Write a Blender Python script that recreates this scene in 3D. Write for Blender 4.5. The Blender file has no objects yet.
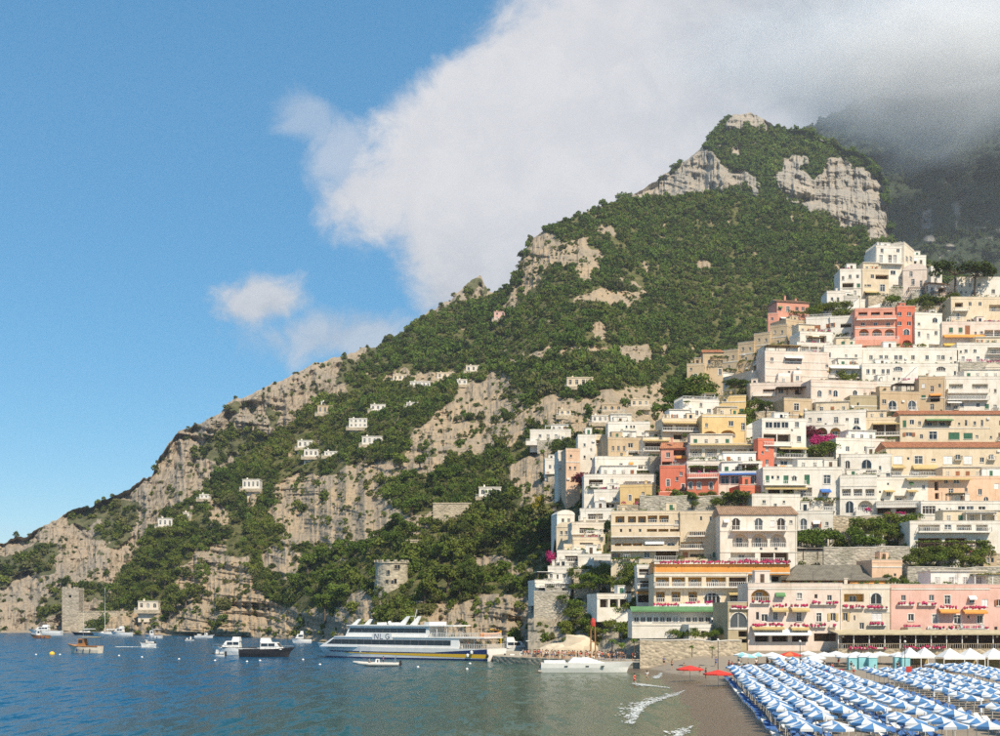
import bpy, math, random
import numpy as np
from mathutils import Vector, Matrix

# ------------------------------------------------------------------ camera, sky, sun
R = math.radians
F, CH, HY = 1207.0, 11.0, 612.0          # focal length in photo pixels, eye height, sea-horizon row
SC = bpy.context.scene
COL = SC.collection
def P(px, py, D):                         # photo pixel + distance in front of the camera -> world point
    return ((px - 500) / F * D, D, CH + (HY - py) / F * D)

cam_d = bpy.data.cameras.new('camera'); cam = bpy.data.objects.new('camera', cam_d); COL.objects.link(cam)
cam.location = (0, 0, CH); cam.rotation_euler = (R(90), 0, 0)
cam_d.sensor_width = 36; cam_d.lens = 36 * F / 1000; cam_d.shift_y = (HY - 368) / 1000
cam_d.clip_start = 0.5; cam_d.clip_end = 20000
SC.camera = cam

SUN_AZ, SUN_EL = R(30), R(48)             # sun behind the camera, to its right
to_sun = Vector((math.sin(SUN_AZ) * math.cos(SUN_EL), -math.cos(SUN_AZ) * math.cos(SUN_EL), math.sin(SUN_EL)))
sun_d = bpy.data.lights.new('sun', 'SUN'); sun = bpy.data.objects.new('sun', sun_d); COL.objects.link(sun)
sun_d.energy = 4.9; sun_d.angle = R(0.53); sun_d.color = (1.0, 0.88, 0.70)
sun.rotation_euler = (-to_sun).to_track_quat('-Z', 'Y').to_euler()

W = bpy.data.worlds.new('World'); SC.world = W; W.use_nodes = True
nt = W.node_tree; nt.nodes.clear()
def N(tree, t, **kw):
    n = tree.nodes.new(t)
    for k, v in kw.items(): setattr(n, k, v)
    return n
def setin(tree, sock, v):
    if isinstance(v, bpy.types.NodeSocket): tree.links.new(v, sock)
    else: sock.default_value = v
def M(tree, op, a, b=0.0, c=None, clamp=False):
    n = N(tree, 'ShaderNodeMath', operation=op, use_clamp=clamp)
    setin(tree, n.inputs[0], a); setin(tree, n.inputs[1], b)
    if c is not None: setin(tree, n.inputs[2], c)
    return n.outputs[0]
def MIX(tree, fac, a, b, mode='MIX'):
    n = N(tree, 'ShaderNodeMix', data_type='RGBA', blend_type=mode)
    setin(tree, n.inputs[0], fac)
    for s, v in ((n.inputs[6], a), (n.inputs[7], b)):
        setin(tree, s, (*v, 1) if isinstance(v, tuple) and len(v) == 3 else v)
    return n.outputs[2]
def RANGE(tree, v, a, b, c=0.0, d=1.0, smooth=True):
    n = N(tree, 'ShaderNodeMapRange', interpolation_type='SMOOTHSTEP' if smooth else 'LINEAR')
    setin(tree, n.inputs[0], v)
    for i, x in enumerate((a, b, c, d)): setin(tree, n.inputs[1 + i], x)
    return n.outputs[0]
def NOISE(tree, vec, scale, detail=4, rough=0.55, dist=0.0):
    n = N(tree, 'ShaderNodeTexNoise')
    if vec is not None: tree.links.new(vec, n.inputs['Vector'])
    n.inputs['Scale'].default_value = scale; n.inputs['Detail'].default_value = detail
    n.inputs['Roughness'].default_value = rough; n.inputs['Distortion'].default_value = dist
    return n.outputs['Fac']

sky = N(nt, 'ShaderNodeTexSky', sky_type='NISHITA', sun_disc=False)
sky.sun_elevation = SUN_EL; sky.sun_rotation = math.pi - SUN_AZ
sky.altitude = 0; sky.air_density = 1.0; sky.dust_density = 0.1; sky.ozone_density = 2.2
tc = N(nt, 'ShaderNodeTexCoord'); dirv = tc.outputs['Generated']
sp = N(nt, 'ShaderNodeSeparateXYZ'); nt.links.new(dirv, sp.inputs[0])
yy = M(nt, 'MAXIMUM', sp.outputs[1], 0.06)
# tangents of bearing and height: bearing 0 = north of the bay, the cloud lies against the mountain
U = M(nt, 'MULTIPLY_ADD', M(nt, 'DIVIDE', sp.outputs[0], yy), 1.207, 0.5)
V = M(nt, 'MULTIPLY_ADD', M(nt, 'DIVIDE', sp.outputs[2], yy), -1.207, 0.612)
cl = N(nt, 'ShaderNodeCombineXYZ'); nt.links.new(U, cl.inputs[0]); nt.links.new(V, cl.inputs[1])
n_big = NOISE(nt, cl.outputs[0], 7.0, 8, 0.60, 0.25)
n_fine = NOISE(nt, cl.outputs[0], 19.0, 8, 0.64, 0.5)
edge = N(nt, 'ShaderNodeFloatCurve')
cv = edge.mapping.curves[0]
pts = [(0, .50), (.03, .468), (.06, .432), (.10, .378), (.15, .335), (.20, .322), (.24, .345), (.28, .385), (.33, .44), (.45, .56), (1, .7)]
cv.points[0].location = pts[0]; cv.points[1].location = pts[-1]
for p_ in pts[1:-1]: cv.points.new(*p_)
edge.mapping.update()
nt.links.new(M(nt, 'MAXIMUM', V, 0.0), edge.inputs['Value'])
dist = M(nt, 'SUBTRACT', U, edge.outputs[0])
dist = M(nt, 'MULTIPLY_ADD', M(nt, 'SUBTRACT', n_big, 0.5), 0.19, dist)
dist = M(nt, 'MULTIPLY_ADD', M(nt, 'SUBTRACT', n_fine, 0.5), 0.09, dist)
m_main = RANGE(nt, dist, -0.010, 0.055)
def puff(cx, cy, rx, ry, k, amp):
    a = M(nt, 'DIVIDE', M(nt, 'SUBTRACT', U, cx), rx); b = M(nt, 'DIVIDE', M(nt, 'SUBTRACT', V, cy), ry)
    r = M(nt, 'SQRT', M(nt, 'ADD', M(nt, 'MULTIPLY', a, a), M(nt, 'MULTIPLY', b, b)))
    r = M(nt, 'MULTIPLY_ADD', M(nt, 'SUBTRACT', n_big, 0.5), -1.6, r)
    r = M(nt, 'MULTIPLY_ADD', M(nt, 'SUBTRACT', n_fine, 0.5), -1.5, r)
    return M(nt, 'MULTIPLY', RANGE(nt, r, 1.05, 0.25), amp)
m = m_main
for a in ((.262, .302, .054, .032, 0, .95), (.335, .338, .11, .036, 0, .70), (.30, .115, .045, .035, 0, .38), (.345, .165, .05, .06, 0, .55)):
    m = M(nt, 'MAXIMUM', m, puff(*a))
# open sky behind the viewer: scattered cloud of the same kind
nb = NOISE(nt, dirv, 2.6, 7, 0.6, 0.3)
m_back = M(nt, 'MULTIPLY', RANGE(nt, nb, 0.52, 0.68), RANGE(nt, sp.outputs[2], 0.0, 0.25))
front = RANGE(nt, sp.outputs[1], 0.12, 0.3)
m = M(nt, 'ADD', M(nt, 'MULTIPLY', m, front), M(nt, 'MULTIPLY', m_back, M(nt, 'SUBTRACT', 1.0, front)))
# cloud radiance: sunlit left flank, greyer blue where it thickens round the peak
body = M(nt, 'ADD', M(nt, 'MULTIPLY', RANGE(nt, U, 0.52, 0.95), RANGE(nt, V, 0.34, 0.0, 0.35, 0.9)), M(nt, 'MULTIPLY', M(nt, 'SUBTRACT', n_big, 0.5), 0.8), clamp=True)
body = M(nt, 'MAXIMUM', body, M(nt, 'MULTIPLY', RANGE(nt, V, 0.18, 0.33), 0.52))
ccol = MIX(nt, body, (0.55, 0.555, 0.585), (0.26, 0.315, 0.385))
ccol = MIX(nt, M(nt, 'MULTIPLY', RANGE(nt, n_fine, 0.40, 0.66), 0.30), ccol, (0.66, 0.655, 0.66))
hs = N(nt, 'ShaderNodeHueSaturation'); hs.inputs['Saturation'].default_value = 1.25; hs.inputs['Value'].default_value = 1.0
hs.inputs['Hue'].default_value = 0.485
nt.links.new(sky.outputs[0], hs.inputs['Color'])
skys = MIX(nt, 0.42, MIX(nt, 1.0, hs.outputs[0], (0.100, 0.100, 0.100), 'MULTIPLY'), (0.055, 0.275, 0.56))
bg = N(nt, 'ShaderNodeBackground'); bg.inputs[1].default_value = 1.0
nt.links.new(MIX(nt, m, skys, ccol), bg.inputs[0])
wo = N(nt, 'ShaderNodeOutputWorld'); nt.links.new(bg.outputs[0], wo.inputs[0])

vs = SC.view_settings; vs.view_transform = 'Standard'; vs.look = 'None'; vs.gamma = 1.0; vs.use_curve_mapping = False
vs.exposure = 0.36
SC.render.engine = 'CYCLES'
SC.cycles.use_denoising = False
SC.cycles.max_bounces = 5; SC.cycles.diffuse_bounces = 3; SC.cycles.glossy_bounces = 2
SC.cycles.transmission_bounces = 2; SC.cycles.volume_bounces = 3; SC.cycles.volume_step_rate = 0.5
SC.cycles.caustics_reflective = False; SC.cycles.caustics_refractive = False

# ------------------------------------------------------------------ helpers
rnd = random.Random(7)
def link(o, parent=None):
    COL.objects.link(o)
    if parent is not None: o.parent = parent
    return o
def tag(o, label=None, cat=None, group=None, kind=None):
    if label: o['label'] = label
    if cat: o['category'] = cat
    if group: o['group'] = group
    if kind: o['kind'] = kind
    return o
def empty(name, loc=(0, 0, 0), rz=0.0):
    o = bpy.data.objects.new(name, None); o.empty_display_size = 0.5
    o.location = loc; o.rotation_euler = (0, 0, rz)
    return link(o)
def obj(name, me, parent=None, loc=None, rz=None):
    o = bpy.data.objects.new(name, me)
    if loc is not None: o.location = loc
    if rz is not None: o.rotation_euler = (0, 0, rz)
    return link(o, parent)
class MB:                                  # collects shapes, builds ONE mesh
    def __init__(s): s.v = []; s.f = []; s.m = []; s.cm = 0
    def q(s, *pts):
        i = len(s.v); s.v += [tuple(p) for p in pts]; s.f.append(tuple(range(i, i + len(pts)))); s.m.append(s.cm); return s
    def box(s, x0, x1, y0, y1, z0, z1):
        i = len(s.v)
        s.v += [(x0, y0, z0), (x1, y0, z0), (x1, y1, z0), (x0, y1, z0), (x0, y0, z1), (x1, y0, z1), (x1, y1, z1), (x0, y1, z1)]
        for a in ((0, 1, 5, 4), (1, 2, 6, 5), (2, 3, 7, 6), (3, 0, 4, 7), (4, 5, 6, 7), (3, 2, 1, 0)):
            s.f.append(tuple(i + k for k in a)); s.m.append(s.cm)
        return s
    def tube(s, pts, r, n=6, cap=True):
        rs = r if isinstance(r, (list, tuple)) else [r] * len(pts)
        pts = [Vector(p) for p in pts]; base = len(s.v)
        for k, p in enumerate(pts):
            d = (pts[min(k + 1, len(pts) - 1)] - pts[max(k - 1, 0)]).normalized()
            a = d.orthogonal().normalized(); b = d.cross(a)
            for j in range(n):
                t = 2 * math.pi * j / n
                s.v.append(tuple(p + (a * math.cos(t) + b * math.sin(t)) * rs[k]))
        for k in range(len(pts) - 1):
            for j in range(n):
                s.f.append((base + k * n + j, base + k * n + (j + 1) % n, base + (k + 1) * n + (j + 1) % n, base + (k + 1) * n + j)); s.m.append(s.cm)
        if cap:
            s.f.append(tuple(base + j for j in range(n - 1, -1, -1))); s.m.append(s.cm)
            e = base + (len(pts) - 1) * n
            s.f.append(tuple(e + j for j in range(n))); s.m.append(s.cm)
        return s
    def lathe(s, prof, n=10, c=(0, 0, 0)):
        base = len(s.v)
        for r, z in prof:
            for j in range(n):
                t = 2 * math.pi * j / n
                s.v.append((c[0] + r * math.cos(t), c[1] + r * math.sin(t), c[2] + z))
        for k in range(len(prof) - 1):
            for j in range(n):
                s.f.append((base + k * n + j, base + k * n + (j + 1) % n, base + (k + 1) * n + (j + 1) % n, base + (k + 1) * n + j)); s.m.append(s.cm)
        return s
    def blob(s, c, r, n=7, m_=5, jit=0.15, rr=None):
        rr = rr or rnd
        rx, ry, rz = r if isinstance(r, tuple) else (r, r, r)
        base = len(s.v)
        for k in range(m_ + 1):
            a = math.pi * k / m_
            for j in range(n):
                t = 2 * math.pi * (j + 0.5 * (k % 2)) / n
                q = 1 + rr.uniform(-jit, jit)
                s.v.append((c[0] + rx * q * math.sin(a) * math.cos(t), c[1] + ry * q * math.sin(a) * math.sin(t), c[2] - rz * q * math.cos(a)))
        for k in range(m_):
            for j in range(n):
                s.f.append((base + k * n + j, base + k * n + (j + 1) % n, base + (k + 1) * n + (j + 1) % n, base + (k + 1) * n + j)); s.m.append(s.cm)
        return s
    def mesh(s, name, mats, smooth=False):
        me = bpy.data.meshes.new(name); me.from_pydata(s.v, [], s.f)
        mats = mats if isinstance(mats, (list, tuple)) else [mats]
        for m_ in mats: me.materials.append(m_)
        if len(mats) > 1: me.polygons.foreach_set('material_index', s.m)
        if smooth: me.polygons.foreach_set('use_smooth', [True] * len(s.f))
        me.update(); return me
    def build(s, name, mats, parent=None, loc=None, rz=None, smooth=False):
        return obj(name, s.mesh(name, mats, smooth), parent, loc, rz)

# ------------------------------------------------------------------ materials
MATS = {}
def newmat(name):
    m = bpy.data.materials.new(name); m.use_nodes = True; t = m.node_tree
    b = t.nodes['Principled BSDF']
    return m, t, b
def pos(t): return N(t, 'ShaderNodeNewGeometry').outputs['Position']
def scaled(t, v, s):
    n = N(t, 'ShaderNodeMapping'); t.links.new(v, n.inputs[0]); n.inputs['Scale'].default_value = s
    return n.outputs[0]
def bump(t, b, h, strength, dist):
    n = N(t, 'ShaderNodeBump'); n.inputs['Strength'].default_value = strength; n.inputs['Distance'].default_value = dist
    t.links.new(h, n.inputs['Height']); t.links.new(n.outputs[0], b.inputs['Normal'])
def plain(name, c, rough=0.6, metal=0.0, spec=0.4, var=0.0, scale=1.0):
    k = ('p', name)
    if k in MATS: return MATS[k]
    m, t, b = newmat(name)
    b.inputs['Roughness'].default_value = rough; b.inputs['Metallic'].default_value = metal
    b.inputs['Specular IOR Level'].default_value = spec
    if var:
        n = NOISE(t, pos(t), scale, 4, 0.6)
        t.links.new(MIX(t, RANGE(t, n, 0.3, 0.7), tuple(x * (1 - var) for x in c), tuple(min(1, x * (1 + var)) for x in c)), b.inputs['Base Color'])
    else: b.inputs['Base Color'].default_value = (*c, 1)
    MATS[k] = m; return m
def plaster(name, c):
    k = ('w', name)
    if k in MATS: return MATS[k]
    m, t, b = newmat('plaster_' + name); p = pos(t)
    b.inputs['Roughness'].default_value = 0.9; b.inputs['Specular IOR Level'].default_value = 0.2
    n1 = NOISE(t, p, 0.35, 5, 0.65)                       # old patches
    n2 = NOISE(t, scaled(t, p, (1.6, 1.6, 0.16)), 1.0, 5, 0.7)   # rain streaks
    n3 = NOISE(t, p, 2.2, 4, 0.6)
    c2 = tuple(x * y for x, y in zip(c, (0.86, 0.83, 0.78)))
    c3 = tuple(x * y for x, y in zip(c, (0.62, 0.58, 0.52)))
    col = MIX(t, RANGE(t, n1, 0.35, 0.70), c, c2)
    col = MIX(t, M(t, 'MULTIPLY', RANGE(t, n2, 0.52, 0.76), 0.75), col, c3)
    col = MIX(t, M(t, 'MULTIPLY', RANGE(t, n3, 0.60, 0.75), 0.30), col, c3)
    t.links.new(col, b.inputs['Base Color'])
    bump(t, b, n3, 0.25, 0.05)
    MATS[k] = m; return m
def stone(name, c, sc=1.4):
    k = ('s', name)
    if k in MATS: return MATS[k]
    m, t, b = newmat('stone_' + name); p = pos(t)
    b.inputs['Roughness'].default_value = 0.95; b.inputs['Specular IOR Level'].default_value = 0.15
    vo = N(t, 'ShaderNodeTexVoronoi'); t.links.new(scaled(t, p, (1, 1, 1.5)), vo.inputs['Vector']); vo.inputs['Scale'].default_value = sc
    n1 = NOISE(t, p, 0.3, 5, 0.65)
    sepc = N(t, 'ShaderNodeSeparateColor'); t.links.new(vo.outputs['Color'], sepc.inputs[0])
    col = MIX(t, sepc.outputs[0], tuple(x * 0.72 for x in c), tuple(min(1, x * 1.2) for x in c))
    col = MIX(t, M(t, 'MULTIPLY', RANGE(t, n1, 0.45, 0.75), 0.6), col, (0.20, 0.19, 0.13))
    t.links.new(col, b.inputs['Base Color'])
    bump(t, b, M(t, 'MULTIPLY', vo.outputs['Distance'], -1.0), 0.7, 0.25)
    MATS[k] = m; return m
def tiles(name, c):
    k = ('t', name)
    if k in MATS: return MATS[k]
    m, t, b = newmat('tiles_' + name); p = pos(t)
    b.inputs['Roughness'].default_value = 0.9
    w = N(t, 'ShaderNodeTexWave', bands_direction='X'); t.links.new(p, w.inputs['Vector']); w.inputs['Scale'].default_value = 0.9
    w.inputs['Distortion'].default_value = 0.6
    n1 = NOISE(t, p, 0.9, 4, 0.65)
    col = MIX(t, RANGE(t, n1, 0.3, 0.72), c, tuple(x * 0.6 for x in c))
    t.links.new(col, b.inputs['Base Color']); bump(t, b, w.outputs['Fac'], 0.6, 0.15)
    MATS[k] = m; return m
def foliage(name, c, c2, trans=0.15):
    k = ('f', name)
    if k in MATS: return MATS[k]
    m, t, b = newmat('leaves_' + name)
    b.inputs['Roughness'].default_value = 0.7; b.inputs['Specular IOR Level'].default_value = 0.1
    oi = N(t, 'ShaderNodeObjectInfo'); n = NOISE(t, pos(t), 0.03, 5, 0.65); n2 = NOISE(t, pos(t), 0.9, 2, 0.6)
    f = M(t, 'ADD', M(t, 'MULTIPLY', oi.outputs['Random'], 0.5), M(t, 'MULTIPLY', RANGE(t, n, 0.38, 0.62), 0.5))
    col = MIX(t, f, tuple(x * .8 for x in c), c2)
    n9 = NOISE(t, pos(t), 0.011, 4, 0.65)
    col = MIX(t, M(t, 'MULTIPLY', RANGE(t, n9, 0.50, 0.68), 0.35), col, (c2[0] * 1.45, c2[1] * 1.15, c2[2] * 1.1))
    col = MIX(t, M(t, 'MULTIPLY', RANGE(t, n2, 0.45, 0.8), 0.5), col, tuple(min(1, x * 1.7) for x in c2))
    t.links.new(col, b.inputs['Base Color'])
    tr = N(t, 'ShaderNodeBsdfTranslucent'); t.links.new(col, tr.inputs[0])
    mx = N(t, 'ShaderNodeMixShader'); mx.inputs[0].default_value = trans
    t.links.new(b.outputs[0], mx.inputs[1]); t.links.new(tr.outputs[0], mx.inputs[2])
    t.links.new(mx.outputs[0], t.nodes['Material Output'].inputs['Surface'])
    MATS[k] = m; return m

def hillmat(name, rock, rock2, veg, veg2, streak=(0.50, 0.30, 0.14), bumpd=1.0):
    m, t, b = newmat(name); p = pos(t)
    b.inputs['Roughness'].default_value = 0.95; b.inputs['Specular IOR Level'].default_value = 0.1
    at = N(t, 'ShaderNodeAttribute', attribute_name='rock')
    n1 = NOISE(t, p, 0.03, 6, 0.65); n2 = NOISE(t, p, 0.22, 6, 0.7); n3 = NOISE(t, scaled(t, p, (0.16, 0.16, 0.012)), 1.0, 5, 0.65)
    rid = N(t, 'ShaderNodeTexNoise', noise_type='RIDGED_MULTIFRACTAL'); t.links.new(scaled(t, p, (0.10, 0.10, 0.055)), rid.inputs['Vector']); rid.inputs['Scale'].default_value = 1.0; rid.inputs['Detail'].default_value = 5; rid.inputs['Roughness'].default_value = 0.6
    strata = NOISE(t, scaled(t, p, (0.02, 0.02, 0.42)), 1.0, 5, 0.7, 0.4)
    rc = MIX(t, RANGE(t, n1, 0.35, 0.65), rock, rock2)
    rc = MIX(t, M(t, 'MULTIPLY', RANGE(t, n3, 0.52, 0.72), 0.65), rc, tuple(x * 0.55 for x in rock2))
    rc = MIX(t, M(t, 'MULTIPLY', M(t, 'MULTIPLY', RANGE(t, n3, 0.50, 0.30), RANGE(t, n1, 0.52, 0.66)), 0.65), rc, streak)
    rc = MIX(t, M(t, 'MULTIPLY', RANGE(t, n2, 0.52, 0.68), 0.70), rc, (0.10, 0.115, 0.045))    # grass tufts in the ledges
    rc = MIX(t, M(t, 'MULTIPLY', RANGE(t, rid.outputs['Fac'], 0.75, 0.25), 0.45), rc, tuple(x * 0.55 for x in rock2))
    vc = MIX(t, RANGE(t, n2, 0.35, 0.7), veg, veg2)
    edge_ = M(t, 'ADD', at.outputs['Fac'], M(t, 'MULTIPLY', M(t, 'SUBTRACT', n2, 0.5), 0.9))
    t.links.new(MIX(t, RANGE(t, edge_, 0.40, 0.60), vc, rc), b.inputs['Base Color'])
    h = M(t, 'ADD', M(t, 'MULTIPLY', n2, 1.4), M(t, 'ADD', M(t, 'MULTIPLY', strata, 1.0), M(t, 'MULTIPLY', rid.outputs['Fac'], 0.9)))
    bump(t, b, h, 0.85, bumpd)
    return m
# ------------------------------------------------------------------ terrain
def _hash(ix, iy, iz, seed):
    h = (ix.astype(np.uint32) * np.uint32(374761393) + iy.astype(np.uint32) * np.uint32(668265263)
         + iz.astype(np.uint32) * np.uint32(2147483647) + np.uint32(seed * 144269 + 17))
    h = (h ^ (h >> np.uint32(13))) * np.uint32(1274126177)
    h = (h ^ (h >> np.uint32(16))) * np.uint32(2246822519)
    return ((h ^ (h >> np.uint32(15))) & np.uint32(0xFFFFFF)).astype(np.float64) / float(0xFFFFFF)
def vnoise(x, y, z, seed=0):
    xi, yi, zi = np.floor(x), np.floor(y), np.floor(z)
    fx, fy, fz = x - xi, y - yi, z - zi
    fx, fy, fz = [f * f * f * (f * (f * 6 - 15) + 10) for f in (fx, fy, fz)]
    xi, yi, zi = [(a.astype(np.int64) + 100000) for a in (xi, yi, zi)]
    r = 0
    for dx in (0, 1):
        for dy in (0, 1):
            for dz in (0, 1):
                w = (fx if dx else 1 - fx) * (fy if dy else 1 - fy) * (fz if dz else 1 - fz)
                r = r + w * _hash(xi + dx, yi + dy, zi + dz, seed)
    return r * 2 - 1
def fbm(x, y, z, octv=4, gain=0.5, seed=0, ridged=False):
    s, a, tot = 0, 1.0, 0
    for o in range(octv):
        n = vnoise(x * 2 ** o, y * 2 ** o, z * 2 ** o, seed + o * 31)
        if ridged: n = 1 - 2 * np.abs(n)
        s = s + a * n; tot += a; a *= gain
    return s / tot
def inpoly(px, py, poly):
    ins = np.zeros(px.shape, bool); n = len(poly)
    for i in range(n):
        x1, y1 = poly[i]; x2, y2 = poly[(i + 1) % n]
        c = ((y1 > py) != (y2 > py)) & (px < (x2 - x1) * (py - y1) / (y2 - y1 + 1e-9) + x1)
        ins ^= c
    return ins
def smooth(a, k):
    for _ in range(k):
        b = np.pad(a, 1, mode='edge')
        a = (b[1:-1, 1:-1] * 2 + b[:-2, 1:-1] + b[2:, 1:-1] + b[1:-1, :-2] + b[1:-1, 2:]) / 6
    return a
class Hill:
    """a slope lofted from its foot to its skyline; q(px,py) tells how far away the slope is along that bearing"""
    def __init__(s, stations, step, rows, power, polys, default_rock, amp, rock_amp, seed, jag=3.0, back=((60, -18), (160, -90), (300, -260)), wig=12.0, speck=1.15, ledge=0.6):
        st = np.array(stations, float)          # px, base py, base D, ridge py, ridge D
        px = np.arange(st[0, 0], st[-1, 0] + 0.1, step); s.px = px
        I = lambda k: np.interp(px, st[:, 0], st[:, k])
        pb, db, pr, dr = I(1), I(2), I(3), I(4)
        def soft(a, sg):
            k = np.arange(-3 * sg, 3 * sg + 1e-6, step); w = np.exp(-0.5 * (k / sg) ** 2); w /= w.sum(); n = len(k) // 2
            return np.convolve(np.pad(a, n, mode='edge'), w[:2 * n + 1], 'valid')[:len(a)]
        db, dr, pb = soft(db, 22), soft(dr, 22), soft(pb, 8)
        o = np.zeros_like(px)
        pr = pr + jag * fbm(px / 13, o + seed, o, 4, 0.6, seed) * np.clip((pb - pr) / 30, 0, 1)
        t = np.linspace(0, 1, rows)[:, None]; s.t = t
        PX = np.repeat(px[None, :], rows, 0); PY = pb[None] + (pr - pb)[None] * t
        pw = power(px)[None] if callable(power) else power
        prs = soft(I(3), 26)
        tD = np.clip((pb[None] - PY) / np.maximum(pb - prs, 4)[None], 0, 1.3)
        D = db[None] + (dr - db)[None] * tD ** pw
        X, Y, Z = (PX - 500) / F * D, D, CH + (HY - PY) / F * D
        wx = PX + wig * fbm(PX / 20, PY / 20, o[None] * 0, 4, 0.7, seed + 5); wy = PY + wig * fbm(PX / 20, PY / 20, o[None] * 0 + 9, 4, 0.7, seed + 6)
        rock = np.full(PX.shape, float(default_rock))
        for val, poly in polys: rock[inpoly(wx, wy, poly)] = val
        rock = smooth(rock, 3)
        pt = fbm(PX / 9, PY / 7, o[None] * 0 + 3, 4, 0.65, seed + 7)            # scrub breaks into the rock, stone shows through the scrub
        rock = smooth(np.clip((rock + speck * pt - 0.5) * 2.2 + 0.5, 0, 1), 1); s.rock = rock
        k = D / 600.0
        big = fbm(X / (90 * k), Y / (90 * k), Z / (70 * k), 3, 0.5, seed + 1)
        mid = fbm(X / (28 * k), Y / (28 * k), Z / (22 * k), 4, 0.55, seed + 2)
        rg = fbm(X / (10 * k), Y / (40 * k), Z / (30 * k), 5, 0.66, seed + 3, ridged=True)
        led = fbm(X / 60, Y / 60, Z / 5.0 + 0.06 * X, 3, 0.6, seed + 4)
        taper = np.clip(t / 0.03, 0, 1) * np.clip((1 - t) / 0.02, 0.15, 1)
        fine = fbm(X / (3.6 * k), Y / (9 * k), Z / (5 * k), 3, 0.65, seed + 8, ridged=True)
        colm = fbm(X / (9 * k), Y / (60 * k), Z / (70 * k), 4, 0.55, seed + 12, ridged=True) - 0.35          # upright buttresses and chimneys
        tilt = Z + 0.10 * X + 5 * k * fbm(X / (40 * k), Y / (40 * k), Z / (40 * k), 2, 0.5, seed + 13)
        beds = fbm(X / (55 * k), Y / (55 * k), tilt / (4.5 * k), 4, 0.62, seed + 14) * np.clip(0.5 + 1.6 * fbm(X / (30 * k), Y / (30 * k), Z / (20 * k), 2, 0.5, seed + 15), 0, 1)
        rel = -0.62 * colm - 0.55 * (rg - 0.35) + 1.5 * ledge * beds + 0.5 * mid - 0.26 * (fine - 0.35)
        dd = (amp * 1.6 * big + amp * 0.8 * mid + rock_amp * rock * rel) * taper * k
        D = D + dd; s.D = D; s.PX = PX; s.PY = PY
        X, Y, Z = (PX - 500) / F * D, D, CH + (HY - PY) / F * D
        s.X, s.Y, s.Z = X, Y, Z; s.pb, s.pr = pb, pr
        bx, by, bz, br = [], [], [], []
        for dy, dz in back:
            sc = np.minimum(1, (Z[-1] + 2) / 60)
            y2 = Y[-1] + dy * sc; bx.append(X[-1] / Y[-1] * y2); by.append(y2); bz.append(np.maximum(Z[-1] + dz * sc, -3)); br.append(rock[-1])
        foot = (X[0:1], Y[0:1] + 1.5, Z[0:1] - 3.0)
        XX = np.vstack([foot[0], X] + [b[None] for b in bx]); YY = np.vstack([foot[1], Y] + [b[None] for b in by]); ZZ = np.vstack([foot[2], Z] + [b[None] for b in bz])
        RR = np.vstack([rock[0:1], rock] + [b[None] for b in br])
        s.grid = (XX, YY, ZZ, RR)
    def build(s, name, mat, mask=None):
        XX, YY, ZZ, RR = s.grid; r, c = XX.shape
        me = bpy.data.meshes.new(name)
        idx = np.arange(r * c).reshape(r, c)
        q = np.stack([idx[:-1, :-1], idx[:-1, 1:], idx[1:, 1:], idx[1:, :-1]], -1).reshape(-1, 4)
        me.vertices.add(r * c); me.vertices.foreach_set('co', np.stack([XX, YY, ZZ], -1).ravel())
        me.loops.add(q.size); me.loops.foreach_set('vertex_index', q.ravel().astype(np.int32))
        me.polygons.add(len(q)); me.polygons.foreach_set('loop_start', np.arange(0, q.size, 4, dtype=np.int32))
        me.polygons.foreach_set('use_smooth', np.zeros(len(q), bool))
        a = me.attributes.new('rock', 'FLOAT', 'POINT'); a.data.foreach_set('value', RR.ravel().astype(np.float32))
        me.materials.append(mat); me.update(calc_edges=True)
        o = obj(name, me); o['kind'] = 'structure'; return o
    def q(s, px, py):
        j = int(np.clip(np.searchsorted(s.px, px), 0, len(s.px) - 1))
        col = s.PY[:, j]; i = int(np.argmin(np.abs(col - py)))
        return float(s.D[i, j])
    def at(s, px, py): return P(px, py, s.q(px, py))
    def scatter(s, n, rng, x0, x1, y0, y1, dens=None, rmin=1.6, rmax=3.2, rockmax=0.42):
        px = rng.uniform(x0, x1, n * 6); py = rng.uniform(y0, y1, n * 6)
        j = np.clip(((px - s.px[0]) / (s.px[1] - s.px[0])).astype(int), 0, len(s.px) - 1)
        t = (py - s.pb[j]) / (s.pr[j] - s.pb[j] - 1e-6); ok = (t > 0.0) & (t < 1.0)
        i = np.clip((t * (len(s.t) - 1)).round().astype(int), 0, len(s.t) - 1)
        rk = s.rock[i, j]; d = s.D[i, j]
        ok &= (rk < rockmax + 0.25 * rng.standard_normal(px.size) * 0.5)
        ok &= rng.uniform(0, 1, px.size) < (d / d.max()) ** 2 if d.size else ok
        if dens is not None: ok &= rng.uniform(0, 1, px.size) < dens(px, py)
        i, j = i[ok][:n], j[ok][:n]
        p = np.stack([s.X[i, j], s.Y[i, j], s.Z[i, j]], -1)
        sc = rng.uniform(rmin, rmax, len(p))
        return p, sc

def up(t): return t
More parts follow.
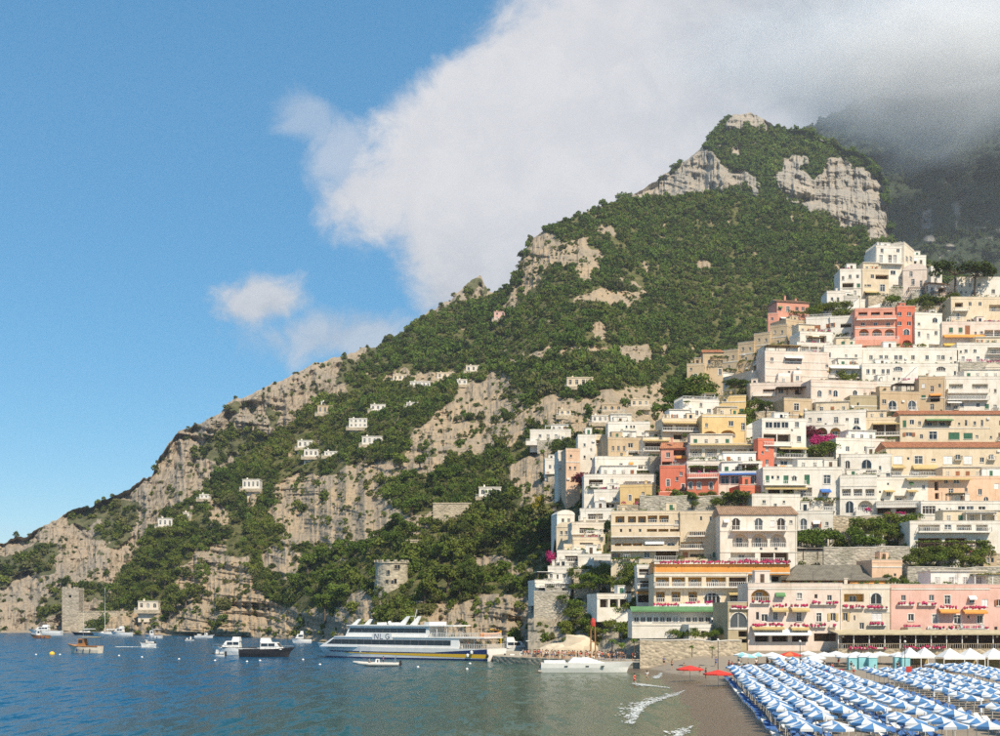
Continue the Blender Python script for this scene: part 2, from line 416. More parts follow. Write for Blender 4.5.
# --- the far headland on the left: bare limestone with scrub
HL = [(-330, 622, 640, 619, 660), (-240, 632, 640, 600, 760), (-150, 633, 640, 575, 760), (-60, 633, 640, 553, 760), (0, 633, 635, 541, 760), (30, 633, 632, 533, 760), (70, 633, 632, 512, 765), (110, 633.5, 630, 499, 770), (135, 634, 630, 486, 775), (152, 634, 640, 476, 780), (160, 634, 645, 455, 780),
      (175, 634, 650, 432, 785), (195, 634, 655, 425, 790), (220, 634, 660, 414, 795), (229, 634, 660, 402, 800), (245, 634, 660, 395, 805), (275, 634, 665, 383, 815), (300, 634, 670, 372, 830), (320, 634, 670, 362, 840), (345, 634, 675, 355, 860), (365, 634, 680, 347, 880), (385, 634, 690, 342, 900), (400, 634, 700, 333, 920),
      (430, 634, 700, 311, 960), (450, 634, 720, 300, 990), (460, 634, 720, 292, 1000), (467, 634, 720, 281, 1010), (480, 634, 720, 278, 1020), (488, 634, 720, 290, 1020), (520, 634, 720, 300, 1030), (560, 634, 720, 330, 1030)]
headV = [(0.0, [(190, 458), (205, 440), (225, 428), (250, 430), (272, 440), (265, 456), (235, 452), (210, 462)]),
         (0.0, [(64, 515), (90, 503), (120, 498), (140, 500), (138, 522), (118, 545), (92, 542), (100, 520), (80, 524)]),
         (0.0, [(-120, 585), (-60, 570), (0, 560), (40, 545), (58, 552), (50, 580), (20, 575), (-40, 600), (-110, 610)]),
         (0.0, [(333, 390), (345, 362), (380, 346), (405, 338), (430, 315), (500, 300), (520, 380), (440, 400), (380, 380)]),
         (0.0, [(462, 294), (467, 282), (480, 280), (487, 290), (480, 297)]),
         (0.0, [(225, 412), (232, 403), (243, 404), (236, 418)]), (0.0, [(262, 406), (275, 402), (280, 420), (270, 425)]),
         (0.0, [(60, 585), (90, 575), (112, 582), (105, 598), (85, 600), (60, 610), (45, 620), (40, 605)])]
head = Hill(HL, 1.4, 220, 0.9, headV, 1.0, 16, 12, 11, jag=5, ledge=.45)
HM = hillmat('headland_rock_and_scrub', (0.52, 0.40, 0.28), (0.37, 0.32, 0.255), (0.075, 0.085, 0.04), (0.15, 0.14, 0.075), (0.47, 0.33, 0.22), 1.3)
head.build('headland', HM)

# --- the main hillside above the bay
ML = [(88, 634.0, 600, 631, 602), (95, 634.2, 596, 622, 605), (110, 634.5, 590, 598, 622), (130, 635, 577, 560, 645), (160, 635.5, 565, 520, 680), (200, 636, 553, 490, 705), (230, 637, 530, 468, 730), (260, 638, 510, 448, 750), (300, 640, 474, 418, 785), (320, 642, 442, 402, 800), (340, 645, 402, 385, 815), (360, 648, 369, 370, 835), (380, 650, 349, 355, 860), (420, 651, 340, 322, 910),
      (450, 652, 332, 308, 940), (475, 653, 324, 299, 955), (495, 653, 324, 292, 960), (508, 653, 324, 286, 965), (516, 653, 322, 276, 965), (521, 653, 320, 258, 965), (530, 653, 318, 240, 970), (545, 654, 312, 229, 975), (570, 655, 308, 218, 1000), (600, 655, 312, 208, 1040), (640, 650, 340, 200, 1090), (680, 630, 400, 196, 1130), (720, 600, 470, 196, 1150), (760, 580, 500, 200, 1150), (800, 560, 520, 212, 1130), (850, 540, 540, 230, 1080),
      (900, 540, 540, 250, 1020), (1000, 540, 540, 290, 960), (1180, 560, 520, 350, 850)]
RK = [(1.0, [(405, 470), (407, 435), (432, 412), (452, 402), (470, 385), (482, 373), (500, 370), (518, 378), (527, 402), (528, 430), (515, 445), (480, 452), (455, 458), (430, 478)]),
      (1.0, [(522, 425), (530, 405), (552, 395), (585, 403), (600, 392), (650, 385), (690, 400), (690, 430), (600, 432), (560, 428)]),
      (1.0, [(268, 515), (275, 482), (290, 472), (318, 476), (345, 466), (362, 460), (395, 462), (402, 478), (378, 492), (394, 505), (402, 522), (372, 541), (335, 551), (282, 546)]),
      (1.0, [(503, 478), (508, 458), (530, 450), (552, 448), (562, 470), (550, 498), (520, 496)]),
      (1.0, [(150, 640), (168, 603), (183, 560), (215, 547), (250, 560), (262, 596), (290, 606), (330, 618), (330, 645)]),
      (1.0, [(95, 640), (112, 612), (150, 612), (175, 618), (175, 640)]),
      (1.0, [(395, 655), (418, 618), (440, 604), (470, 596), (512, 590), (545, 596), (600, 585), (640, 600), (640, 660)]),
      (1.0, [(300, 650), (322, 612), (345, 602), (368, 592), (376, 606), (366, 640)]),
      (1.0, [(519, 292), (517, 265), (529, 241), (550, 228), (562, 240), (592, 243), (604, 262), (592, 279), (574, 266), (552, 262), (538, 288)]),
      (1.0, [(574, 302), (588, 290), (606, 286), (618, 291), (640, 284), (652, 296), (640, 306), (606, 307), (590, 309)]),
      (1.0, [(500, 312), (508, 292), (520, 290), (516, 310)]), (1.0, [(588, 330), (600, 320), (608, 334), (598, 338)]),
      (1.0, [(600, 228), (612, 222), (617, 234), (606, 240)]), (1.0, [(628, 232), (640, 231), (638, 240), (630, 240)]), (1.0, [(690, 262), (703, 256), (710, 268), (700, 276)]), (1.0, [(655, 222), (668, 219), (664, 230)]),
      (1.0, [(272, 545), (300, 552), (300, 575), (280, 580), (262, 565)]), (0.8, [(203, 497), (225, 500), (226, 530), (210, 538)]), (0.9, [(318, 395), (340, 382), (352, 390), (335, 402)]),
      (0.9, [(372, 378), (400, 372), (440, 372), (470, 380), (440, 388), (405, 390)]), (0.8, [(500, 352), (560, 350), (610, 348), (620, 358), (560, 362), (505, 360)]), (0.8, [(590, 348), (660, 343), (680, 352), (640, 358)]), (0.9, [(238, 492), (250, 480), (262, 500), (255, 512), (243, 506)]), (0.8, [(395, 520), (425, 512), (432, 528), (405, 533)]), (0.9, [(455, 545), (520, 560), (540, 575), (515, 582), (470, 566)]),
      (0.9, [(540, 500), (556, 505), (558, 520), (544, 522)])]
mainh = Hill(ML, 1.35, 390, lambda px: np.interp(px, [90, 300, 420, 600, 700], [1.2, 1.25, 1.55, 1.7, 1.5]), RK, 0.0, 13, 12, 23, jag=4)
MM = hillmat('hillside_rock_and_scrub', (0.57, 0.415, 0.255), (0.40, 0.33, 0.245), (0.065, 0.075, 0.022), (0.17, 0.15, 0.065), (0.58, 0.35, 0.15), 1.2)
mainh.build('hillside', MM)

# --- the crag above the town
CL = [(540, 290, 1180, 262, 1240), (580, 290, 1200, 232, 1340), (605, 285, 1220, 212, 1400), (628, 280, 1230, 197, 1440), (645, 275, 1240, 186, 1460), (662, 270, 1250, 177, 1470), (685, 265, 1250, 160, 1490), (700, 265, 1250, 149, 1500), (712, 265, 1250, 134, 1510), (724, 265, 1250, 121, 1515), (738, 265, 1250, 114, 1520), (750, 265, 1250, 112, 1520), (764, 266, 1250, 118, 1515), (776, 268, 1250, 127, 1505),
      (800, 270, 1250, 133, 1490), (830, 275, 1240, 143, 1470), (856, 280, 1230, 153, 1450), (876, 285, 1220, 166, 1430), (885, 290, 1215, 180, 1410), (889, 292, 1210, 205, 1390), (892, 295, 1205, 232, 1360), (905, 300, 1200, 250, 1330), (950, 320, 1150, 285, 1260), (1000, 330, 1100, 315, 1150)]
CK = [(1.3, [(626, 200), (645, 186), (665, 176), (690, 155), (704, 148), (716, 158), (720, 168), (740, 172), (756, 176), (757, 192), (740, 196), (722, 190), (706, 198), (690, 200), (676, 208), (655, 203)]),
      (1.3, [(776, 170), (783, 158), (800, 154), (806, 164), (796, 172), (812, 178), (823, 168), (838, 158), (862, 172), (882, 186), (890, 205), (894, 240), (868, 236), (846, 225), (818, 218), (800, 208), (782, 195)]),
      (1.5, [(724, 130), (732, 116), (740, 108), (754, 106), (772, 114), (778, 128), (762, 131), (744, 128)]), (0.9, [(727, 150), (740, 145), (738, 156), (728, 158)])]
crag = Hill(CL, 1.3, 170, 0.85, CK, 0.0, 12, 13, 37, jag=4, ledge=.35, back=((40, -20), (110, -120), (190, -320)))
KM = hillmat('crag_rock_and_scrub', (0.57, 0.475, 0.36), (0.40, 0.37, 0.325), (0.040, 0.058, 0.02), (0.075, 0.085, 0.034), (0.48, 0.36, 0.22), 2.2)
crag.build('crag', KM)

# --- the mountain behind, its top lost in cloud
BL = [(640, 330, 1980, 250, 2350), (700, 330, 1980, 205, 2450), (760, 330, 1980, 160, 2500), (800, 330, 1980, 132, 2500), (850, 330, 1980, 104, 2520), (900, 330, 1980, 96, 2520), (980, 330, 1980, 86, 2520), (1080, 330, 1980, 80, 2500), (1200, 330, 1980, 110, 2450)]
BK = [(1.0, [(922, 205), (928, 196), (934, 210), (930, 240), (924, 238)]), (0.9, [(950, 195), (960, 190), (965, 215), (955, 222)]), (0.8, [(900, 175), (908, 172), (910, 195), (902, 196)]), (0.9, [(936, 240), (950, 238), (952, 262), (940, 262)]), (0.8, [(912, 250), (920, 246), (922, 262)])]
backm = Hill(BL, 4, 70, 0.8, BK, 0.0, 26, 26, 51, jag=8, back=((80, -60), (220, -300), (300, -700)))
BM = hillmat('mountain_rock_and_scrub', (0.40, 0.36, 0.31), (0.30, 0.285, 0.265), (0.03, 0.045, 0.028), (0.06, 0.075, 0.04), (0.40, 0.32, 0.24), 3.0)
backm.build('mountain', BM)

# --- the slope the town is built on
def townD(px, py):
    return 235 + (640 - py) * 0.55 + max(0.0, 700 - px) * 0.30
TL = []
for px, yb, yt in ((528, 655, 600), (540, 655, 588), (552, 655, 560), (562, 655, 482), (580, 655, 462), (600, 655, 452), (640, 655, 442), (668, 655, 430), (690, 652, 404), (720, 650, 392), (760, 648, 374), (786, 648, 352), (830, 648, 305), (868, 648, 288), (900, 648, 286), (960, 648, 296), (1040, 648, 300), (1180, 648, 320)):
    TL.append((px, yb, townD(px, yb) + 3, yt, townD(px, yt) + 7))
TK = [(1.0, [(500, 660), (520, 596), (560, 588), (610, 578), (640, 600), (640, 662)])]
town = Hill(TL, 3, 150, 1.0, TK, 0.25, 1.2, 9, 61, jag=1, back=((40, 0), (90, -25), (200, -110)), wig=4)
TM = hillmat('town_slope_rock_and_scrub', (0.47, 0.40, 0.30), (0.36, 0.32, 0.25), (0.07, 0.085, 0.03), (0.17, 0.15, 0.085), (0.45, 0.34, 0.2), 0.6)
town.build('town_slope', TM)

# ------------------------------------------------------------------ sea, beach
def seamat():
    m, t, b = newmat('sea_water'); p = pos(t)
    s = N(t, 'ShaderNodeSeparateXYZ'); t.links.new(p, s.inputs[0])
    n = NOISE(t, scaled(t, p, (0.02, 0.035, 1)), 1.0, 4, 0.6)
    sh = M(t, 'MULTIPLY_ADD', M(t, 'SUBTRACT', n, 0.5), 26.0, s.outputs[0])     # shoals towards the beach on the right
    sh = M(t, 'MULTIPLY_ADD', M(t, 'SUBTRACT', s.outputs[1], 140), -0.03, sh)
    c = MIX(t, RANGE(t, sh, -52, -8), (0.003, 0.066, 0.142), (0.018, 0.070, 0.070))
    c = MIX(t, RANGE(t, sh, -14, 17), c, (0.082, 0.105, 0.062))
    t.links.new(c, b.inputs['Base Color'])
    b.inputs['Roughness'].default_value = 0.22; b.inputs['IOR'].default_value = 1.33; b.inputs['Specular IOR Level'].default_value = 0.26
    def slope(sc, ax, ay, det):                                  # wave slopes straight from noise vectors
        n_ = N(t, 'ShaderNodeTexNoise'); t.links.new(scaled(t, p, sc), n_.inputs['Vector']); n_.inputs['Scale'].default_value = 1.0; n_.inputs['Detail'].default_value = det; n_.inputs['Roughness'].default_value = 0.62; n_.inputs['Distortion'].default_value = 0.4
        v = N(t, 'ShaderNodeVectorMath', operation='SUBTRACT'); t.links.new(n_.outputs['Color'], v.inputs[0]); v.inputs[1].default_value = (.5, .5, .5)
        k = N(t, 'ShaderNodeVectorMath', operation='MULTIPLY'); t.links.new(v.outputs[0], k.inputs[0]); k.inputs[1].default_value = (ax, ay, 0); return k.outputs[0]
    a1 = N(t, 'ShaderNodeVectorMath', operation='ADD'); t.links.new(slope((.55, .13, 1), .9, 1.5, 4), a1.inputs[0]); t.links.new(slope((1.7, .8, 1), .5, .7, 2), a1.inputs[1])
    a2 = N(t, 'ShaderNodeVectorMath', operation='ADD'); t.links.new(a1.outputs[0], a2.inputs[0]); a2.inputs[1].default_value = (0, 0, 1)
    nv = N(t, 'ShaderNodeVectorMath', operation='NORMALIZE'); t.links.new(a2.outputs[0], nv.inputs[0]); t.links.new(nv.outputs[0], b.inputs['Normal'])
    return m
me = MB(); me.q((-2400, -500, 0), (2400, -500, 0), (2400, 1700, 0), (-2400, 1700, 0))
sea = me.build('sea', seamat()); sea['kind'] = 'structure'

def shore_x(Y): return float(np.interp(Y, [-60, 60, 107, 137, 170, 200, 229, 250], [2, 13, 18, 21.5, 24.3, 26.3, 28.5, 29.5]))
def sand_z(x, Y):
    d = x - shore_x(Y)
    return float(np.interp(d, [-14, 0, 3, 9, 20, 200], [-1.4, 0.0, 0.28, 0.48, 0.6, 0.8])) + float(np.interp(Y, [198, 214, 236], [0, 1.0, 3.4])) * float(np.interp(d, [0, 8], [0.25, 1]))
def beachmat():
    m, t, b = newmat('beach_sand'); p = pos(t)
    n1 = NOISE(t, p, 0.25, 6, 0.7); n2 = NOISE(t, p, 3.0, 5, 0.7)
    s = N(t, 'ShaderNodeSeparateXYZ'); t.links.new(p, s.inputs[0])
    wet = RANGE(t, M(t, 'ADD', s.outputs[2], M(t, 'MULTIPLY', M(t, 'SUBTRACT', n1, 0.5), 0.3)), 0.30, 0.62)
    dry = MIX(t, RANGE(t, n2, 0.35, 0.7), (0.30, 0.25, 0.19), (0.22, 0.185, 0.14))
    t.links.new(MIX(t, wet, (0.115, 0.085, 0.052), dry), b.inputs['Base Color'])
    t.links.new(RANGE(t, wet, 0, 1, 0.35, 0.95), b.inputs['Roughness'])
    bump(t, b, n2, 0.6, 0.12)
    return m
mb = MB(); ys = list(range(-60, 252, 4)); ds = [-14, -8, -4, -2, -1, 0, 1, 2, 4, 6, 9, 14, 20, 30, 45, 70, 110, 180]
idx = {}
for i, y in enumerate(ys):
    for j, d in enumerate(ds):
        x = shore_x(y) + d + 0.35 * math.sin(y * 0.33) + 0.25 * math.sin(y * 0.9 + 1)
        idx[i, j] = len(mb.v); mb.v.append((x, y, sand_z(shore_x(y) + d, y) + 0.04 * math.sin(x * 1.7 + y) * (d > 3)))
for i in range(len(ys) - 1):
    for j in range(len(ds) - 1):
        mb.f.append((idx[i, j], idx[i, j + 1], idx[i + 1, j + 1], idx[i + 1, j])); mb.m.append(0)
beach = mb.build('beach', beachmat(), smooth=True); beach['kind'] = 'structure'

# breaking wavelets: lumpy foam ribbons at the water's edge
foam_m = plain('foam', (0.62, 0.64, 0.62), 0.8, var=0.15, scale=2)
def foam(path, w, seed, n=420):
    """lace of small foam flecks, thickest along the breaking crest"""
    rr = random.Random(seed); mb = MB(); cum = [0.0]
    for k in range(len(path) - 1): cum.append(cum[-1] + math.dist(path[k], path[k + 1]))
    for _ in range(n):
        u = rr.random() * cum[-1]; k = max(j for j in range(len(cum) - 1) if cum[j] <= u + 1e-6); f = (u - cum[k]) / max(1e-6, cum[k + 1] - cum[k])
        x = path[k][0] + (path[k + 1][0] - path[k][0]) * f; y = path[k][1] + (path[k + 1][1] - path[k][1]) * f
        th = (0.35 + 0.65 * abs(math.sin(u * .37 + seed))) * math.sin(math.pi * u / cum[-1]) ** .4
        x -= abs(rr.gauss(0, .45)) * w * th; y += rr.gauss(0, .8) * th; r = rr.uniform(.04, .17) * (.5 + th); z = max(.03, sand_z(x, y) + .03) + rr.uniform(0, .05); a0 = rr.uniform(0, 6)
        P_ = [(x + r * rr.uniform(.6, 1.3) * math.cos(a0 + a), y + 2.2 * r * rr.uniform(.6, 1.3) * math.sin(a0 + a), z) for a in (0, 1.05, 2.1, 3.14, 4.2, 5.25)]
        mb.q(*P_)
    o = mb.build('foam', foam_m); tag(o, kind='stuff'); return o
foam([(13.0, 118), (15.0, 130), (17.0, 141), (20.2, 151), (23.2, 159), (25.4, 166)], 2.6, 1, 900)
foam([(20.5, 186), (22.3, 181), (24.6, 174)][::-1], 2.0, 2)
foam([(25.6, 198), (27.2, 204), (28.2, 210)], 1.2, 3)
foam([(10.0, 84), (13.0, 98), (16.4, 108), (18.6, 116)], 2.2, 4)
# ------------------------------------------------------------------ vegetation
HID = bpy.data.collections.new('plant_sources')
def leaf_mesh(name, lumps, nleaf, size, mat, seed, flat=0.0):
    """leaf-sized faces spread over the lumps of a crown; lumps = (centre, radii)"""
    g = np.random.default_rng(seed); vs_, fs = [], []
    w = np.array([r[0] * r[1] + r[0] * r[2] for c, r in lumps]); w = w / w.sum()
    which = g.choice(len(lumps), nleaf, p=w)
    d = g.standard_normal((nleaf, 3)); d /= np.linalg.norm(d, axis=1)[:, None]
    d[:, 2] = np.where(d[:, 2] < -0.35, -d[:, 2] * 0.6, d[:, 2])
    C = np.array([l[0] for l in lumps])[which]; Rr = np.array([l[1] for l in lumps])[which]
    rad = g.uniform(0.72, 1.06, nleaf)[:, None]
    c = C + d * Rr * rad
    nrm = d + 0.75 * g.standard_normal((nleaf, 3)); nrm[:, 2] += flat; nrm /= np.linalg.norm(nrm, axis=1)[:, None]
    a = np.cross(nrm, g.standard_normal((nleaf, 3))); a /= np.linalg.norm(a, axis=1)[:, None]
    b = np.cross(nrm, a); s = (size * g.uniform(0.6, 1.35, nleaf))[:, None]
    co = np.stack([c - a * s, c - b * s * 0.62, c + a * s, c + b * s * 0.62], 1).reshape(-1, 3)
    f = np.arange(nleaf * 4).reshape(-1, 4)
    me = bpy.data.meshes.new(name); me.from_pydata(co.tolist(), [], f.tolist()); me.materials.append(mat); me.update()
    return me
def lumps_round(seed, n, r=0.55, spread=0.55, zc=0.8, zs=0.4):
    rr = random.Random(seed); out = [((0, 0, zc), (0.7, 0.7, 0.6))]
    for _ in range(n):
        a = rr.uniform(0, 6.28); q = spread * math.sqrt(rr.random()); s = r * rr.uniform(0.55, 1.0)
        out.append(((q * math.cos(a), q * math.sin(a), zc + rr.uniform(-zs, zs)), (s, s, s * 0.85)))
    return out
SCRUB = foliage('scrub', (0.054, 0.086, 0.013), (0.145, 0.172, 0.030))
OLIVE = foliage('olive', (0.085, 0.100, 0.030), (0.150, 0.150, 0.050))
DARKG = foliage('evergreen', (0.028, 0.052, 0.010), (0.075, 0.100, 0.018))
GARDEN = foliage('garden', (0.055, 0.105, 0.012), (0.13, 0.18, 0.028))
FARG = foliage('far_wood', (0.046, 0.095, 0.012), (0.125, 0.185, 0.028))
MAROON = foliage('maroon', (0.10, 0.018, 0.022), (0.17, 0.03, 0.045)); MAGENTA = foliage('magenta', (0.42, 0.02, 0.13), (0.55, 0.05, 0.20))
YELLOWG = foliage('yellow', (0.34, 0.27, 0.03), (0.45, 0.36, 0.05))
BARK = plain('bark', (0.11, 0.08, 0.055), 0.95, var=0.3, scale=3)

def cloth_scatter(name, pts, scl, mats, seed, kindlabel=None, n=210, size=0.17):
    """one woodland object: leafy bushes set on the slope point by point (geometry nodes)"""
    g = np.random.default_rng(seed)
    me = bpy.data.meshes.new(name); k = len(pts)
    me.vertices.add(k); me.vertices.foreach_set('co', (pts - np.array([0, 0, 0.3])).ravel())
    a = me.attributes.new('scl', 'FLOAT_VECTOR', 'POINT')
    scl = scl * (1 + 0.55 * fbm(pts[:, 0] / 30, pts[:, 1] / 30, pts[:, 2] / 30, 2, .5, seed + 70)) * np.where(g.random(k) < .06, 1.5, 1.0)
    s3 = np.stack([scl * g.uniform(0.85, 1.25, k), scl * g.uniform(0.85, 1.25, k), scl * g.uniform(0.75, 1.45, k)], -1)
    a.data.foreach_set('vector', s3.ravel().astype(np.float32))
    a = me.attributes.new('rotv', 'FLOAT_VECTOR', 'POINT')
    rv = np.zeros((k, 3)); rv[:, 2] = g.uniform(0, 6.28, k); rv[:, 0] = g.normal(0, 0.12, k)
    a.data.foreach_set('vector', rv.ravel().astype(np.float32))
    a = me.attributes.new('pick', 'INT', 'POINT'); a.data.foreach_set('value', g.integers(0, len(mats), k).astype(np.int32))
    me.update()
    o = obj(name, me); o['kind'] = 'stuff'
    c = bpy.data.collections.new(name + '_source')
    for i, m_ in enumerate(mats):
        b = bpy.data.objects.new('%02d_bush' % i, leaf_mesh('bush', lumps_round(seed * 10 + i, 6, zc=0.62), n, size, m_, seed * 10 + i)); c.objects.link(b)
    ng = bpy.data.node_groups.new(name, 'GeometryNodeTree')
    ng.interface.new_socket('Geometry', in_out='INPUT', socket_type='NodeSocketGeometry'); ng.interface.new_socket('Geometry', in_out='OUTPUT', socket_type='NodeSocketGeometry')
    gi = ng.nodes.new('NodeGroupInput'); go = ng.nodes.new('NodeGroupOutput')
    ci = ng.nodes.new('GeometryNodeCollectionInfo'); ci.inputs['Collection'].default_value = c
    ci.inputs['Separate Children'].default_value = True; ci.inputs['Reset Children'].default_value = True
    ip = ng.nodes.new('GeometryNodeInstanceOnPoints'); ip.inputs['Pick Instance'].default_value = True
    def attr(nm, ty):
        n_ = ng.nodes.new('GeometryNodeInputNamedAttribute'); n_.data_type = ty; n_.inputs['Name'].default_value = nm
        return [s for s in n_.outputs if s.enabled and s.name == 'Attribute'][0]
    L = ng.links.new
    L(gi.outputs[0], ip.inputs['Points']); L(ci.outputs[0], ip.inputs['Instance'])
    L(attr('pick', 'INT'), ip.inputs['Instance Index']); L(attr('scl', 'FLOAT_VECTOR'), ip.inputs['Scale'])
    er = ng.nodes.new('FunctionNodeEulerToRotation'); L(attr('rotv', 'FLOAT_VECTOR'), er.inputs[0]); L(er.outputs[0], ip.inputs['Rotation'])
    L(ip.outputs[0], go.inputs[0])
    md = o.modifiers.new('plants', 'NODES'); md.node_group = ng
    return o
G = np.random.default_rng(5)
def clump(f, lo, hi, sd):
    return lambda px, py: np.clip((fbm(px / f, py / f, px * 0, 3, 0.6, sd) - lo) / (hi - lo), 0.04, 1)
p1_, s1_ = mainh.scatter(16000, G, 150, 1010, 190, 420, clump(16, -0.6, 0.0, 67), 1.3, 3.6)
cloth_scatter('woodland', p1_, s1_, [FARG, FARG, SCRUB, FARG, DARKG, OLIVE], 1)
p2_, s2_ = mainh.scatter(8000, G, 88, 640, 380, 654, clump(26, -0.45, 0.15, 77), 1.2, 3.0, 0.40)
cloth_scatter('lower_woodland', p2_, s2_, [SCRUB, DARKG, SCRUB, OLIVE, GARDEN, DARKG], 2, n=300, size=0.14)
p3_, s3_ = crag.scatter(6500, G, 540, 990, 110, 300, None, 2.2, 4.4)
cloth_scatter('crag_woodland', p3_, s3_, [FARG, FARG, SCRUB], 3, n=150, size=0.2)
p4_, s4_ = head.scatter(2600, G, -300, 540, 290, 633, None, 1.6, 3.4)
p5_, s5_ = head.scatter(4600, G, -300, 540, 290, 633, clump(12, -0.1, 0.35, 91), 0.7, 1.9, 2.0)
cloth_scatter('headland_scrub', np.vstack([p4_, p5_]), np.concatenate([s4_, s5_]), [SCRUB, OLIVE, DARKG, SCRUB], 4, n=170, size=0.18)
p6_, s6_ = mainh.scatter(8000, G, 95, 660, 220, 654, clump(9, -0.1, 0.3, 55), 0.6, 1.7, 2.0)
cloth_scatter('ledge_shrubs', p6_, s6_, [SCRUB, OLIVE, GARDEN], 5, n=110, size=0.22)
p7_, s7_ = backm.scatter(2500, G, 640, 1150, 90, 330, None, 4, 7)
cloth_scatter('mountain_woodland', p7_, s7_, [DARKG, DARKG], 6, n=120, size=0.22)
p8_, s8_ = town.scatter(2600, G, 532, 1100, 290, 645, clump(18, -0.2, 0.4, 41), 0.6, 1.5, 2.0)
cloth_scatter('terrace_greenery', p8_, s8_, [GARDEN, SCRUB, OLIVE], 7, n=160, size=0.18)

# --- single trees and shrubs that can be told apart
TREE_SRC = {}
def tree_src(kind):
    if kind in TREE_SRC: return TREE_SRC[kind]
    k0 = kind.rstrip('0123456789'); sd = sum(map(ord, kind)); rr = random.Random(sd)
    tr = MB()
    if k0 == 'broad':        # unit height 1: low forked trunk, wide uneven crown
        tr.tube([(0, 0, -0.3), (0.01, 0, 0.2), (-0.02, 0.02, 0.42)], [0.06, 0.045, 0.03])
        L = [((0, 0, 0.6), (0.3, 0.3, 0.26))]
        for _ in range(10):
            a = rr.uniform(0, 6.28); q = rr.uniform(0.15, 0.38); z = rr.uniform(0.38, 0.82); s = rr.uniform(0.12, 0.2)
            L.append(((q * math.cos(a), q * math.sin(a), z), (s, s, s * 0.85))); tr.tube([(-0.02, 0.02, 0.36), (q * .8 * math.cos(a), q * .8 * math.sin(a), z)], [0.022, 0.008], 4)
        cr = leaf_mesh('crown', L, 1500, 0.040, {0: SCRUB, 1: DARKG, 2: GARDEN}[sd % 3], sd)
    elif k0 == 'pine':       # umbrella pine: bare trunk, flat plates of needles
        tr.tube([(0, 0, -0.3), (0.02, 0, 0.35), (0.0, 0.02, 0.72)], [0.035, 0.03, 0.02])
        L = []
        for _ in range(13):
            a = rr.uniform(0, 6.28); q = 0.62 * math.sqrt(rr.random()); z = 0.80 + rr.uniform(-0.05, 0.10) - 0.12 * q; s = rr.uniform(0.16, 0.26)
            L.append(((q * math.cos(a), q * math.sin(a), z), (s, s, s * 0.42))); tr.tube([(0, 0.02, 0.6), (q * .8 * math.cos(a), q * .8 * math.sin(a), z - .04)], [0.018, 0.006], 4)
        cr = leaf_mesh('crown', L, 1700, 0.034, DARKG, sd, 0.8)
    elif k0 == 'cypress':
        tr.tube([(0, 0, -0.3), (0, 0, 0.5)], [0.03, 0.015])
        L = [((rr.uniform(-.02, .02), rr.uniform(-.02, .02), z), (w, w, 0.16)) for z, w in ((.15, .08), (.3, .1), (.45, .1), (.6, .085), (.75, .06), (.88, .035))]
        cr = leaf_mesh('crown', L, 900, 0.028, DARKG, sd)
    elif k0 == 'palm':
        tr.tube([(0, 0, -0.2), (0.02, 0, 0.4), (0.0, 0.0, 0.72)], [0.035, 0.028, 0.026])
        mb = MB()
        for i in range(22):
            a = rr.uniform(0, 6.28); e = rr.uniform(-0.2, 1.2); pr_ = None
            for j in range(7):
                s = j / 6; q = 0.34 * s; z = 0.74 + 0.30 * math.sin(e) * s - 0.36 * s * s
                w = 0.05 * math.sin(math.pi * min(1, s + 0.12))
                c = (q * math.cos(a), q * math.sin(a), z); l = (c[0] - w * math.sin(a), c[1] + w * math.cos(a), z - w * .5); r = (c[0] + w * math.sin(a), c[1] - w * math.cos(a), z - w * .5)
                if pr_: mb.q(pr_[0], pr_[1], c, l); mb.q(pr_[1], pr_[2], r, c)
                pr_ = (l, c, r)
        cr = mb.mesh('crown', GARDEN)
    else:                    # shrubs
        mat_ = {'shrub': GARDEN, 'hedge': SCRUB, 'bougain': MAGENTA, 'maroon': MAROON, 'broom': YELLOWG, 'vine': GARDEN}[k0]
        tr.tube([(0, 0, -0.3), (0, 0, 0.35)], [0.05, 0.03], 5)
        cr = leaf_mesh('crown', lumps_round(sd, 8, 0.5, 0.6, 0.55, 0.3), 620, 0.085, mat_, sd)
    TREE_SRC[kind] = (tr.mesh('trunk', BARK), cr); return TREE_SRC[kind]
def tree(kind, loc, h, label, cat='tree', group=None, name=None, w=1.0, parts=True):
    tm, cm = tree_src(kind); k0 = kind.rstrip('0123456789')
    nm = name or {'broad': 'broadleaf_tree', 'pine': 'umbrella_pine', 'cypress': 'cypress_tree', 'palm': 'palm_tree', 'bougain': 'bougainvillea', 'maroon': 'climbing_plant', 'broom': 'broom_bush'}.get(k0, 'garden_shrub')
    e = empty(nm, loc, rnd.uniform(0, 6.28)); e.scale = (h * w, h * w, h); tag(e, label, cat, group)
    obj('trunk' if k0 in ('broad', 'pine', 'cypress', 'palm') else 'stem', tm, e); obj('crown', cm, e)
    return e
def hill_tree(h, kind, px, py, size_px, label, group=None, w=1.0):
    D = h.q(px, py); x, y, z = P(px, py, D)
    return tree(kind, (x, y - 0.5, z - 0.4), size_px / F * D, label, 'tree', group, w=w)
lbl = 'rounded evergreen tree on the green slope above the ferry'
rr = random.Random(3)
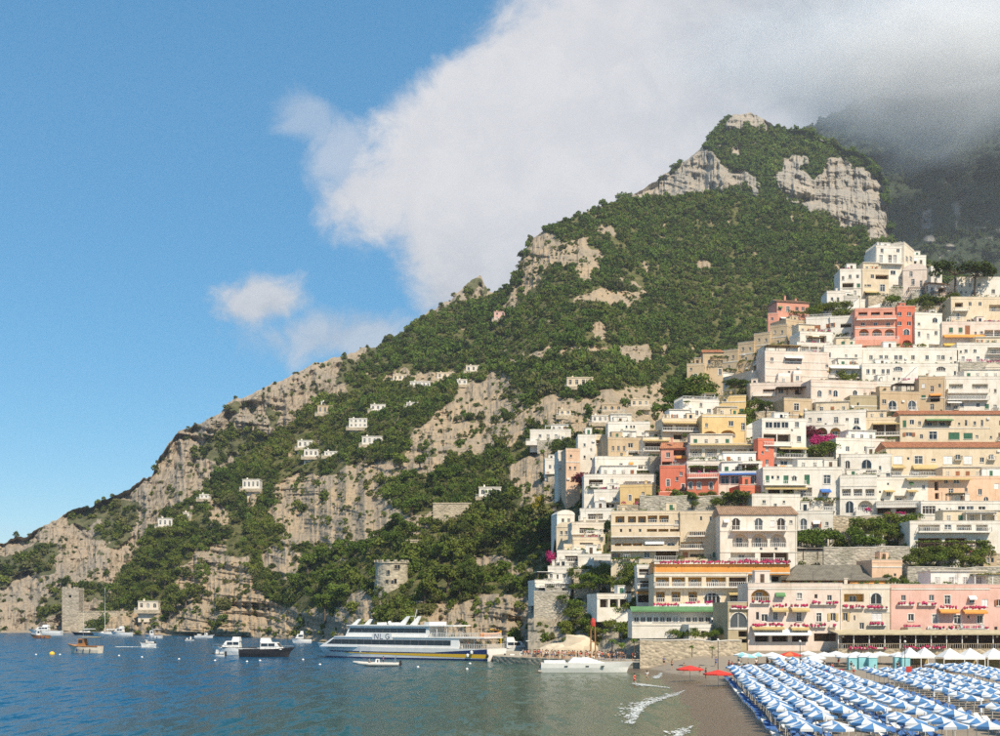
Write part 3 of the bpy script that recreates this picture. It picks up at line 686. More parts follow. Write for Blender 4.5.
for px, py, s in ((425, 603, 26), (436, 596, 34), (448, 592, 30), (460, 600, 24), (470, 588, 26), (484, 590, 20), (415, 560, 20), (428, 556, 22), (505, 575, 18), (517, 590, 16), (530, 598, 15), (545, 588, 18), (440, 566, 24), (455, 560, 22), (470, 556, 20), (486, 552, 20), (500, 546, 22), (514, 540, 20), (528, 546, 22), (540, 540, 22), (552, 548, 18), (556, 530, 18), (540, 520, 20), (525, 522, 18), (508, 516, 20), (492, 520, 18), (476, 530, 18), (462, 538, 18), (570, 505, 20), (562, 515, 18), (548, 560, 18), (534, 566, 16), (560, 496, 18)):
    hill_tree(mainh, 'broad%d' % rr.randint(1, 6), px, py, s * rr.uniform(.95, 1.15), lbl, 'trees on the slope above the ferry', rr.uniform(0.95, 1.25))
lbl = 'dark evergreen tree in the wooded gully beside the round stone tower'
for px, py, s in ((400, 470, 20), (408, 486, 20), (402, 502, 22), (412, 516, 22), (398, 530, 20), (410, 540, 22), (392, 550, 22), (372, 556, 20), (355, 560, 22), (340, 556, 20), (325, 566, 22), (308, 572, 22), (330, 590, 24), (340, 606, 26), (325, 616, 24), (312, 604, 20), (296, 588, 18), (352, 582, 18), (420, 470, 18), (432, 490, 20), (446, 486, 20), (458, 480, 18), (440, 500, 16), (425, 530, 16)):
    hill_tree(mainh, ('broad%d' % (rr.randint(1, 3) * 3 + 1)), px, py, s, lbl, 'trees in the gully by the tower', rr.uniform(0.95, 1.2))
lbl = 'tall pine in the grove on the point above the moored yachts'
for px, py, s in ((120, 598, 16), (130, 590, 18), (142, 585, 20), (150, 572, 18), (160, 560, 18), (172, 552, 18), (180, 542, 18), (165, 590, 20), (152, 600, 18), (138, 604, 16), (176, 612, 22), (186, 606, 22), (170, 620, 18), (195, 598, 18), (175, 570, 18), (188, 556, 16), (196, 540, 16), (150, 548, 14), (162, 540, 14)):
    hill_tree(mainh, 'broad%d' % rr.choice((2, 5)), px, py, s, lbl, 'pines on the wooded point', rr.uniform(0.9, 1.2))
# ------------------------------------------------------------------ buildings
WALLC = {'white': (0.76, 0.715, 0.64), 'warm': (0.73, 0.645, 0.53), 'cream': (0.71, 0.595, 0.435), 'pinkwhite': (0.74, 0.625, 0.545), 'tan': (0.57, 0.44, 0.29), 'peach': (0.72, 0.50, 0.35), 'pink': (0.74, 0.47, 0.40),
         'coral': (0.66, 0.20, 0.125), 'palecoral': (0.70, 0.34, 0.25), 'yellow': (0.74, 0.54, 0.265), 'ochre': (0.66, 0.39, 0.10), 'orange': (0.72, 0.33, 0.09), 'grey': (0.50, 0.47, 0.42), 'olive': (0.44, 0.37, 0.24)}
def wallmat(c): return plaster(c, WALLC[c])
TRIM = plaster('trim', (0.80, 0.775, 0.73)); COPE = plaster('coping', (0.70, 0.66, 0.59))
GLASS = [plain('glass_dark', (0.018, 0.022, 0.026), 0.12, spec=0.6), plain('glass_grey', (0.07, 0.08, 0.085), 0.15, spec=0.6), plain('glass_curtain', (0.30, 0.29, 0.27), 0.35), plain('glass_brown', (0.045, 0.03, 0.02), 0.25)]
SHUT = {'g': plain('shutter_green', (0.035, 0.13, 0.07), 0.6, var=.15), 'o': plain('shutter_brown', (0.32, 0.12, 0.045), 0.6, var=.2), 's': plain('shutter_white', (0.74, 0.735, 0.72), 0.6, var=.05), 'B': plain('shutter_blue', (0.06, 0.16, 0.36), 0.6), 't': plain('shutter_tan', (0.52, 0.38, 0.17), .7, var=.1)}
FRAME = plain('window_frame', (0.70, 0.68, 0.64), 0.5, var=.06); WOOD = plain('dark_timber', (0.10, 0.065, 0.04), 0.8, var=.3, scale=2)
IRON = plain('iron', (0.05, 0.05, 0.05), 0.6); RAILW = plain('railing_white', (0.72, 0.70, 0.66), 0.6)
TERRA = tiles('terracotta', (0.52, 0.22, 0.11)); TILEB = tiles('brown_tile', (0.40, 0.255, 0.16)); THATCH = tiles('reed', (0.205, 0.185, 0.145))
STONE = stone('grey', (0.42, 0.38, 0.31)); STONEW = stone('warm', (0.48, 0.40, 0.29)); TARM = plain('canvas_tan', (0.48, 0.36, 0.16), .8, var=.12); CANV = plain('canvas_white', (0.78, 0.77, 0.74), .8, var=.05)
CANG = plain('canvas_green', (0.10, 0.22, 0.09), .8, var=.15); CANO = plain('canvas_orange', (0.62, 0.27, 0.06), .8, var=.15); CANY = plain('canvas_yellow', (0.62, 0.40, 0.09), .8, var=.15); CANR = plain('canvas_red', (0.50, 0.05, 0.035), .8, var=.1); CANB = plain('canvas_blue', (0.05, 0.15, 0.42), .8, var=.1); CANC = plain('canvas_cyan', (0.20, 0.47, 0.52), .8, var=.1)
CANVAS = {'t': TARM, 'w': CANV, 'g': CANG, 'o': CANO, 'y': CANY, 'r': CANR, 'b': CANB, 'c': CANC}
FLOWER = plain('flowers', (0.40, 0.03, 0.10), .8, var=.45, scale=2.5); HERB = plain('planter_green', (0.07, 0.13, 0.03), .9, var=.4, scale=3)
CACHE = {}
def shared(key, fn):
    if key not in CACHE: CACHE[key] = fn()
    return CACHE[key]
def arcpts(x0, x1, zs, rise, n=8):
    c = (x0 + x1) / 2; a = (x1 - x0) / 2
    return [(c - a * math.cos(math.pi * k / n), zs + rise * math.sin(math.pi * k / n)) for k in range(n + 1)]
def facade(mb, W_, H, ops, z0=0.0):
    """front wall at y=0 with real openings; each op = (xa, xb, za, zb, depth, arched)"""
    xs = sorted({0.0, W_, *[o[0] for o in ops], *[o[1] for o in ops]}); zs = sorted({z0, H, *[o[2] for o in ops], *[o[3] for o in ops]})
    for i in range(len(xs) - 1):
        if xs[i + 1] - xs[i] < 1e-4: continue
        run = None
        for k in range(len(zs) - 1):
            if zs[k + 1] - zs[k] < 1e-4: continue
            cx, cz = (xs[i] + xs[i + 1]) / 2, (zs[k] + zs[k + 1]) / 2
            hole = any(o[0] < cx < o[1] and o[2] < cz < o[3] for o in ops)
            if hole:
                if run: mb.q((xs[i], 0, run[0]), (xs[i + 1], 0, run[0]), (xs[i + 1], 0, run[1]), (xs[i], 0, run[1]))
                run = None
            else: run = (run[0], zs[k + 1]) if run else (zs[k], zs[k + 1])
        if run: mb.q((xs[i], 0, run[0]), (xs[i + 1], 0, run[0]), (xs[i + 1], 0, run[1]), (xs[i], 0, run[1]))
    for xa, xb, za, zb, d, arch in ops:
        if arch:
            rise = min((xb - xa) / 2, (zb - za) * 0.6); A = arcpts(xa, xb, zb - rise, rise)
            for k in range(len(A) - 1):
                mb.q((A[k][0], 0, A[k][1]), (A[k + 1][0], 0, A[k + 1][1]), (A[k + 1][0], 0, zb + 1e-3), (A[k][0], 0, zb + 1e-3))
                mb.q((A[k][0], 0, A[k][1]), (A[k][0], d, A[k][1]), (A[k + 1][0], d, A[k + 1][1]), (A[k + 1][0], 0, A[k + 1][1]))
            zt = zb - rise
        else:
            zt = zb; mb.q((xa, 0, zb), (xa, d, zb), (xb, d, zb), (xb, 0, zb))
        mb.q((xa, 0, za), (xa, d, za), (xa, d, zt), (xa, 0, zt)); mb.q((xb, 0, zt), (xb, d, zt), (xb, d, za), (xb, 0, za)); mb.q((xa, 0, za), (xb, 0, za), (xb, d, za), (xa, d, za))
def q10(v): return max(1, int(round(v * 8)))
def window(parent, xa, xb, za, zb, d, arch, kind, rr, y=0.0):
    """window (its frame) > pane, and shutters where the photo shows them"""
    w, h = q10(xb - xa) / 8, q10(zb - za) / 8; cx = (xa + xb) / 2
    t = min(0.10, w * 0.09)
    def mk_frame():
        mb = MB(); mb.box(-w/2, -w/2 + t, 0, .08, 0, h); mb.box(w/2 - t, w/2, 0, .08, 0, h); mb.box(-w/2 + t, w/2 - t, 0, .08, h - t, h); mb.box(-w/2 + t, w/2 - t, 0, .08, 0, t)
        if w > 0.7: mb.box(-t/2, t/2, .01, .07, t, h - t)
        if w > 2.4: mb.box(-w/4 - t/2, -w/4 + t/2, .01, .07, t, h - t); mb.box(w/4 - t/2, w/4 + t/2, .01, .07, t, h - t)
        if h > 1.7: mb.box(-w/2 + t, w/2 - t, .015, .065, h * .68, h * .68 + t * .8)
        return mb.mesh('window', FRAME)
    def mk_pane(i):
        return MB().q((-w/2 + .02, .05, .02), (w/2 - .02, .05, .02), (w/2 - .02, .05, h - .02), (-w/2 + .02, .05, h - .02)).mesh('pane', GLASS[i])
    def mk_arch_frame():
        mb = MB(); A = arcpts(-w/2, w/2, h - w/2, w/2); B = arcpts(-w/2 + t, w/2 - t, h - w/2, w/2 - t)
        for k in range(len(A) - 1): mb.q((A[k][0], 0, A[k][1]), (B[k][0], 0, B[k][1]), (B[k+1][0], 0, B[k+1][1]), (A[k+1][0], 0, A[k+1][1]))
        mb.box(-w/2, -w/2 + t, 0, .08, 0, h - w/2); mb.box(w/2 - t, w/2, 0, .08, 0, h - w/2); mb.box(-t/2, t/2, .01, .07, 0, h - t)
        return mb.mesh('window', FRAME)
    def mk_arch_pane(i):
        A = arcpts(-w/2 + .02, w/2 - .02, h - w/2, w/2 - .02)
        return MB().q((-w/2 + .02, .05, .02), (w/2 - .02, .05, .02), *[(x, .05, z) for x, z in reversed(A)]).mesh('pane', GLASS[i])
    gi = rr.choices((0, 1, 2, 3), (5, 3, 1.2, 1.5))[0]
    if arch and h > w * 0.8:
        f = obj('window', shared(('af', w, h), mk_arch_frame), parent, (cx, y + d - 0.1, za)); obj('pane', shared(('ap', w, h, gi), lambda: mk_arch_pane(gi)), f)
        return f
    f = obj('window', shared(('f', w, h), mk_frame), parent, (cx, y + d - 0.1, za))
    obj('pane', shared(('p', w, h, gi), lambda: mk_pane(gi)), f)
    if kind in SHUT:
        def closed():
            mb = MB()
            for a, b in ((-w/2 + .02, -.02), (.02, w/2 - .02)):
                mb.box(a, b, -.06, -.01, .02, h - .02)
                for z in range(int((h - .3) / .28)): mb.box(a + .05, b - .05, -.075, -.06, .2 + z * .28, .36 + z * .28)
            return mb.mesh('shutter', SHUT[kind])
        def opened():
            mb = MB(); mb.box(0, w * .48, -.06, -.01, .02, h - .02)
            for z in range(int((h - .3) / .28)): mb.box(.05, w * .43, -.075, -.06, .2 + z * .28, .36 + z * .28)
            return mb.mesh('shutter', SHUT[kind])
        if kind in 'gs' or rr.random() < 0.4: obj('shutter', shared(('sc', w, h, kind), closed), f)
        else:
            me_ = shared(('so', w, h, kind), opened)
            obj('shutter', me_, f, (-w / 2 - w * .5, -d + .02, 0)); obj('shutter', me_, f, (w / 2 + .02, -d + .02, 0))
    return f
def railing(parent, x0, x1, y0, y1, z, h=1.0, mat_=None, style='bars'):
    mb = MB()
    def side(ax, ay, bx, by):
        L = math.hypot(bx - ax, by - ay)
        if L < .2: return
        if style == 'solid':
            mb.box(min(ax, bx) - .06, max(ax, bx) + .06, min(ay, by) - .06, max(ay, by) + .06, z, z + h); return
        mb.tube([(ax, ay, z + h), (bx, by, z + h)], .05, 4); mb.tube([(ax, ay, z + .1), (bx, by, z + .1)], .03, 4)
        n = max(1, int(L / .42))
        for i in range(n + 1):
            s = i / n; x, y = ax + (bx - ax) * s, ay + (by - ay) * s
            mb.box(x - .035, x + .035, y - .035, y + .035, z, z + h)
    side(x0, y0, x1, y0); side(x0, y0, x0, y1); side(x1, y0, x1, y1)
    return mb.build('railing', mat_ or RAILW, parent)
def flowers(parent, x0, x1, y, z, rr, name='flower_box', mat_=None, hang=.35):
    mb = MB(); mb.cm = 0; mb.box(x0, x1, y - .12, y + .12, z - .25, z); mb.cm = 1
    n = max(2, int((x1 - x0) / .55))
    for i in range(n):
        x = x0 + (i + .5) * (x1 - x0) / n
        if rr.random() < .12: continue
        mb.blob((x + rr.uniform(-.1, .1), y - .12, z + rr.uniform(-.15, .12)), (rr.uniform(.22, .42), .25, rr.uniform(.18, hang)), 6, 4, .35, rr)
        if rr.random() < .3:
            mb.cm = 2; mb.blob((x + rr.uniform(-.2, .2), y - .05, z + .1), (.25, .22, .2), 6, 4, .35, rr); mb.cm = 1
    return mb.build(name, [COPE, mat_ or FLOWER, HERB], parent)
def awning(parent, x0, x1, z, h, out, mat_, name='awning'):
    mb = MB(); mb.q((x0, -.03, z), (x1, -.03, z), (x1, -out, z - h), (x0, -out, z - h)); mb.q((x0, -out, z - h), (x1, -out, z - h), (x1, -out, z - h - .28), (x0, -out, z - h - .28))
    mb.q((x0, -.03, z), (x0, -out, z - h), (x0, -.03, z - h)); mb.q((x1, -.03, z), (x1, -.03, z - h), (x1, -out, z - h))
    n = max(1, int((x1 - x0) / 2))
    for i in range(n + 1):
        x = x0 + (x1 - x0) * i / n; mb.tube([(x, -.03, z - h), (x, -out, z - h)], .03, 4)
    return mb.build(name, mat_, parent)
def pergola(parent, x0, x1, y0, y1, z, h, mat_=None, roof=None, vines=False, rr=None):
    mb = MB(); mat_ = mat_ or WOOD
    n = max(1, int((x1 - x0) / 3.2))
    for i in range(n + 1):
        x = x0 + (x1 - x0) * i / n
        for y in (y0, y1): mb.box(x - .08, x + .08, y - .08, y + .08, z, z + h)
        mb.box(x - .06, x + .06, y0 - .3, y1 + .3, z + h + .14, z + h + .26)
    for y in (y0, y1): mb.box(x0 - .2, x1 + .2, y - .07, y + .07, z + h, z + h + .14)
    m = max(2, int((x1 - x0) / .7))
    for i in range(m + 1):
        x = x0 + (x1 - x0) * i / m; mb.box(x - .03, x + .03, y0 - .4, y1 + .4, z + h + .262, z + h + .33)
    o = mb.build('pergola', mat_, parent)
    if roof is not None:
        r = MB().box(x0 - .3, x1 + .3, y0 - .45, y1 + .45, z + h + .34, z + h + .44); r.build('pergola_roof', roof, o)
    if vines:
        L = [((x0 + (x1 - x0) * (i + .5) / (m), rr.uniform(y0 - .3, y1), z + h + rr.uniform(.1, .5)), (.9, .8, .35)) for i in range(m)]
        obj('vine', leaf_mesh('vine', L, 60 * m, .16, GARDEN, int(abs(x0 * 97 + z * 31)) % 9999), o)
    return o

TOWN = []
def baseD(px, yb):
    ridge = float(np.interp(px, [a[0] for a in TL], [a[3] for a in TL]))
    return townD(px, yb) if yb > ridge - 6 or px > 640 else mainh.q(px, yb) - 3
def bld(label, x0, x1, yt, yb, col, ops='', feat='', roof='flat', cat='house', name=None, dd=0.0, D0=None, D1=None, depth=8.0, below=7.0, parapet=0.7, plinth=None, clutter=True, auto=0.62):
    rr = random.Random(int(x0 * 131 + yt * 17 + x1)); TOWN.append((x0, x1, yt, yb))
    xm = (x0 + x1) / 2; D = baseD(xm, yb) + dd
    if D0 is None and D1 is None and x1 - x0 < 70:
        tw = rr.uniform(-.11, .11) * (x1 - x0) / F * D; D0, D1 = D - tw, D + tw      # no two fronts quite in line
    D0 = D if D0 is None else D0; D1 = D if D1 is None else D1
    ka, kb = (x0 - 500) / F, (x1 - 500) / F
    ax, ay, bx, by = ka * D0, D0, kb * D1, D1; dx, dy = bx - ax, by - ay; W_ = math.hypot(dx, dy)
    Dm = (D0 + D1) / 2 if (D0 != D1) else D
    def sx(px):
        k = (px - 500) / F; s = (k * ay - ax) / (dx - k * dy); return s * W_, ay + s * dy
    zb = CH + (HY - yb) / F * Dm
    def Z(py, px=xm): return CH + (HY - py) / F * sx(px)[1] - zb
    H = Z(yt); name = name or {'house': 'house', 'hotel': 'hotel', 'villa': 'villa'}.get(cat, cat.replace(' ', '_'))
    root = empty(name, (ax, ay, zb), math.atan2(dy, dx)); tag(root, label, cat)
    wm = wallmat(col) if isinstance(col, str) and col in WALLC else col
    OP = []; BALC = []
    for seg in ops.split(';'):
        a = seg.split()
        if not a: continue
        k, w, h, y = a[0], float(a[1]), float(a[2]), float(a[3])
        for x in map(float, a[4:]):
            xa, Dx = sx(x - w / 2); xb, _ = sx(x + w / 2); za = Z(y + h / 2, x); zb_ = Z(y - h / 2, x)
            xa, xb = max(.15, xa), min(W_ - .15, xb); zb_ = min(zb_, H - .18)
            if xb - xa < .25 or zb_ - za < .3: continue
            arch = k in ('a', 'A', 'y'); deep = k in ('A', 'L', 'l', 'y', 'Y', 'D')
            if any(not (xb <= o[0] + .05 or xa >= o[1] - .05 or zb_ <= o[2] + .05 or za >= o[3] - .05) for o in OP): continue
            OP.append((xa, xb, za, zb_, 1.7 if deep else 0.24, arch, k))
    if auto and H > 2.6:                                   # the many small odd windows every old front has
        nf = max(1, int(H / 3.3)); nc = max(1, int(W_ / 2.2))
        for f in range(nf):                                # shaded balconies where a stretch of wall is free
            for _ in range(int(W_ / 7) + 1):
                if rr.random() > auto: continue
                ww = rr.uniform(2.4, min(6.5, W_ * .6)); xa = rr.uniform(.4, max(.5, W_ - ww - .4)); xb = xa + ww; za = H - (f + 1) * H / nf + .35; zt = za + min(2.3, H / nf - .9)
                if xb > W_ - .3 or zt - za < 1.5: continue
                if any(not (xb < o[0] - .5 or xa > o[1] + .5 or zt < o[2] - .4 or za > o[3] + .4) for o in OP): continue
                OP.append((xa, xb, za, zt, 1.7, False, rr.choice('LLD'))); BALC.append((xa, xb, za))
        for f in range(nf):
            for c in range(nc):
                if rr.random() > auto: continue
                ww, hh = rr.choice(((.9, 1.3), (.8, 1.1), (1.0, 2.0), (.6, .7), (1.2, 1.4))); cx = W_ * (c + .5) / nc + rr.uniform(-.4, .4); za = H - (f + 1) * H / nf + rr.uniform(.7, 1.0) * (0.2 if hh > 1.8 else 1)
                xa, xb, zt = cx - ww / 2, cx + ww / 2, za + hh
                if xa < .3 or xb > W_ - .3 or zt > H - .3: continue
                if any(not (xb < o[0] - .45 or xa > o[1] + .45 or zt < o[2] - .4 or za > o[3] + .4) for o in OP): continue
                OP.append((xa, xb, za, zt, .24, rr.random() < .12 and hh > 1.2, rr.choice(('w', 'w', 'w', 'd', 'g', 'o', 's', 'b') if hh > 1.2 else ('w',))))
    mb = MB(); facade(mb, W_, H, [o[:6] for o in OP], -below)
    mb.q((0, depth, -below), (0, 0, -below), (0, 0, H), (0, depth, H)); mb.q((W_, 0, -below), (W_, depth, -below), (W_, depth, H), (W_, 0, H)); mb.q((W_, depth, -below), (0, depth, -below), (0, depth, H), (W_, depth, H))
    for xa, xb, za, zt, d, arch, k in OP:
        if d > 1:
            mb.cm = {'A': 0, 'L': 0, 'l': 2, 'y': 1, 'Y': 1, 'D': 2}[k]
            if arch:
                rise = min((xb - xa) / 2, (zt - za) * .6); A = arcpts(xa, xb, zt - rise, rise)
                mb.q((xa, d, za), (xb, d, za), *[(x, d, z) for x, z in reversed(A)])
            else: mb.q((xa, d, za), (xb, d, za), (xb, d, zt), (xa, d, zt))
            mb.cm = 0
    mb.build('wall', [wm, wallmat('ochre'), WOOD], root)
    for xa, xb, za, zt, d, arch, k in OP:
        if d > 1:
            n = max(1, int((xb - xa) / 3.0)); cw = (xb - xa) / n; hh = min(2.3, (zt - za) * .78)
            for i in range(n):
                c = xa + cw * (i + .5); ww = min(1.5, cw * .55)
                if k != 'D': window(root, c - ww / 2, c + ww / 2, za + .02, za + hh, d - .02, False, 'w', rr)
            if k in 'LAyYl' and (zt - za) > 1.6: railing(root, xa + .1, xb - .1, .12, .14, za, min(1.0, (zt - za) * .4), RAILW)
            if n > 1:
                for i in range(1, n):
                    c = xa + cw * i; pm = MB().box(c - .13, c + .13, .05, .32, za, zt - (0 if not arch else .3)); pm.build('column', TRIM, root)
        else:
            window(root, xa, xb, za, zt, d, arch, k if k in SHUT else 'w', rr)
            if k in 'da' and (xb - xa) > .7:
                mb = MB(); t_ = .14; mb.box(xa - t_, xa - .002, -.05, -.003, za, zt); mb.box(xb + .002, xb + t_, -.05, -.003, za, zt)
                if arch:
                    rise = min((xb - xa) / 2, (zt - za) * .6); A, B_ = arcpts(xa, xb, zt - rise, rise), arcpts(xa - t_, xb + t_, zt - rise, rise + t_)
                    for k_ in range(8): mb.q((A[k_][0], -.05, A[k_][1]), (A[k_ + 1][0], -.05, A[k_ + 1][1]), (B_[k_ + 1][0], -.05, B_[k_ + 1][1]), (B_[k_][0], -.05, B_[k_][1]))
                else: mb.box(xa - t_, xb + t_, -.05, -.003, zt + .002, zt + t_)
                mb.build('surround', TRIM, root)
            if rr.random() < .06 and xb - xa < 1.6: awning(root, xa - .25, xb + .25, zt + .25, .55, .8, rr.choice((TARM, CANV, CANV, CANG, CANO)))
            if k == 'b': railing(root, xa - .35, xb + .35, -.75, 0, za + .02, .95, IRON if rr.random() < .6 else RAILW); MB().box(xa - .45, xb + .45, -.85, -.002, za - .16, za + .02).build('balcony', COPE, root)
            elif (xb - xa) > .6 and rr.random() < .75: MB().box(xa - .12, xb + .12, -.12, -.002, za - .12, za - .005).build('sill', COPE, root)
    for xa, xb, za in BALC:
        if rr.random() < .6:
            o = MB().box(xa - .4, xb + .4, -1.1, -.002, za - .2, za - .01).build('balcony', TRIM, root); railing(o, xa - .3, xb + .3, -1.02, 0, za - .01, .95, RAILW if rr.random() < .6 else IRON)
        elif rr.random() < .5: awning(root, xa - .3, xb + .3, za + 2.35, .5, 1.2, rr.choice((TARM, CANV, CANO, CANG)))
    if auto and W_ > 9 and H > 5:                          # projecting bays with a railed terrace on top
        for _ in range(2):
            ww = rr.uniform(2.6, 4.6); xa = rr.uniform(.3, W_ - ww - .3); hb = rr.uniform(2.6, min(6.2, H - 1.6))
            if any(not (xa + ww < o[0] - .3 or xa > o[1] + .3 or hb + 1.1 < o[2]) for o in OP): continue
            pd = rr.uniform(1.0, 2.2); bay = MB().box(xa, xa + ww, -pd, -.002, -below, hb).build('bay', wm, root); railing(bay, xa + .08, xa + ww - .08, -pd + .08, 0, hb, .9, RAILW if rr.random() < .6 else wm, 'bars' if rr.random() < .7 else 'solid'); OP.append((xa, xa + ww, -1, hb + 1, .2, False, 'x'))
            window(bay, xa + ww * .3, xa + ww * .3 + 1.0, hb - 2.2, hb - .6, .02, False, rr.choice('wwgo'), rr, y=-pd)
    if auto and rr.random() < .55 and D > 250 and W_ > 5:  # planted terrace along the foot of the front
        ta, tb = sorted((rr.uniform(-1, W_ * .4), rr.uniform(W_ * .6, W_ + 1))); td = rr.uniform(1.8, 3.2); tz = rr.uniform(.3, .9)
        tr_ = MB().box(ta, tb, -td, -.004, -below - 1, tz).build('terrace_wall', rr.choice((wm, STONEW, STONE, TRIM)), root)
        if rr.random() < .5: railing(tr_, ta + .1, tb - .1, -td + .1, -.1, tz, .9, RAILW if rr.random() < .7 else IRON)
        L = [((rr.uniform(ta, tb), -td + rr.uniform(-.1, .7), tz + rr.uniform(0, .5)), (rr.uniform(.4, .9), .5, rr.uniform(.3, .8))) for _ in range(int((tb - ta) / 1.6) + 1)]
        obj('terrace_plants', leaf_mesh('terrace_plants', L, 55 * len(L), .15, rr.choice((GARDEN, GARDEN, SCRUB, OLIVE, MAGENTA)), int(x0 * 5 + yb)), root)['kind'] = 'stuff'
    # features
    for seg in feat.split(';'):
        a = seg.split()
        if not a: continue
        k = a[0]; fx0, fx1, fy = float(a[1]), float(a[2]), float(a[3]); X0, X1 = sx(fx0)[0], sx(fx1)[0]; z = Z(fy, (fx0 + fx1) / 2); arg = a[4:]
        if k == 'bal':
            o = MB().box(X0, X1, -1.3, -.002, z - .22, z).build('balcony', TRIM, root); st = arg[0] if arg else 'bars'
            railing(o, X0 + .06, X1 - .06, -1.22, 0, z, 1.0, wm if st == 'solid' else RAILW, st)
        elif k == 'flower':
            MB().box(X0, X1, -.55, -.003, z - .45, z - .26).build('ledge', TRIM, root); flowers(root, X0, X1, -.42, z, rr)
        elif k == 'awn': awning(root, X0, X1, z, float(arg[1]) / F * D, 1.5, CANVAS[arg[0]])
        elif k == 'band': MB().box(X0, X1, -.09, -.003, z - .15, z + .15).build('cornice', COPE, root)
        elif k == 'perg': pergola(root, X0, X1, -float(arg[1] if len(arg) > 1 else 3), -.4, z, float(arg[0]) / F * D, roof={'d': WOOD, 'w': CANV, 't': TARM}.get(arg[2] if len(arg) > 2 else '', None), vines=(len(arg) > 2 and arg[2] == 'v'), rr=rr)
        elif k == 'terrace':
            o = MB().box(X0, X1, -float(arg[1] if len(arg) > 1 else 3), -.004, z - float(arg[0]) / F * D, z).build('terrace', wm, root)
            railing(o, X0 + .1, X1 - .1, -float(arg[1] if len(arg) > 1 else 3) + .1, 0, z, .95, RAILW, 'bars')
        elif k == 'plants':
            L = []; n = max(2, int((X1 - X0) / .8)); hh = float(arg[0]) / F * D
            for i in range(n): L.append(((X0 + (X1 - X0) * (i + rr.random()) / n, -rr.uniform(.2, 1.1), z + hh * rr.uniform(.2, .8)), (.7, .6, hh * .4)))
            obj('climbing_plant', leaf_mesh('climbing_plant', L, 70 * n, .17, {'g': GARDEN, 'm': MAGENTA, 'r': MAROON, 'h': SCRUB}[arg[1] if len(arg) > 1 else 'g'], int(X0 * 91 + z * 77) % 9999), root)
        elif k == 'stair':
            mb = MB(); n = 9; z2 = Z(float(arg[0]), fx1)
            for i in range(n): mb.box(X0 + (X1 - X0) * i / n, X0 + (X1 - X0) * (i + 1) / n, -1.8, -.005, min(z, z2) - 1.2, z + (z2 - z) * (i + 1) / n)
            mb.build('stair', TRIM, root)
    # roof
    a = roof.split(); kind = a[0]
    if kind in ('flat', 'terrace'):
        mb = MB(); mb.q((0, 0, H - .02 - .1), (W_, 0, H - .12), (W_, depth, H - .12), (0, depth, H - .12))
        p = parapet
        for b_ in ((-.06, W_ + .06, -.06, .22, H, H + p), (-.06, .22, .22, depth, H, H + p), (W_ - .22, W_ + .06, .22, depth, H, H + p)): mb.box(*b_)
        rf = mb.build('roof', wm, root)
        mb = MB(); mb.box(-.12, W_ + .12, -.12, .28, H + p + .002, H + p + .1); mb.build('coping', COPE, rf)
        if kind == 'terrace': railing(rf, .1, W_ - .1, .08, depth - .2, H + p + .1, .8, RAILW)
        top = H + p
    elif kind in ('tile', 'tileb', 'hip', 'thatch'):
        rz = Z(float(a[1])) - H; m_ = {'tile': TERRA, 'tileb': TILEB, 'hip': TERRA, 'thatch': THATCH}[kind]; inset = W_ * .16 if kind in ('hip', 'thatch') else 0; run = min(depth / 2, rz * 2.2 + .6)
        mb = MB(); e = .35
        A = [(-e, -e, H), (W_ + e, -e, H), (W_ + e, 2 * run + e, H), (-e, 2 * run + e, H)]; B0, B1 = (inset, run, H + rz), (W_ - inset, run, H + rz)
        mb.q(A[0], A[1], B1, B0); mb.q(A[2], A[3], B0, B1); mb.q(A[1], A[2], B1); mb.q(A[3], A[0], B0)
        th = .14; mb.q(*[(x, y, z - th) for x, y, z in (A[3], A[2], A[1], A[0])])
        for i in range(4): p_, q_ = A[i], A[(i + 1) % 4]; mb.q((p_[0], p_[1], p_[2] - th), (q_[0], q_[1], q_[2] - th), q_, p_)
        rf = mb.build('roof', m_, root)
        if kind != 'thatch':
            mb = MB()
            for i in range(int(W_ / .5)): x = (i + .5) * .5; mb.tube([(x, -e, H + .02), (min(max(x, inset), W_ - inset), run, H + rz + .03)], .06, 4, False)
            mb.build('tile_row', m_, rf)
            MB().tube([(inset, run, H + rz + .04), (W_ - inset, run, H + rz + .04)], .12, 6).build('ridge_tile', m_, rf)
        top = H + rz
    elif kind == 'vault':
        mb = MB(); A = arcpts(-.1, W_ + .1, H, min(W_ * .28, 2.2), 10)
        for k in range(len(A) - 1): mb.q((A[k][0], -.1, A[k][1]), (A[k+1][0], -.1, A[k+1][1]), (A[k+1][0], depth, A[k+1][1]), (A[k][0], depth, A[k][1]))
        mb.q(*[(x, -.1, z) for x, z in reversed(A)]); rf = mb.build('roof', wm, root); top = H
    else:
        rf = MB().box(0, W_, 0, depth, H - .1, H + .02).build('roof', wm, root); top = H
    if clutter and W_ > 5:
        for _ in range(rr.randint(0, 2)):
            cx = rr.uniform(.8, W_ - .8); cy = rr.uniform(1.2, depth * .6); ch_ = rr.uniform(.7, 1.5)
            mb = MB().box(cx - .32, cx + .32, cy - .3, cy + .3, top - .6, top + ch_).box(cx - .42, cx + .42, cy - .4, cy + .4, top + ch_ + .002, top + ch_ + .14); mb.build('chimney', wm, rf)
        if rr.random() < .5:
            cx = rr.uniform(.8, W_ - .8); mb = MB().tube([(cx, 2, top - .3), (cx, 2, top + 2.4)], .035, 4)
            for i in range(4): mb.tube([(cx - .5, 2, top + 1.5 + i * .25), (cx + .5, 2, top + 1.5 + i * .25)], .02, 4)
            mb.build('antenna', IRON, rf)
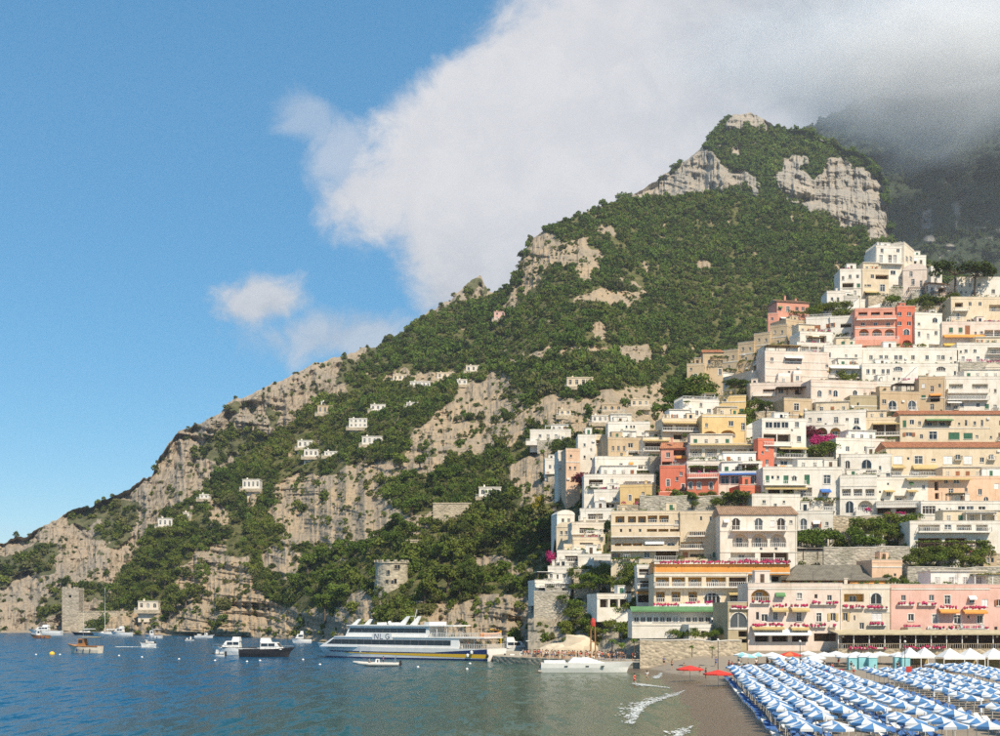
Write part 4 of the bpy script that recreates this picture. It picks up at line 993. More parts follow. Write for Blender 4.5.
    if clutter and kind in ('flat', 'terrace', 'none') and W_ > 5:
        if rr.random() < .5:                               # stair head or wash house on the roof
            w2 = rr.uniform(1.8, min(5, W_ * .45)); cx = rr.uniform(w2 / 2 + .3, W_ - w2 / 2 - .3); h2 = rr.uniform(1.6, 2.5); y2 = rr.uniform(1.6, 3.2)
            mb = MB(); mb.box(cx - w2 / 2, cx + w2 / 2, y2, y2 + 2.5, top - .7, top + h2); rh = mb.build('roof_hut', rr.choice((wm, wm, TRIM)), rf)
            MB().box(cx - w2 / 2 - .12, cx + w2 / 2 + .12, y2 - .12, y2 + 2.6, top + h2 + .002, top + h2 + .14).build('hut_roof', COPE, rh); MB().box(cx - .4, cx + .4, y2 - .03, y2 - .002, top - .5, top + h2 * .75).build('hut_door', rr.choice((WOOD, SHUT['g'], GLASS[0])), rh)
        if rr.random() < .4 and W_ > 9:                    # set-back upper storey
            w2 = rr.uniform(.35, .65) * W_; xa = rr.uniform(.3, W_ - w2 - .3); h2 = rr.uniform(2.3, 2.9)
            ph = MB().box(xa, xa + w2, 2.4, depth - .3, top - .7, top + h2).build('penthouse', rr.choice((wm, wm, TRIM, wallmat('cream'))), rf); MB().box(xa - .2, xa + w2 + .2, 2.1, depth, top + h2 + .002, top + h2 + .18).build('penthouse_roof', COPE, ph)
            for i_ in range(max(1, int(w2 / 2.4))): cx = xa + w2 * (i_ + .5) / max(1, int(w2 / 2.4)); window(ph, cx - .5, cx + .5, top - .3, top + 1.6, .05, False, rr.choice('wwwgo'), rr, y=2.4)
        if rr.random() < .3 and W_ > 6:
            w2 = rr.uniform(3, W_ * .6); cx = rr.uniform(.4, W_ - w2 - .4); pergola(rf, cx, cx + w2, .8, 3.4, top - .5, 2.2, rr.choice((WOOD, RAILW)), roof=rr.choice((None, TARM, CANV)), vines=rr.random() < .4, rr=rr)
        if rr.random() < .5:
            L = [((rr.uniform(.5, W_ - .5), rr.uniform(.3, .9), top + rr.uniform(0, .35)), (rr.uniform(.3, .6), .4, rr.uniform(.25, .55))) for _ in range(int(W_ / 2.2) + 1)]
            obj('potted_plants', leaf_mesh('potted_plants', L, 40 * len(L), .13, rr.choice((GARDEN, GARDEN, SCRUB, MAGENTA)), int(x0 * 3 + yt)), rf)['kind'] = 'stuff'
    if rr.random() < .6 and W_ > 4 and H > 4:
        for _ in range(rr.randint(1, 3)):
            cx, cz = rr.uniform(.6, W_ - .6), rr.uniform(1, H - 1)
            if not any(o[0] - .7 < cx < o[1] + .7 and o[2] - .8 < cz < o[3] + .8 for o in OP): MB().box(cx - .4, cx + .4, -.36, -.002, cz - .28, cz + .28).build('air_conditioner', RAILW, root)
    if W_ > 7 and rr.random() < .5:
        cx = rr.choice((.25, W_ - .25)); MB().tube([(cx, -.08, -2), (cx, -.08, H - .1)], .06, 5).build('downpipe', COPE, root)
    return root
# ------------------------------------------------------------------ the town, from the top of the hill down to the beach
# (corners and openings read off the photograph; each stands where its foot meets the slope)
# --- hilltop
bld('tall white hilltop house with a roof pergola and glazed balconies', 876, 904, 248, 292, 'white', 'd 3.4 8 259 881 890 895;w 5 4 272.5 884 893;w 3 4 250.5 882 898', 'band 876 904 266;bal 878 902 264', 'terrace', 'house', depth=9)
bld('low white wing joined to the tall hilltop house', 869, 877, 253, 282, 'white', 'w 3 4 259 873;w 3 4 268 873', depth=6)
bld('pale side flank of the tall hilltop house, beside the pink house', 904, 914, 248, 282, 'warm', 'w 2.5 5 259 907 911;w 2.5 4 270 907 911', D0=townD(890, 292), D1=townD(890, 292) + 10, depth=7)
bld('small white block with a parapet behind the pink hilltop house', 911, 926, 257, 275, 'white', 'w 2.5 4 262 915 921', dd=8)
bld('pale pink hilltop house with a low rounded gable', 903, 927, 270, 296, 'pinkwhite', 'w 3.2 5 274 911;w 3.2 6 282 913;w 2.6 7 284 921', 'perg 908 926 293 4 2', 'vault')
bld('cream hilltop house with a wide dark balcony recess', 862, 889, 271, 300, 'cream', 'D 13 4.5 277 882;w 2 2 285.5 865.5 868 870;d 5 7 288 882.5;D 11 3.5 294 870.5', 'awn 864 877 291 t 2')
bld('white corner house beside the cream hilltop house', 840, 862, 271, 300, 'white', 'w 3 3.6 276.5 850 857.5;w 2.6 5 293 855;w 2.5 4 278 843', 'band 840 862 288')
bld('small white stepped house below the hilltop corner house', 827, 845, 293, 310, 'white', 'w 2.5 3.5 299 832 838', dd=-3)
bld('grey plastered house with an outside stair under the hilltop', 844, 858, 298, 315, 'grey', 'd 2.5 5 306 849', 'stair 845 857 310 300')
bld('small white cube house beside the umbrella pine', 931, 942, 268, 284, 'white', 'w 2.5 3 275 935 939', dd=6)
bld('pinkish house with a tiled lean-to under the umbrella pine', 928, 949, 284, 300, 'pinkwhite', 'D 8 5 290 942;w 2.6 3.5 289 932', 'perg 930 948 297 3.5 2', 'tileb 280')
bld('white house standing behind the trunks of the umbrella pines', 957, 1036, 279, 296, 'white', 'w 3 4 285 962 970;w 3 4 285 979')
bld('cream terraced house at the end of the hilltop hedge', 951, 1036, 299, 326, 'cream', 'D 8 5 305 959;d 3 6 316 958;w 3 4 304 970 980', 'bal 953 968 311')
# --- coral hotel level
bld('white stepped terrace block above the coral red hotel', 856, 904, 302, 313, 'white', 'w 2.5 3 307 873 889', 'stair 866 884 309 303', dd=6)
bld('coral red hotel with white balcony bands and arched loggias', 855, 897, 310, 350, 'palecoral', 'l 9 5 314.5 863 875.5 888;w 4 3.6 324 863 875.5 888;y 10 7 332.5 864 877 889.5', 'bal 856 896 319.5 solid;band 855 897 328;terrace 853 898 341 6 2.5', cat='hotel', depth=9)
bld('saturated red side wing of the coral hotel', 897, 915, 308, 352, 'coral', 'w 4 4 314 899.5 909;w 4 4 323.5 899.5 909;a 6 6 332 906.5;A 9 6 343 907', 'plants 902 924 348 4 h', cat='hotel')
bld('white house with an arched upper window beside the red hotel wing', 915, 942, 315, 352, 'white', 'w 2.6 2.6 324 919;d 2.6 5 334 919;w 2.4 5 336 928;a 5 5 320 935;w 3 4 333 936', 'band 915 942 329')
bld('pinkish cream house with green shuttered windows', 942, 1036, 324, 352, 'pinkwhite', 'g 4 5 330 951 960.5;o 5 9 330 967.5;w 3 4 346 950', 'awn 943 984 334.5 o 3;awn 943 956 343 y 3;plants 943 956 348 3 h')
bld('white house just below the green shuttered pinkish house', 957, 1036, 345, 366, 'white', 'w 3 3 351 966;w 3 3 351 975;d 3 5 359 963 978')
bld('long white hotel with paired dark windows in one row', 862, 958, 350, 366, 'white', 'w 3.6 4.4 357.5 871 881 886.3 896 900.5 913 927 938.5 943;w 2 2 358 951', 'band 862 958 364.5', cat='hotel', depth=9)
bld('white lower storey of the long hotel with shallow arches', 862, 958, 366, 384, 'white', 'w 3.2 4.6 371.5 868 874 883 888;a 9 5 368.5 898;w 3.4 3.4 372 896 900.5;a 9 5 368.5 941;w 3.4 3.4 372.5 939 943;w 2 4 373 955;w 2 3 379 894 899', 'stair 904 916 379 368', cat='hotel', dd=-2)
bld('white house with long covered balcony and a round shrub', 827, 863, 367, 384, 'white', 'w 4 4.6 373 838 853.5;w 3 4 372 829', 'awn 829 862 366.5 w 2;bal 828 862 378')
bld('plain white block between the garage doors and the long white hotel', 824, 862, 347, 367, 'white', 'w 3.6 5 355 829;w 2.4 3 356 846 856', 'band 824 862 358')
bld('white house with a brown shuttered window above the garage doors', 806, 832, 319, 336, 'white', 'o 7 5 327.5 817;o 4 4 326 828', '', 'terrace')
bld('low white block with two wide dark doorways', 800, 833, 334, 350, 'white', 'D 7 7 339 809 823', 'bal 797 832 347')
bld('white house with a hedge terrace against the coral red hotel', 830, 856, 318, 340, 'white', 'o 4 4 325 831.5;D 11 4 325.5 846;w 3 3 334 853', 'plants 832 848 338 5 h')
bld('pink house with a brown tiled roof at the wood edge', 777, 809, 302, 325, 'palecoral', 'd 3.5 5 309 788;w 3 4 309 797 803', 'plants 788 808 316 5 g', 'tileb 298', dd=42, below=3)
bld('low pink outbuilding beside the pink house', 768, 778, 315, 327, 'palecoral', 'w 2.5 3 319 772', dd=42, below=3)
for i, (x0, x1, yt, yb, lab) in enumerate(((721, 738, 352, 384, 'tan terraced house with small windows, lowest of the row climbing to the gable end'), (738, 754, 344, 376, 'tan terraced house second up the row climbing to the gable end'), (754, 770, 335, 368, 'tan terraced house third up the row climbing to the gable end'), (770, 787, 327, 360, 'tan terraced house topmost of the row, against the gable end'))):
    bld(lab, x0, x1, yt, yb, 'tan', 'w 2.2 3.4 %.1f %.1f %.1f;w 2.2 3.4 %.1f %.1f' % (yt + 5, x0 + 5, x0 + 12, yt + 15, x0 + 8), 'band %d %d %.1f;plants %d %d %.1f 4 g' % (x0, x1, yt + 10, x0 + 1, x1 - 2, yt + 20), D0=412 - i * 2.0, D1=409 - i * 2.0, clutter=False, auto=.5, below=9)
bld('tan gable ended house at the top of the climbing tan row', 786, 806, 322, 356, 'tan', 'w 2.6 4 327 793;w 2.4 3 338 799', 'band 786 806 338', D0=405, D1=409)
bld('small square tan house at the foot of the climbing tan row', 687, 704, 366, 392, 'tan', 'a 4 5 376 695.5;w 2 2.5 369 691')
bld('tan gabled house joined to the foot of the climbing tan row', 703, 723, 352, 382, 'tan', 'w 2.4 4 362 709;d 3 6 372 720', 'perg 711 727 362 3 2 v', 'tile 348')
bld('white hillside house in steps below the climbing tan row', 735, 766, 357, 382, 'white', 'w 3 5 361 751 759;w 3 4 372 744 757', 'awn 738 752 364 w 3;bal 744 764 367', D0=430, D1=398)
bld('large nearly blank pinkish white house with thin string courses', 765, 829, 354, 388, 'pinkwhite', 'w 3 5 360 772;w 2.6 3 366 827;w 2.4 2.4 372 789', 'band 766 828 362;band 766 828 369;band 766 828 376', cat='house', auto=.08)
bld('curved white balcony house above the blank pinkish wall', 797, 831, 345, 356, 'white', 'L 26 5 349 814', dd=1)
bld('pinkish terrace house with a timber pergola', 750, 812, 385, 402, 'pinkwhite', 'D 12 4 391 769;w 5 5 391 781;D 10 5 392 800', 'perg 776 809 395 5 3 d;bal 752 775 396')
bld('white terraced house stepping down below the round tree', 694, 752, 380, 404, 'white', 'w 3 4 388 706 716;w 3 4 385 726;D 8 4 394 742', 'bal 700 750 397;plants 712 740 400 3 g', D0=402, D1=378)
bld('pale cream hotel wall with a row of arched windows', 811, 877, 383, 412, 'pinkwhite', 'a 4.4 6.5 393.5 819.5 835.5 855;w 3 4 404 823 843 866', 'awn 831 840 399 t 2.5;terrace 812 850 404 5 2;band 811 877 387', cat='hotel')
bld('small white cube house beside the dark pergola', 876, 893, 384, 397, 'white', 'w 3 3 387.5 882', 'perg 892 920 392 5 3 d')
bld('tall tan tower house rising beside the dark pergola', 919, 945, 379, 415, 'tan', 'w 3.6 6 389 932;w 4 6 407 932', 'band 919 945 398')
bld('tan block with two white balconied arched windows', 880, 920, 394, 420, 'tan', 'a 8 9 405 892.5 912;w 2 2 414 902', 'bal 888 897 411;bal 907.5 917 411')
bld('olive tan blank walled house beside the two arched windows', 850, 878, 398, 420, 'olive', 'd 3 5 412 866;w 2 3 404 858', 'band 850 878 406')
bld('white house with two open balcony floors at the town edge', 945, 1036, 379, 412, 'white', 'L 14 6 387 956;L 16 6 387 980;w 3.6 4 405 949 962;w 3.6 4 405 978', 'bal 946 988 393 solid;bal 946 988 400;awn 946 960 401 w 2', cat='hotel')
bld('tan house with one brown door under the garden tree', 784, 812, 401, 420, 'tan', 'd 5 7 407 796.5', 'band 784 812 415')
# --- middle of the town, right
bld('cream house with a terracotta roof band and green garage door', 900, 1036, 414, 442, 'cream', 'L 26 5.6 423 938;o 6 4 434.5 909;d 8 8 435.5 933;g 11 7 436 954;g 9 6 436 968;w 2.4 6 423 966;w 2.4 6 423 982', 'band 900 990 428;awn 925 952 419 g 1.5', 'tile 409')
bld('cream house with a deep dark loggia over a garden wall', 866, 900, 420, 443, 'cream', 'D 24 11 429.5 885;w 3 4 431 869', 'bal 871 899 436;awn 872 899 423 t 1', dd=2)
bld('white house with terracotta trimmed arches above the bougainvillea', 805, 866, 413, 444, 'white', 'w 3 3.4 419.5 810;w 4.4 3.4 419.5 819.5;d 4.4 6 420 836;w 3 3 419.5 847;d 5 6 421 856.5;y 11 11 433 822 835.5;a 9 9 430 856.5;d 3 6 435.5 856', 'band 812 845 425')
bld('white tower house with glazed top and open loggia floors', 762, 806, 421, 474, 'white', 'w 7 6 425 769 777 785;d 4 7 424 797;D 27 8 438 777;d 4 6 439 799;D 26 9 452.5 790;w 7 4 463 784 797', 'bal 762 791 446;plants 776 804 456 4 g;awn 778 806 447 t 2;bal 775 806 458', cat='house')
bld('orange red narrow wall beside the white tower house', 758, 774, 441, 474, 'coral', 'w 3 6 448 767;w 3 5 462 767', '', dd=-1.5, depth=3)
bld('low white house between the bougainvillea hedge and the cream palazzo', 836, 884, 441, 460, 'white', 'w 3.6 5 449 847.5;w 3.6 5 449 866;w 2.4 3 449 872', 'band 836 884 454')
bld('white house with a shallow arch and two dark doorways', 841, 892, 457, 480, 'white', 'a 5 8 464.5 847.5;a 10 9 464 866.5;w 2.6 4 468 880', 'band 841 892 473;bal 842 880 475')
bld('large cream palazzo with a long terracotta roof edge', 886, 1036, 447, 480, 'cream', 's 9 8 460 898;d 8 8 460 918.5;w 4 2.6 460 933.5;s 9 8 460 948;s 8 8 460 968;w 4 5 460 982', 'awn 891 904 465 t 3;awn 912 937 465 t 4;awn 940 962 467 t 2;bal 890 985 476', 'tile 440', cat='palazzo', depth=10)
bld('peach house with small scattered windows and a dark stair slot', 928, 1036, 479, 506, 'peach', 'D 4 9 486 936.5;w 3.6 4 481.5 946;w 6 4 481.5 956.5;w 5 7 492 951;D 4 6 496 937;w 3 4 490 966;w 4 6 492 980', 'awn 905 970 478 t 1.5')
bld('white house with two awninged windows above the grey terrace', 877, 928, 480, 506, 'white', 'w 2 2.4 484 888 911;d 4 5.6 493.5 888.5 911.5;w 2 2.4 492 880', 'awn 883.5 893.5 490 t 1.6;awn 906.5 916.5 490 t 1.6')
bld('white house with glazed loggia above two large arches', 840, 877, 478, 515, 'white', 'L 9 7 492.5 846.5 858 870;a 8 12 507 849.5;A 16 13 507 865.5', 'band 840 877 486;band 840 877 498.5')
bld('grey concrete terrace with a long white parapet', 876, 922, 504, 517, 'grey', 'D 14 6 511 884;D 20 5 511 906', 'bal 876 921 507', dd=-1)
bld('white house with green shutters and a blue window awning', 763, 842, 470, 512, 'white', 'g 3.6 7 479 767.5;w 2.6 3.4 477.5 772.5 778;g 5 8 479.5 786;g 5.4 9.5 479.5 807;d 7 9 479.5 827;w 4 5 494 824.5;w 3.4 3.4 500 750;w 3 4 500 775;D 26 6 491 781', 'bal 763 806 485;awn 764 806 487 t 2;awn 820 830 489 b 3;band 763 842 497;plants 792 836 503 5 h')
bld('low white garden house at the foot of the green shuttered house', 752, 800, 497, 512, 'white', 'w 3.4 3.4 502 764;w 2.4 2.4 502 784', '', dd=-3)
bld('modern white house with a wide picture window', 921, 1036, 504, 525, 'white', 'w 13 8 510 929;w 2 3 510 939.5;w 2 4 510 947;w 7 4.6 508.5 961.5;w 7 4.6 508.5 970;w 7 5 509 982', 'band 921 990 515')
bld('white house with balconies above a vine pergola', 910, 1036, 524, 556, 'white', 'L 22 7 527.5 929;w 7 6 527 948;L 15 8 526.5 964;L 12 8 527 982;D 24 10 543 930;D 22 10 543 956;d 5 8 543 978', 'bal 917 990 532;perg 916 985 552 8 3 v;plants 918 970 552 3 g')
# --- middle of the town, left
bld('yellow house with ochre arches and an orange shuttered window', 702, 746, 417, 444, 'yellow', 'y 15 9 435.5 710;y 15 8 434 728;w 5 5 423.5 731', 'band 702 746 416.5')
bld('upper storey of the yellow house with a round attic window', 718, 746, 398, 417, 'yellow', 'o 5.4 5 410 731;a 2.6 3 400.5 725', 'band 718 746 402', dd=2)
bld('white house with a roof terrace beside the yellow house', 683, 719, 402, 424, 'white', 'w 4 4 411 709;w 3 5 413 690 697;w 2.6 4 405 701', 'plants 684 690 404 3 g', 'terrace')
bld('house with dark timber framed loggias and a flat roof', 662, 703, 421, 445, 'cream', 'D 10 5 427.5 668;L 25 5 427.5 688;D 9 5 437 678;d 4 8 436.5 695', 'bal 662 702 431.5;awn 662 703 422 t 1.5;plants 682 692 438 6 g')
bld('coral house with a tiled pitch beside the long hotel', 661, 690, 448, 470, 'palecoral', 'D 13 6 452.5 680;w 4 5 455 668;D 10 5 464 667', 'awn 676 690 456 o 2', 'tile 441')
bld('coral red house with pale window surrounds', 660, 688, 468, 496, 'coral', 'd 3.4 7 483 668;w 3 4 474 681;w 2.6 4 479 677;d 3 6 487 683', 'band 660 688 492')
bld('long hillside hotel with a dark pergola along its loggias', 689, 762, 446, 466, 'warm', 'L 12 8 453 696 711 726 741;L 9 8 453 754', 'awn 689 762 444 t 1;plants 690 760 462 5 g;bal 689 762 460', cat='hotel')
bld('white planter terrace storey of the long hotel', 687, 762, 464, 478, 'white', 'D 28 7 469 704;D 34 8 468 740', 'plants 690 716 470 4 g;plants 722 758 471 4 g', cat='hotel', dd=-3)
bld('coral base of the long hotel with arched windows', 687, 719, 476, 497, 'coral', 'a 3.6 7 485.5 690.5 699 711', 'bal 688 718 478', cat='hotel', dd=-2)
bld('glazed veranda with white blinds under the long hotel', 719, 760, 474, 488, 'white', 'w 8 8 480 725 735 745 754.5', 'awn 719 759 473 b 1.5', cat='veranda', dd=-2)
bld('coral retaining house under the glazed veranda', 740, 763, 488, 502, 'coral', 'w 3 4 493 748', '', dd=-3)
bld('long low white villa on a terrace at the cliff edge', 530, 571, 431, 443, 'white', 'w 3 3 436 540 548 556;L 10 4 438 534', 'terrace 526 572 442 4 3', cat='villa', below=4)
bld('plain white house with small windows behind the peach tower house', 578, 596, 437, 463, 'white', 'w 2.2 3 445 584.5;w 2.2 3 457 584.5;w 2.2 3 450 591')
bld('large white house with a blue shaded terrace wall', 608, 650, 424, 447, 'white', 'w 2 2.6 426.8 626.5 631 634;w 2.6 3 434 643', 'bal 636 650 436')
bld('tan house with square windows below the large white house', 608, 641, 440, 460, 'tan', 'w 2.6 5 448.5 613 618.5 624;w 5 4.6 445.5 630.5', 'awn 622 640 455 t 2')
bld('narrow peach tower house at the cliff edge', 566, 580, 451, 489, 'peach', 'w 2 2.6 456 571;w 2 3 468 570 575;w 2 2.6 478 572', 'band 566 580 462')
bld('narrow white house beside the peach tower house', 558, 567, 453, 478, 'white', 'w 3 4 459 563;w 2.6 4 472 564', 'bal 558 567 468')
bld('small white house on the crest of the sea cliff', 545, 559, 460, 478, 'white', 'w 2.4 4 467 550 555', 'bal 545 559 474')
bld('cream house with an ochre loggia between white terraces', 595, 609, 437, 452, 'cream', 'Y 5 6 443 598;w 3 4 444 604.5')
bld('ivory house with a dark roofed terrace beside the coral houses', 643, 668, 440, 460, 'warm', 'D 20 8 446.5 655;w 7 6 457 656', 'awn 642 669 439.5 t 1.5;bal 644 667 451')
bld('white stepped terrace house with round railings', 595, 661, 459, 476, 'white', 'w 3.6 3.6 465 621;w 2.6 3 464.5 631;D 20 4 467 648', 'bal 604 660 470;plants 612 656 474 3 g')
bld('white terrace house with long curved balcony', 584, 656, 477, 494, 'white', 'D 14 5 482 596;D 26 5 484 638;w 3 4 481 612', 'bal 590 654 487;plants 624 655 487 4 r;plants 585 600 490 5 g')
bld('ochre yellow house between terraces', 620, 656, 487, 508, 'yellow', 'd 3 6 498 630;w 3 4 494 643;D 6 7 490 646', 'plants 645 656 500 6 g')
bld('white house with dark bay windows above the cream hotel', 594, 622, 492, 514, 'white', 'w 5 3.6 499 615;w 3 3 500 602;D 16 4 506 606', 'bal 594 622 502')
for i, (x0, x1, yt, yb, lab) in enumerate(((580, 614, 511, 526, 'white terrace house, topmost of the flight stepping down to the cliff'), (572, 605, 525, 541, 'white terrace house with a deep dark balcony beside the climbing tree'), (573, 603, 540, 554, 'cream terrace house with plain columns in the stepped flight'), (564, 592, 547, 557, 'small cream terrace house with yellow panels in the stepped flight'), (557, 592, 553, 570, 'white terrace house with a planted balcony, lowest but one of the flight'))):
    bld(lab, x0, x1, yt, yb, ('white', 'warm', 'cream', 'cream', 'white')[i], 'D %.1f 5.5 %.1f %.1f;w 2.4 3.6 %.1f %.1f' % ((x1 - x0) * .45, yt + 5.6, x0 + (x1 - x0) * .45, yt + 6, x1 - 4), 'bal %d %d %.1f' % (x0 - 1, x1 - 4, yt + 9), dd=-i * 1.0, below=4)
bld('white villa with a long balcony on the cliff over the sea', 548, 571, 569, 590, 'white', 'd 2 5 577 557.5;w 3 4 576 551 564', 'bal 544 570 583;band 548 571 573', cat='villa', dd=-3, below=3)
bld('small pale blue based pavilion under the cliff villa', 535, 566, 583, 594, 'white', 'D 24 4 588 551', 'bal 535 566 587', cat='pavilion', dd=-4, below=3, auto=0)
bld('white stair house with a tall sloping wall over the green cliff', 578, 612, 557, 574, 'white', 'w 2.6 3.6 562 600;D 12 4 561 606', 'stair 580 594 569 558;bal 576 612 570')
# --- hotels above the beach
bld('cream hotel of three floors with rows of ochre loggias', 611, 680, 514, 562, 'cream', 'Y 9 6.4 519.5 620;Y 8 6.4 519.5 632 642;Y 9.5 7 519 652.5 664;w 2.6 4 531 621 630 640;Y 10 7 532.5 652 663.5 675;Y 6 6 546.5 618;Y 9 6.6 546.5 627 637.5;w 4 4.4 546 648 656;a 8 6 545.5 671', 'band 611 680 525;bal 611 680 536.5 solid;band 611 680 540;bal 611 680 550.5 solid;awn 645 664 541 w 2.5;plants 612 640 560 3 g', cat='hotel', depth=9, D0=286, D1=284.5)
bld('plain cream end wing of the loggia hotel beside the great arches', 680, 721, 514, 562, 'cream', 'w 2.2 4 518.5 701 710.5;L 16 4 533.5 697;Y 10 6 530.5 674;L 24 6 545 691;D 14 3 555.5 697', 'bal 688 706 536;bal 680 704 549', cat='hotel', depth=9, D0=284, D1=282.5)
bld('white hotel with a brown tile roof and a row of great arches', 720, 797, 514, 564, 'white', 'a 8 12 524 736 758.5 781;A 16.5 13.5 540.5 740.5 759.5 778;w 3 3 522 726 791;w 2.6 2.6 549 761 776', 'band 720 797 531;bal 731 786 530.5;band 720 797 552', 'tileb 505', cat='hotel', depth=10)
bld('white annex with an arched door joined to the great arches hotel', 797, 833, 514, 540, 'white', 'a 7 11 524 803.5;o 5 6 525 816.5;w 3 4 524 827', 'bal 797 812 530', dd=2)
bld('ochre fronted hotel with two loggia floors over the green roof', 654, 748, 573, 608, 'cream', 'Y 13.5 9.5 582 662.5 678.5 695;Y 20 9.5 582 716;D 18 9.5 582 738;Y 9 10 597 660.5 676 693;a 16 11 598 712;L 16 8 597.5 738', 'band 654 748 575.5;bal 654 748 587;flower 653 702 604.5;awn 728 748 592 t 2', 'none', cat='hotel', depth=9, clutter=False)
bld('orange screened roof terrace of the ochre fronted hotel', 654, 790, 562, 573.5, 'orange', '', 'flower 654 790 562;band 654 790 573', 'none', cat='roof terrace', dd=-9.0, below=.3, depth=9, auto=0, clutter=False)
bld('white side stair block with an orange awning beside the ochre hotel', 637, 655, 568, 608, 'white', 'D 10 6 572 644;D 12 6 584 646;D 12 7 599 644', 'bal 637 655 577;bal 637 655 588;awn 636 655 591 o 2')
bld('restaurant with a green roof edge and one long band of windows', 632, 731, 613, 631, 'white', 'w 5 5 619.5 636.5 643 649.5 656 662.5 669 675.5 682 688.5 695 701.5 708 714.5 721 727', 'awn 630 732 606.5 g 4;band 632 731 625', cat='restaurant', depth=8, below=1.5, dd=-3, clutter=False, auto=0)
bld('white open sided pavilion beside the green roofed restaurant', 597, 631, 597, 613, 'white', 'D 8 8 603.5 604 614 624', 'band 597 631 598.5;stair 612 630 622 609', cat='pavilion', dd=-4, below=2, auto=0)
bld('open bar with dark plants under a grey reed roof', 787, 888, 580, 588, 'orange', 'D 20 6 584 800;D 20 6 584 824;D 12 5 584 844;w 4 5 584 862', 'flower 786 846 588;plants 790 836 587 5 h', 'thatch 564', cat='bar', depth=12, clutter=False, dd=2, auto=0); TOWN.append((786, 892, 562, 590))
bld('pale pinkish beach hotel with an ochre arched balcony', 748, 842, 587, 646, 'pinkwhite', 'y 19 12 595.5 760.5;s 7 4 596 780;d 5 6 596 799.5;w 3 4.4 596.5 816;w 4.6 5.6 598 829.5;d 3 8 616 757.5;d 4.6 8 616 775.5;w 1.6 3 614.5 785.5;d 5 9 617 799;d 5 9 617.5 819;t 5 8 617 833;D 14 8 638 762;D 16 8 638 780;D 16 8 638 800;D 22 8 637.5 825', 'band 748 842 588.5;flower 751 770 601.5;flower 771 787 605.5;awn 771 787 606.5 t 4;flower 790 808 605.5;awn 790.5 808 606.5 t 4;flower 811 837 602.5;flower 751 783 624.5;awn 751 783 626 t 2.5;flower 790 808 625;awn 790 808 626.5 t 2.5;flower 809 826 625;flower 829 836 625;awn 753 810 629.5 w 4.5', cat='hotel', depth=10)
bld('stone arch house with a dark vault between restaurant and beach hotel', 728, 749, 606, 646, 'olive', 'a 17 15 620 738.5;D 11 6 634 744;D 10 4 641 744', 'flower 730 748 607;band 728 749 629', cat='house')
bld('cream beach hotel bay with a yellow loggia and a round arch', 842, 890, 588, 634, 'warm', 'Y 20 8 598 854;a 11 11 598.5 876;t 5 8 617 845;w 1.6 5 618 854.5;s 10 8 617 877', 'flower 842 864 606.5;flower 867 888 607;flower 868 886 623.5;band 842 890 588.5;band 866 890 612', cat='hotel', depth=10)
bld('pink beach hotel with white framed windows and flower boxes', 891, 1036, 588, 634, 'pink', 'w 4.6 5.6 598 903.5;w 5 6 598 931.5;d 6 9 600 947.5;w 5 6 600 972;d 5.6 7 617.5 911;d 6 9 619 935;d 7 9 619.5 957.5;w 2.4 3 617 968.5;d 6 8 619.5 980', 'band 891 990 589;flower 897 914 603.5;flower 918 936 603.5;flower 938 957 607;awn 938 957 608 o 4;flower 962 985 607.5;awn 962 985 608.5 o 4;flower 902 920 626;flower 929 944 627;flower 947 968 627.5;flower 971 988 627.5', cat='hotel', depth=10)
bld('cream garden annex with a flat roof behind the reed roofed bar', 872, 902, 563, 588, 'peach', 'w 2.4 3 575 895', 'band 872 902 567', dd=3)

# --- stone terrace walls between the houses
def retaining(label, x0, x1, yt, yb, mat_, dd=0.0, name='retaining_wall'):
    D = townD((x0 + x1) / 2, yb) + dd; TOWN.append((x0, x1, yt, yb)); w = (x1 - x0) / F * D; h = (yb - yt) / F * D; x, y, z = P(x0, yb, D)
    e = empty(name, (x, y, z)); tag(e, label, 'wall'); rr = random.Random(int(x0 * 7 + yt))
    n = max(2, int(w / 2.5)); mb = MB(); tops = [h + rr.uniform(-.25, .25) for _ in range(n + 1)]
    for i in range(n):
        xa, xb = w * i / n, w * (i + 1) / n
        mb.q((xa, 0, -6), (xb, 0, -6), (xb, .3, tops[i + 1]), (xa, .3, tops[i])); mb.q((xa, .3, tops[i]), (xb, .3, tops[i + 1]), (xb, 1.1, tops[i + 1]), (xa, 1.1, tops[i]))
    mb.q((0, 1.1, -6), (0, 0, -6), (0, .3, tops[0]), (0, 1.1, tops[0])); mb.q((w, 0, -6), (w, 1.1, -6), (w, 1.1, tops[-1]), (w, .3, tops[-1]))
    mb.build('stonework', mat_, e); mb = MB()
    for i in range(n): mb.q((w * i / n, .22, tops[i] + .1), (w * (i + 1) / n, .22, tops[i + 1] + .1), (w * (i + 1) / n, 1.15, tops[i + 1] + .12), (w * i / n, 1.15, tops[i] + .12)); mb.q((w * i / n, .22, tops[i] - .05), (w * (i + 1) / n, .22, tops[i + 1] - .05), (w * (i + 1) / n, .22, tops[i + 1] + .1), (w * i / n, .22, tops[i] + .1))
    mb.build('coping', COPE, e); return e
retaining('tan stone wall above the big green garden', 830, 921, 516, 538, STONEW, 4)
retaining('long grey stone wall behind the reed roofed bar', 824, 910, 547, 568, STONE)
retaining('grey stone wall above the pink beach hotel', 908, 1036, 568, 590, STONE, 2)
retaining('low rubble wall under the bougainvillea', 806, 838, 460, 472, STONEW)
retaining('pale garden wall on top of the green cliff', 574, 616, 570, 580, STONEW, -2)
retaining('grey wall under the cliff villa', 534, 570, 592, 602, STONE, -3)
retaining('stone wall of the hilltop hedge garden', 888, 962, 306, 316, STONEW, 3)
retaining('garden wall behind the brown pergola terrace', 740, 786, 412, 424, STONEW, 4)
retaining('stone wall under the vine terrace', 795, 834, 548, 562, STONE, 1)
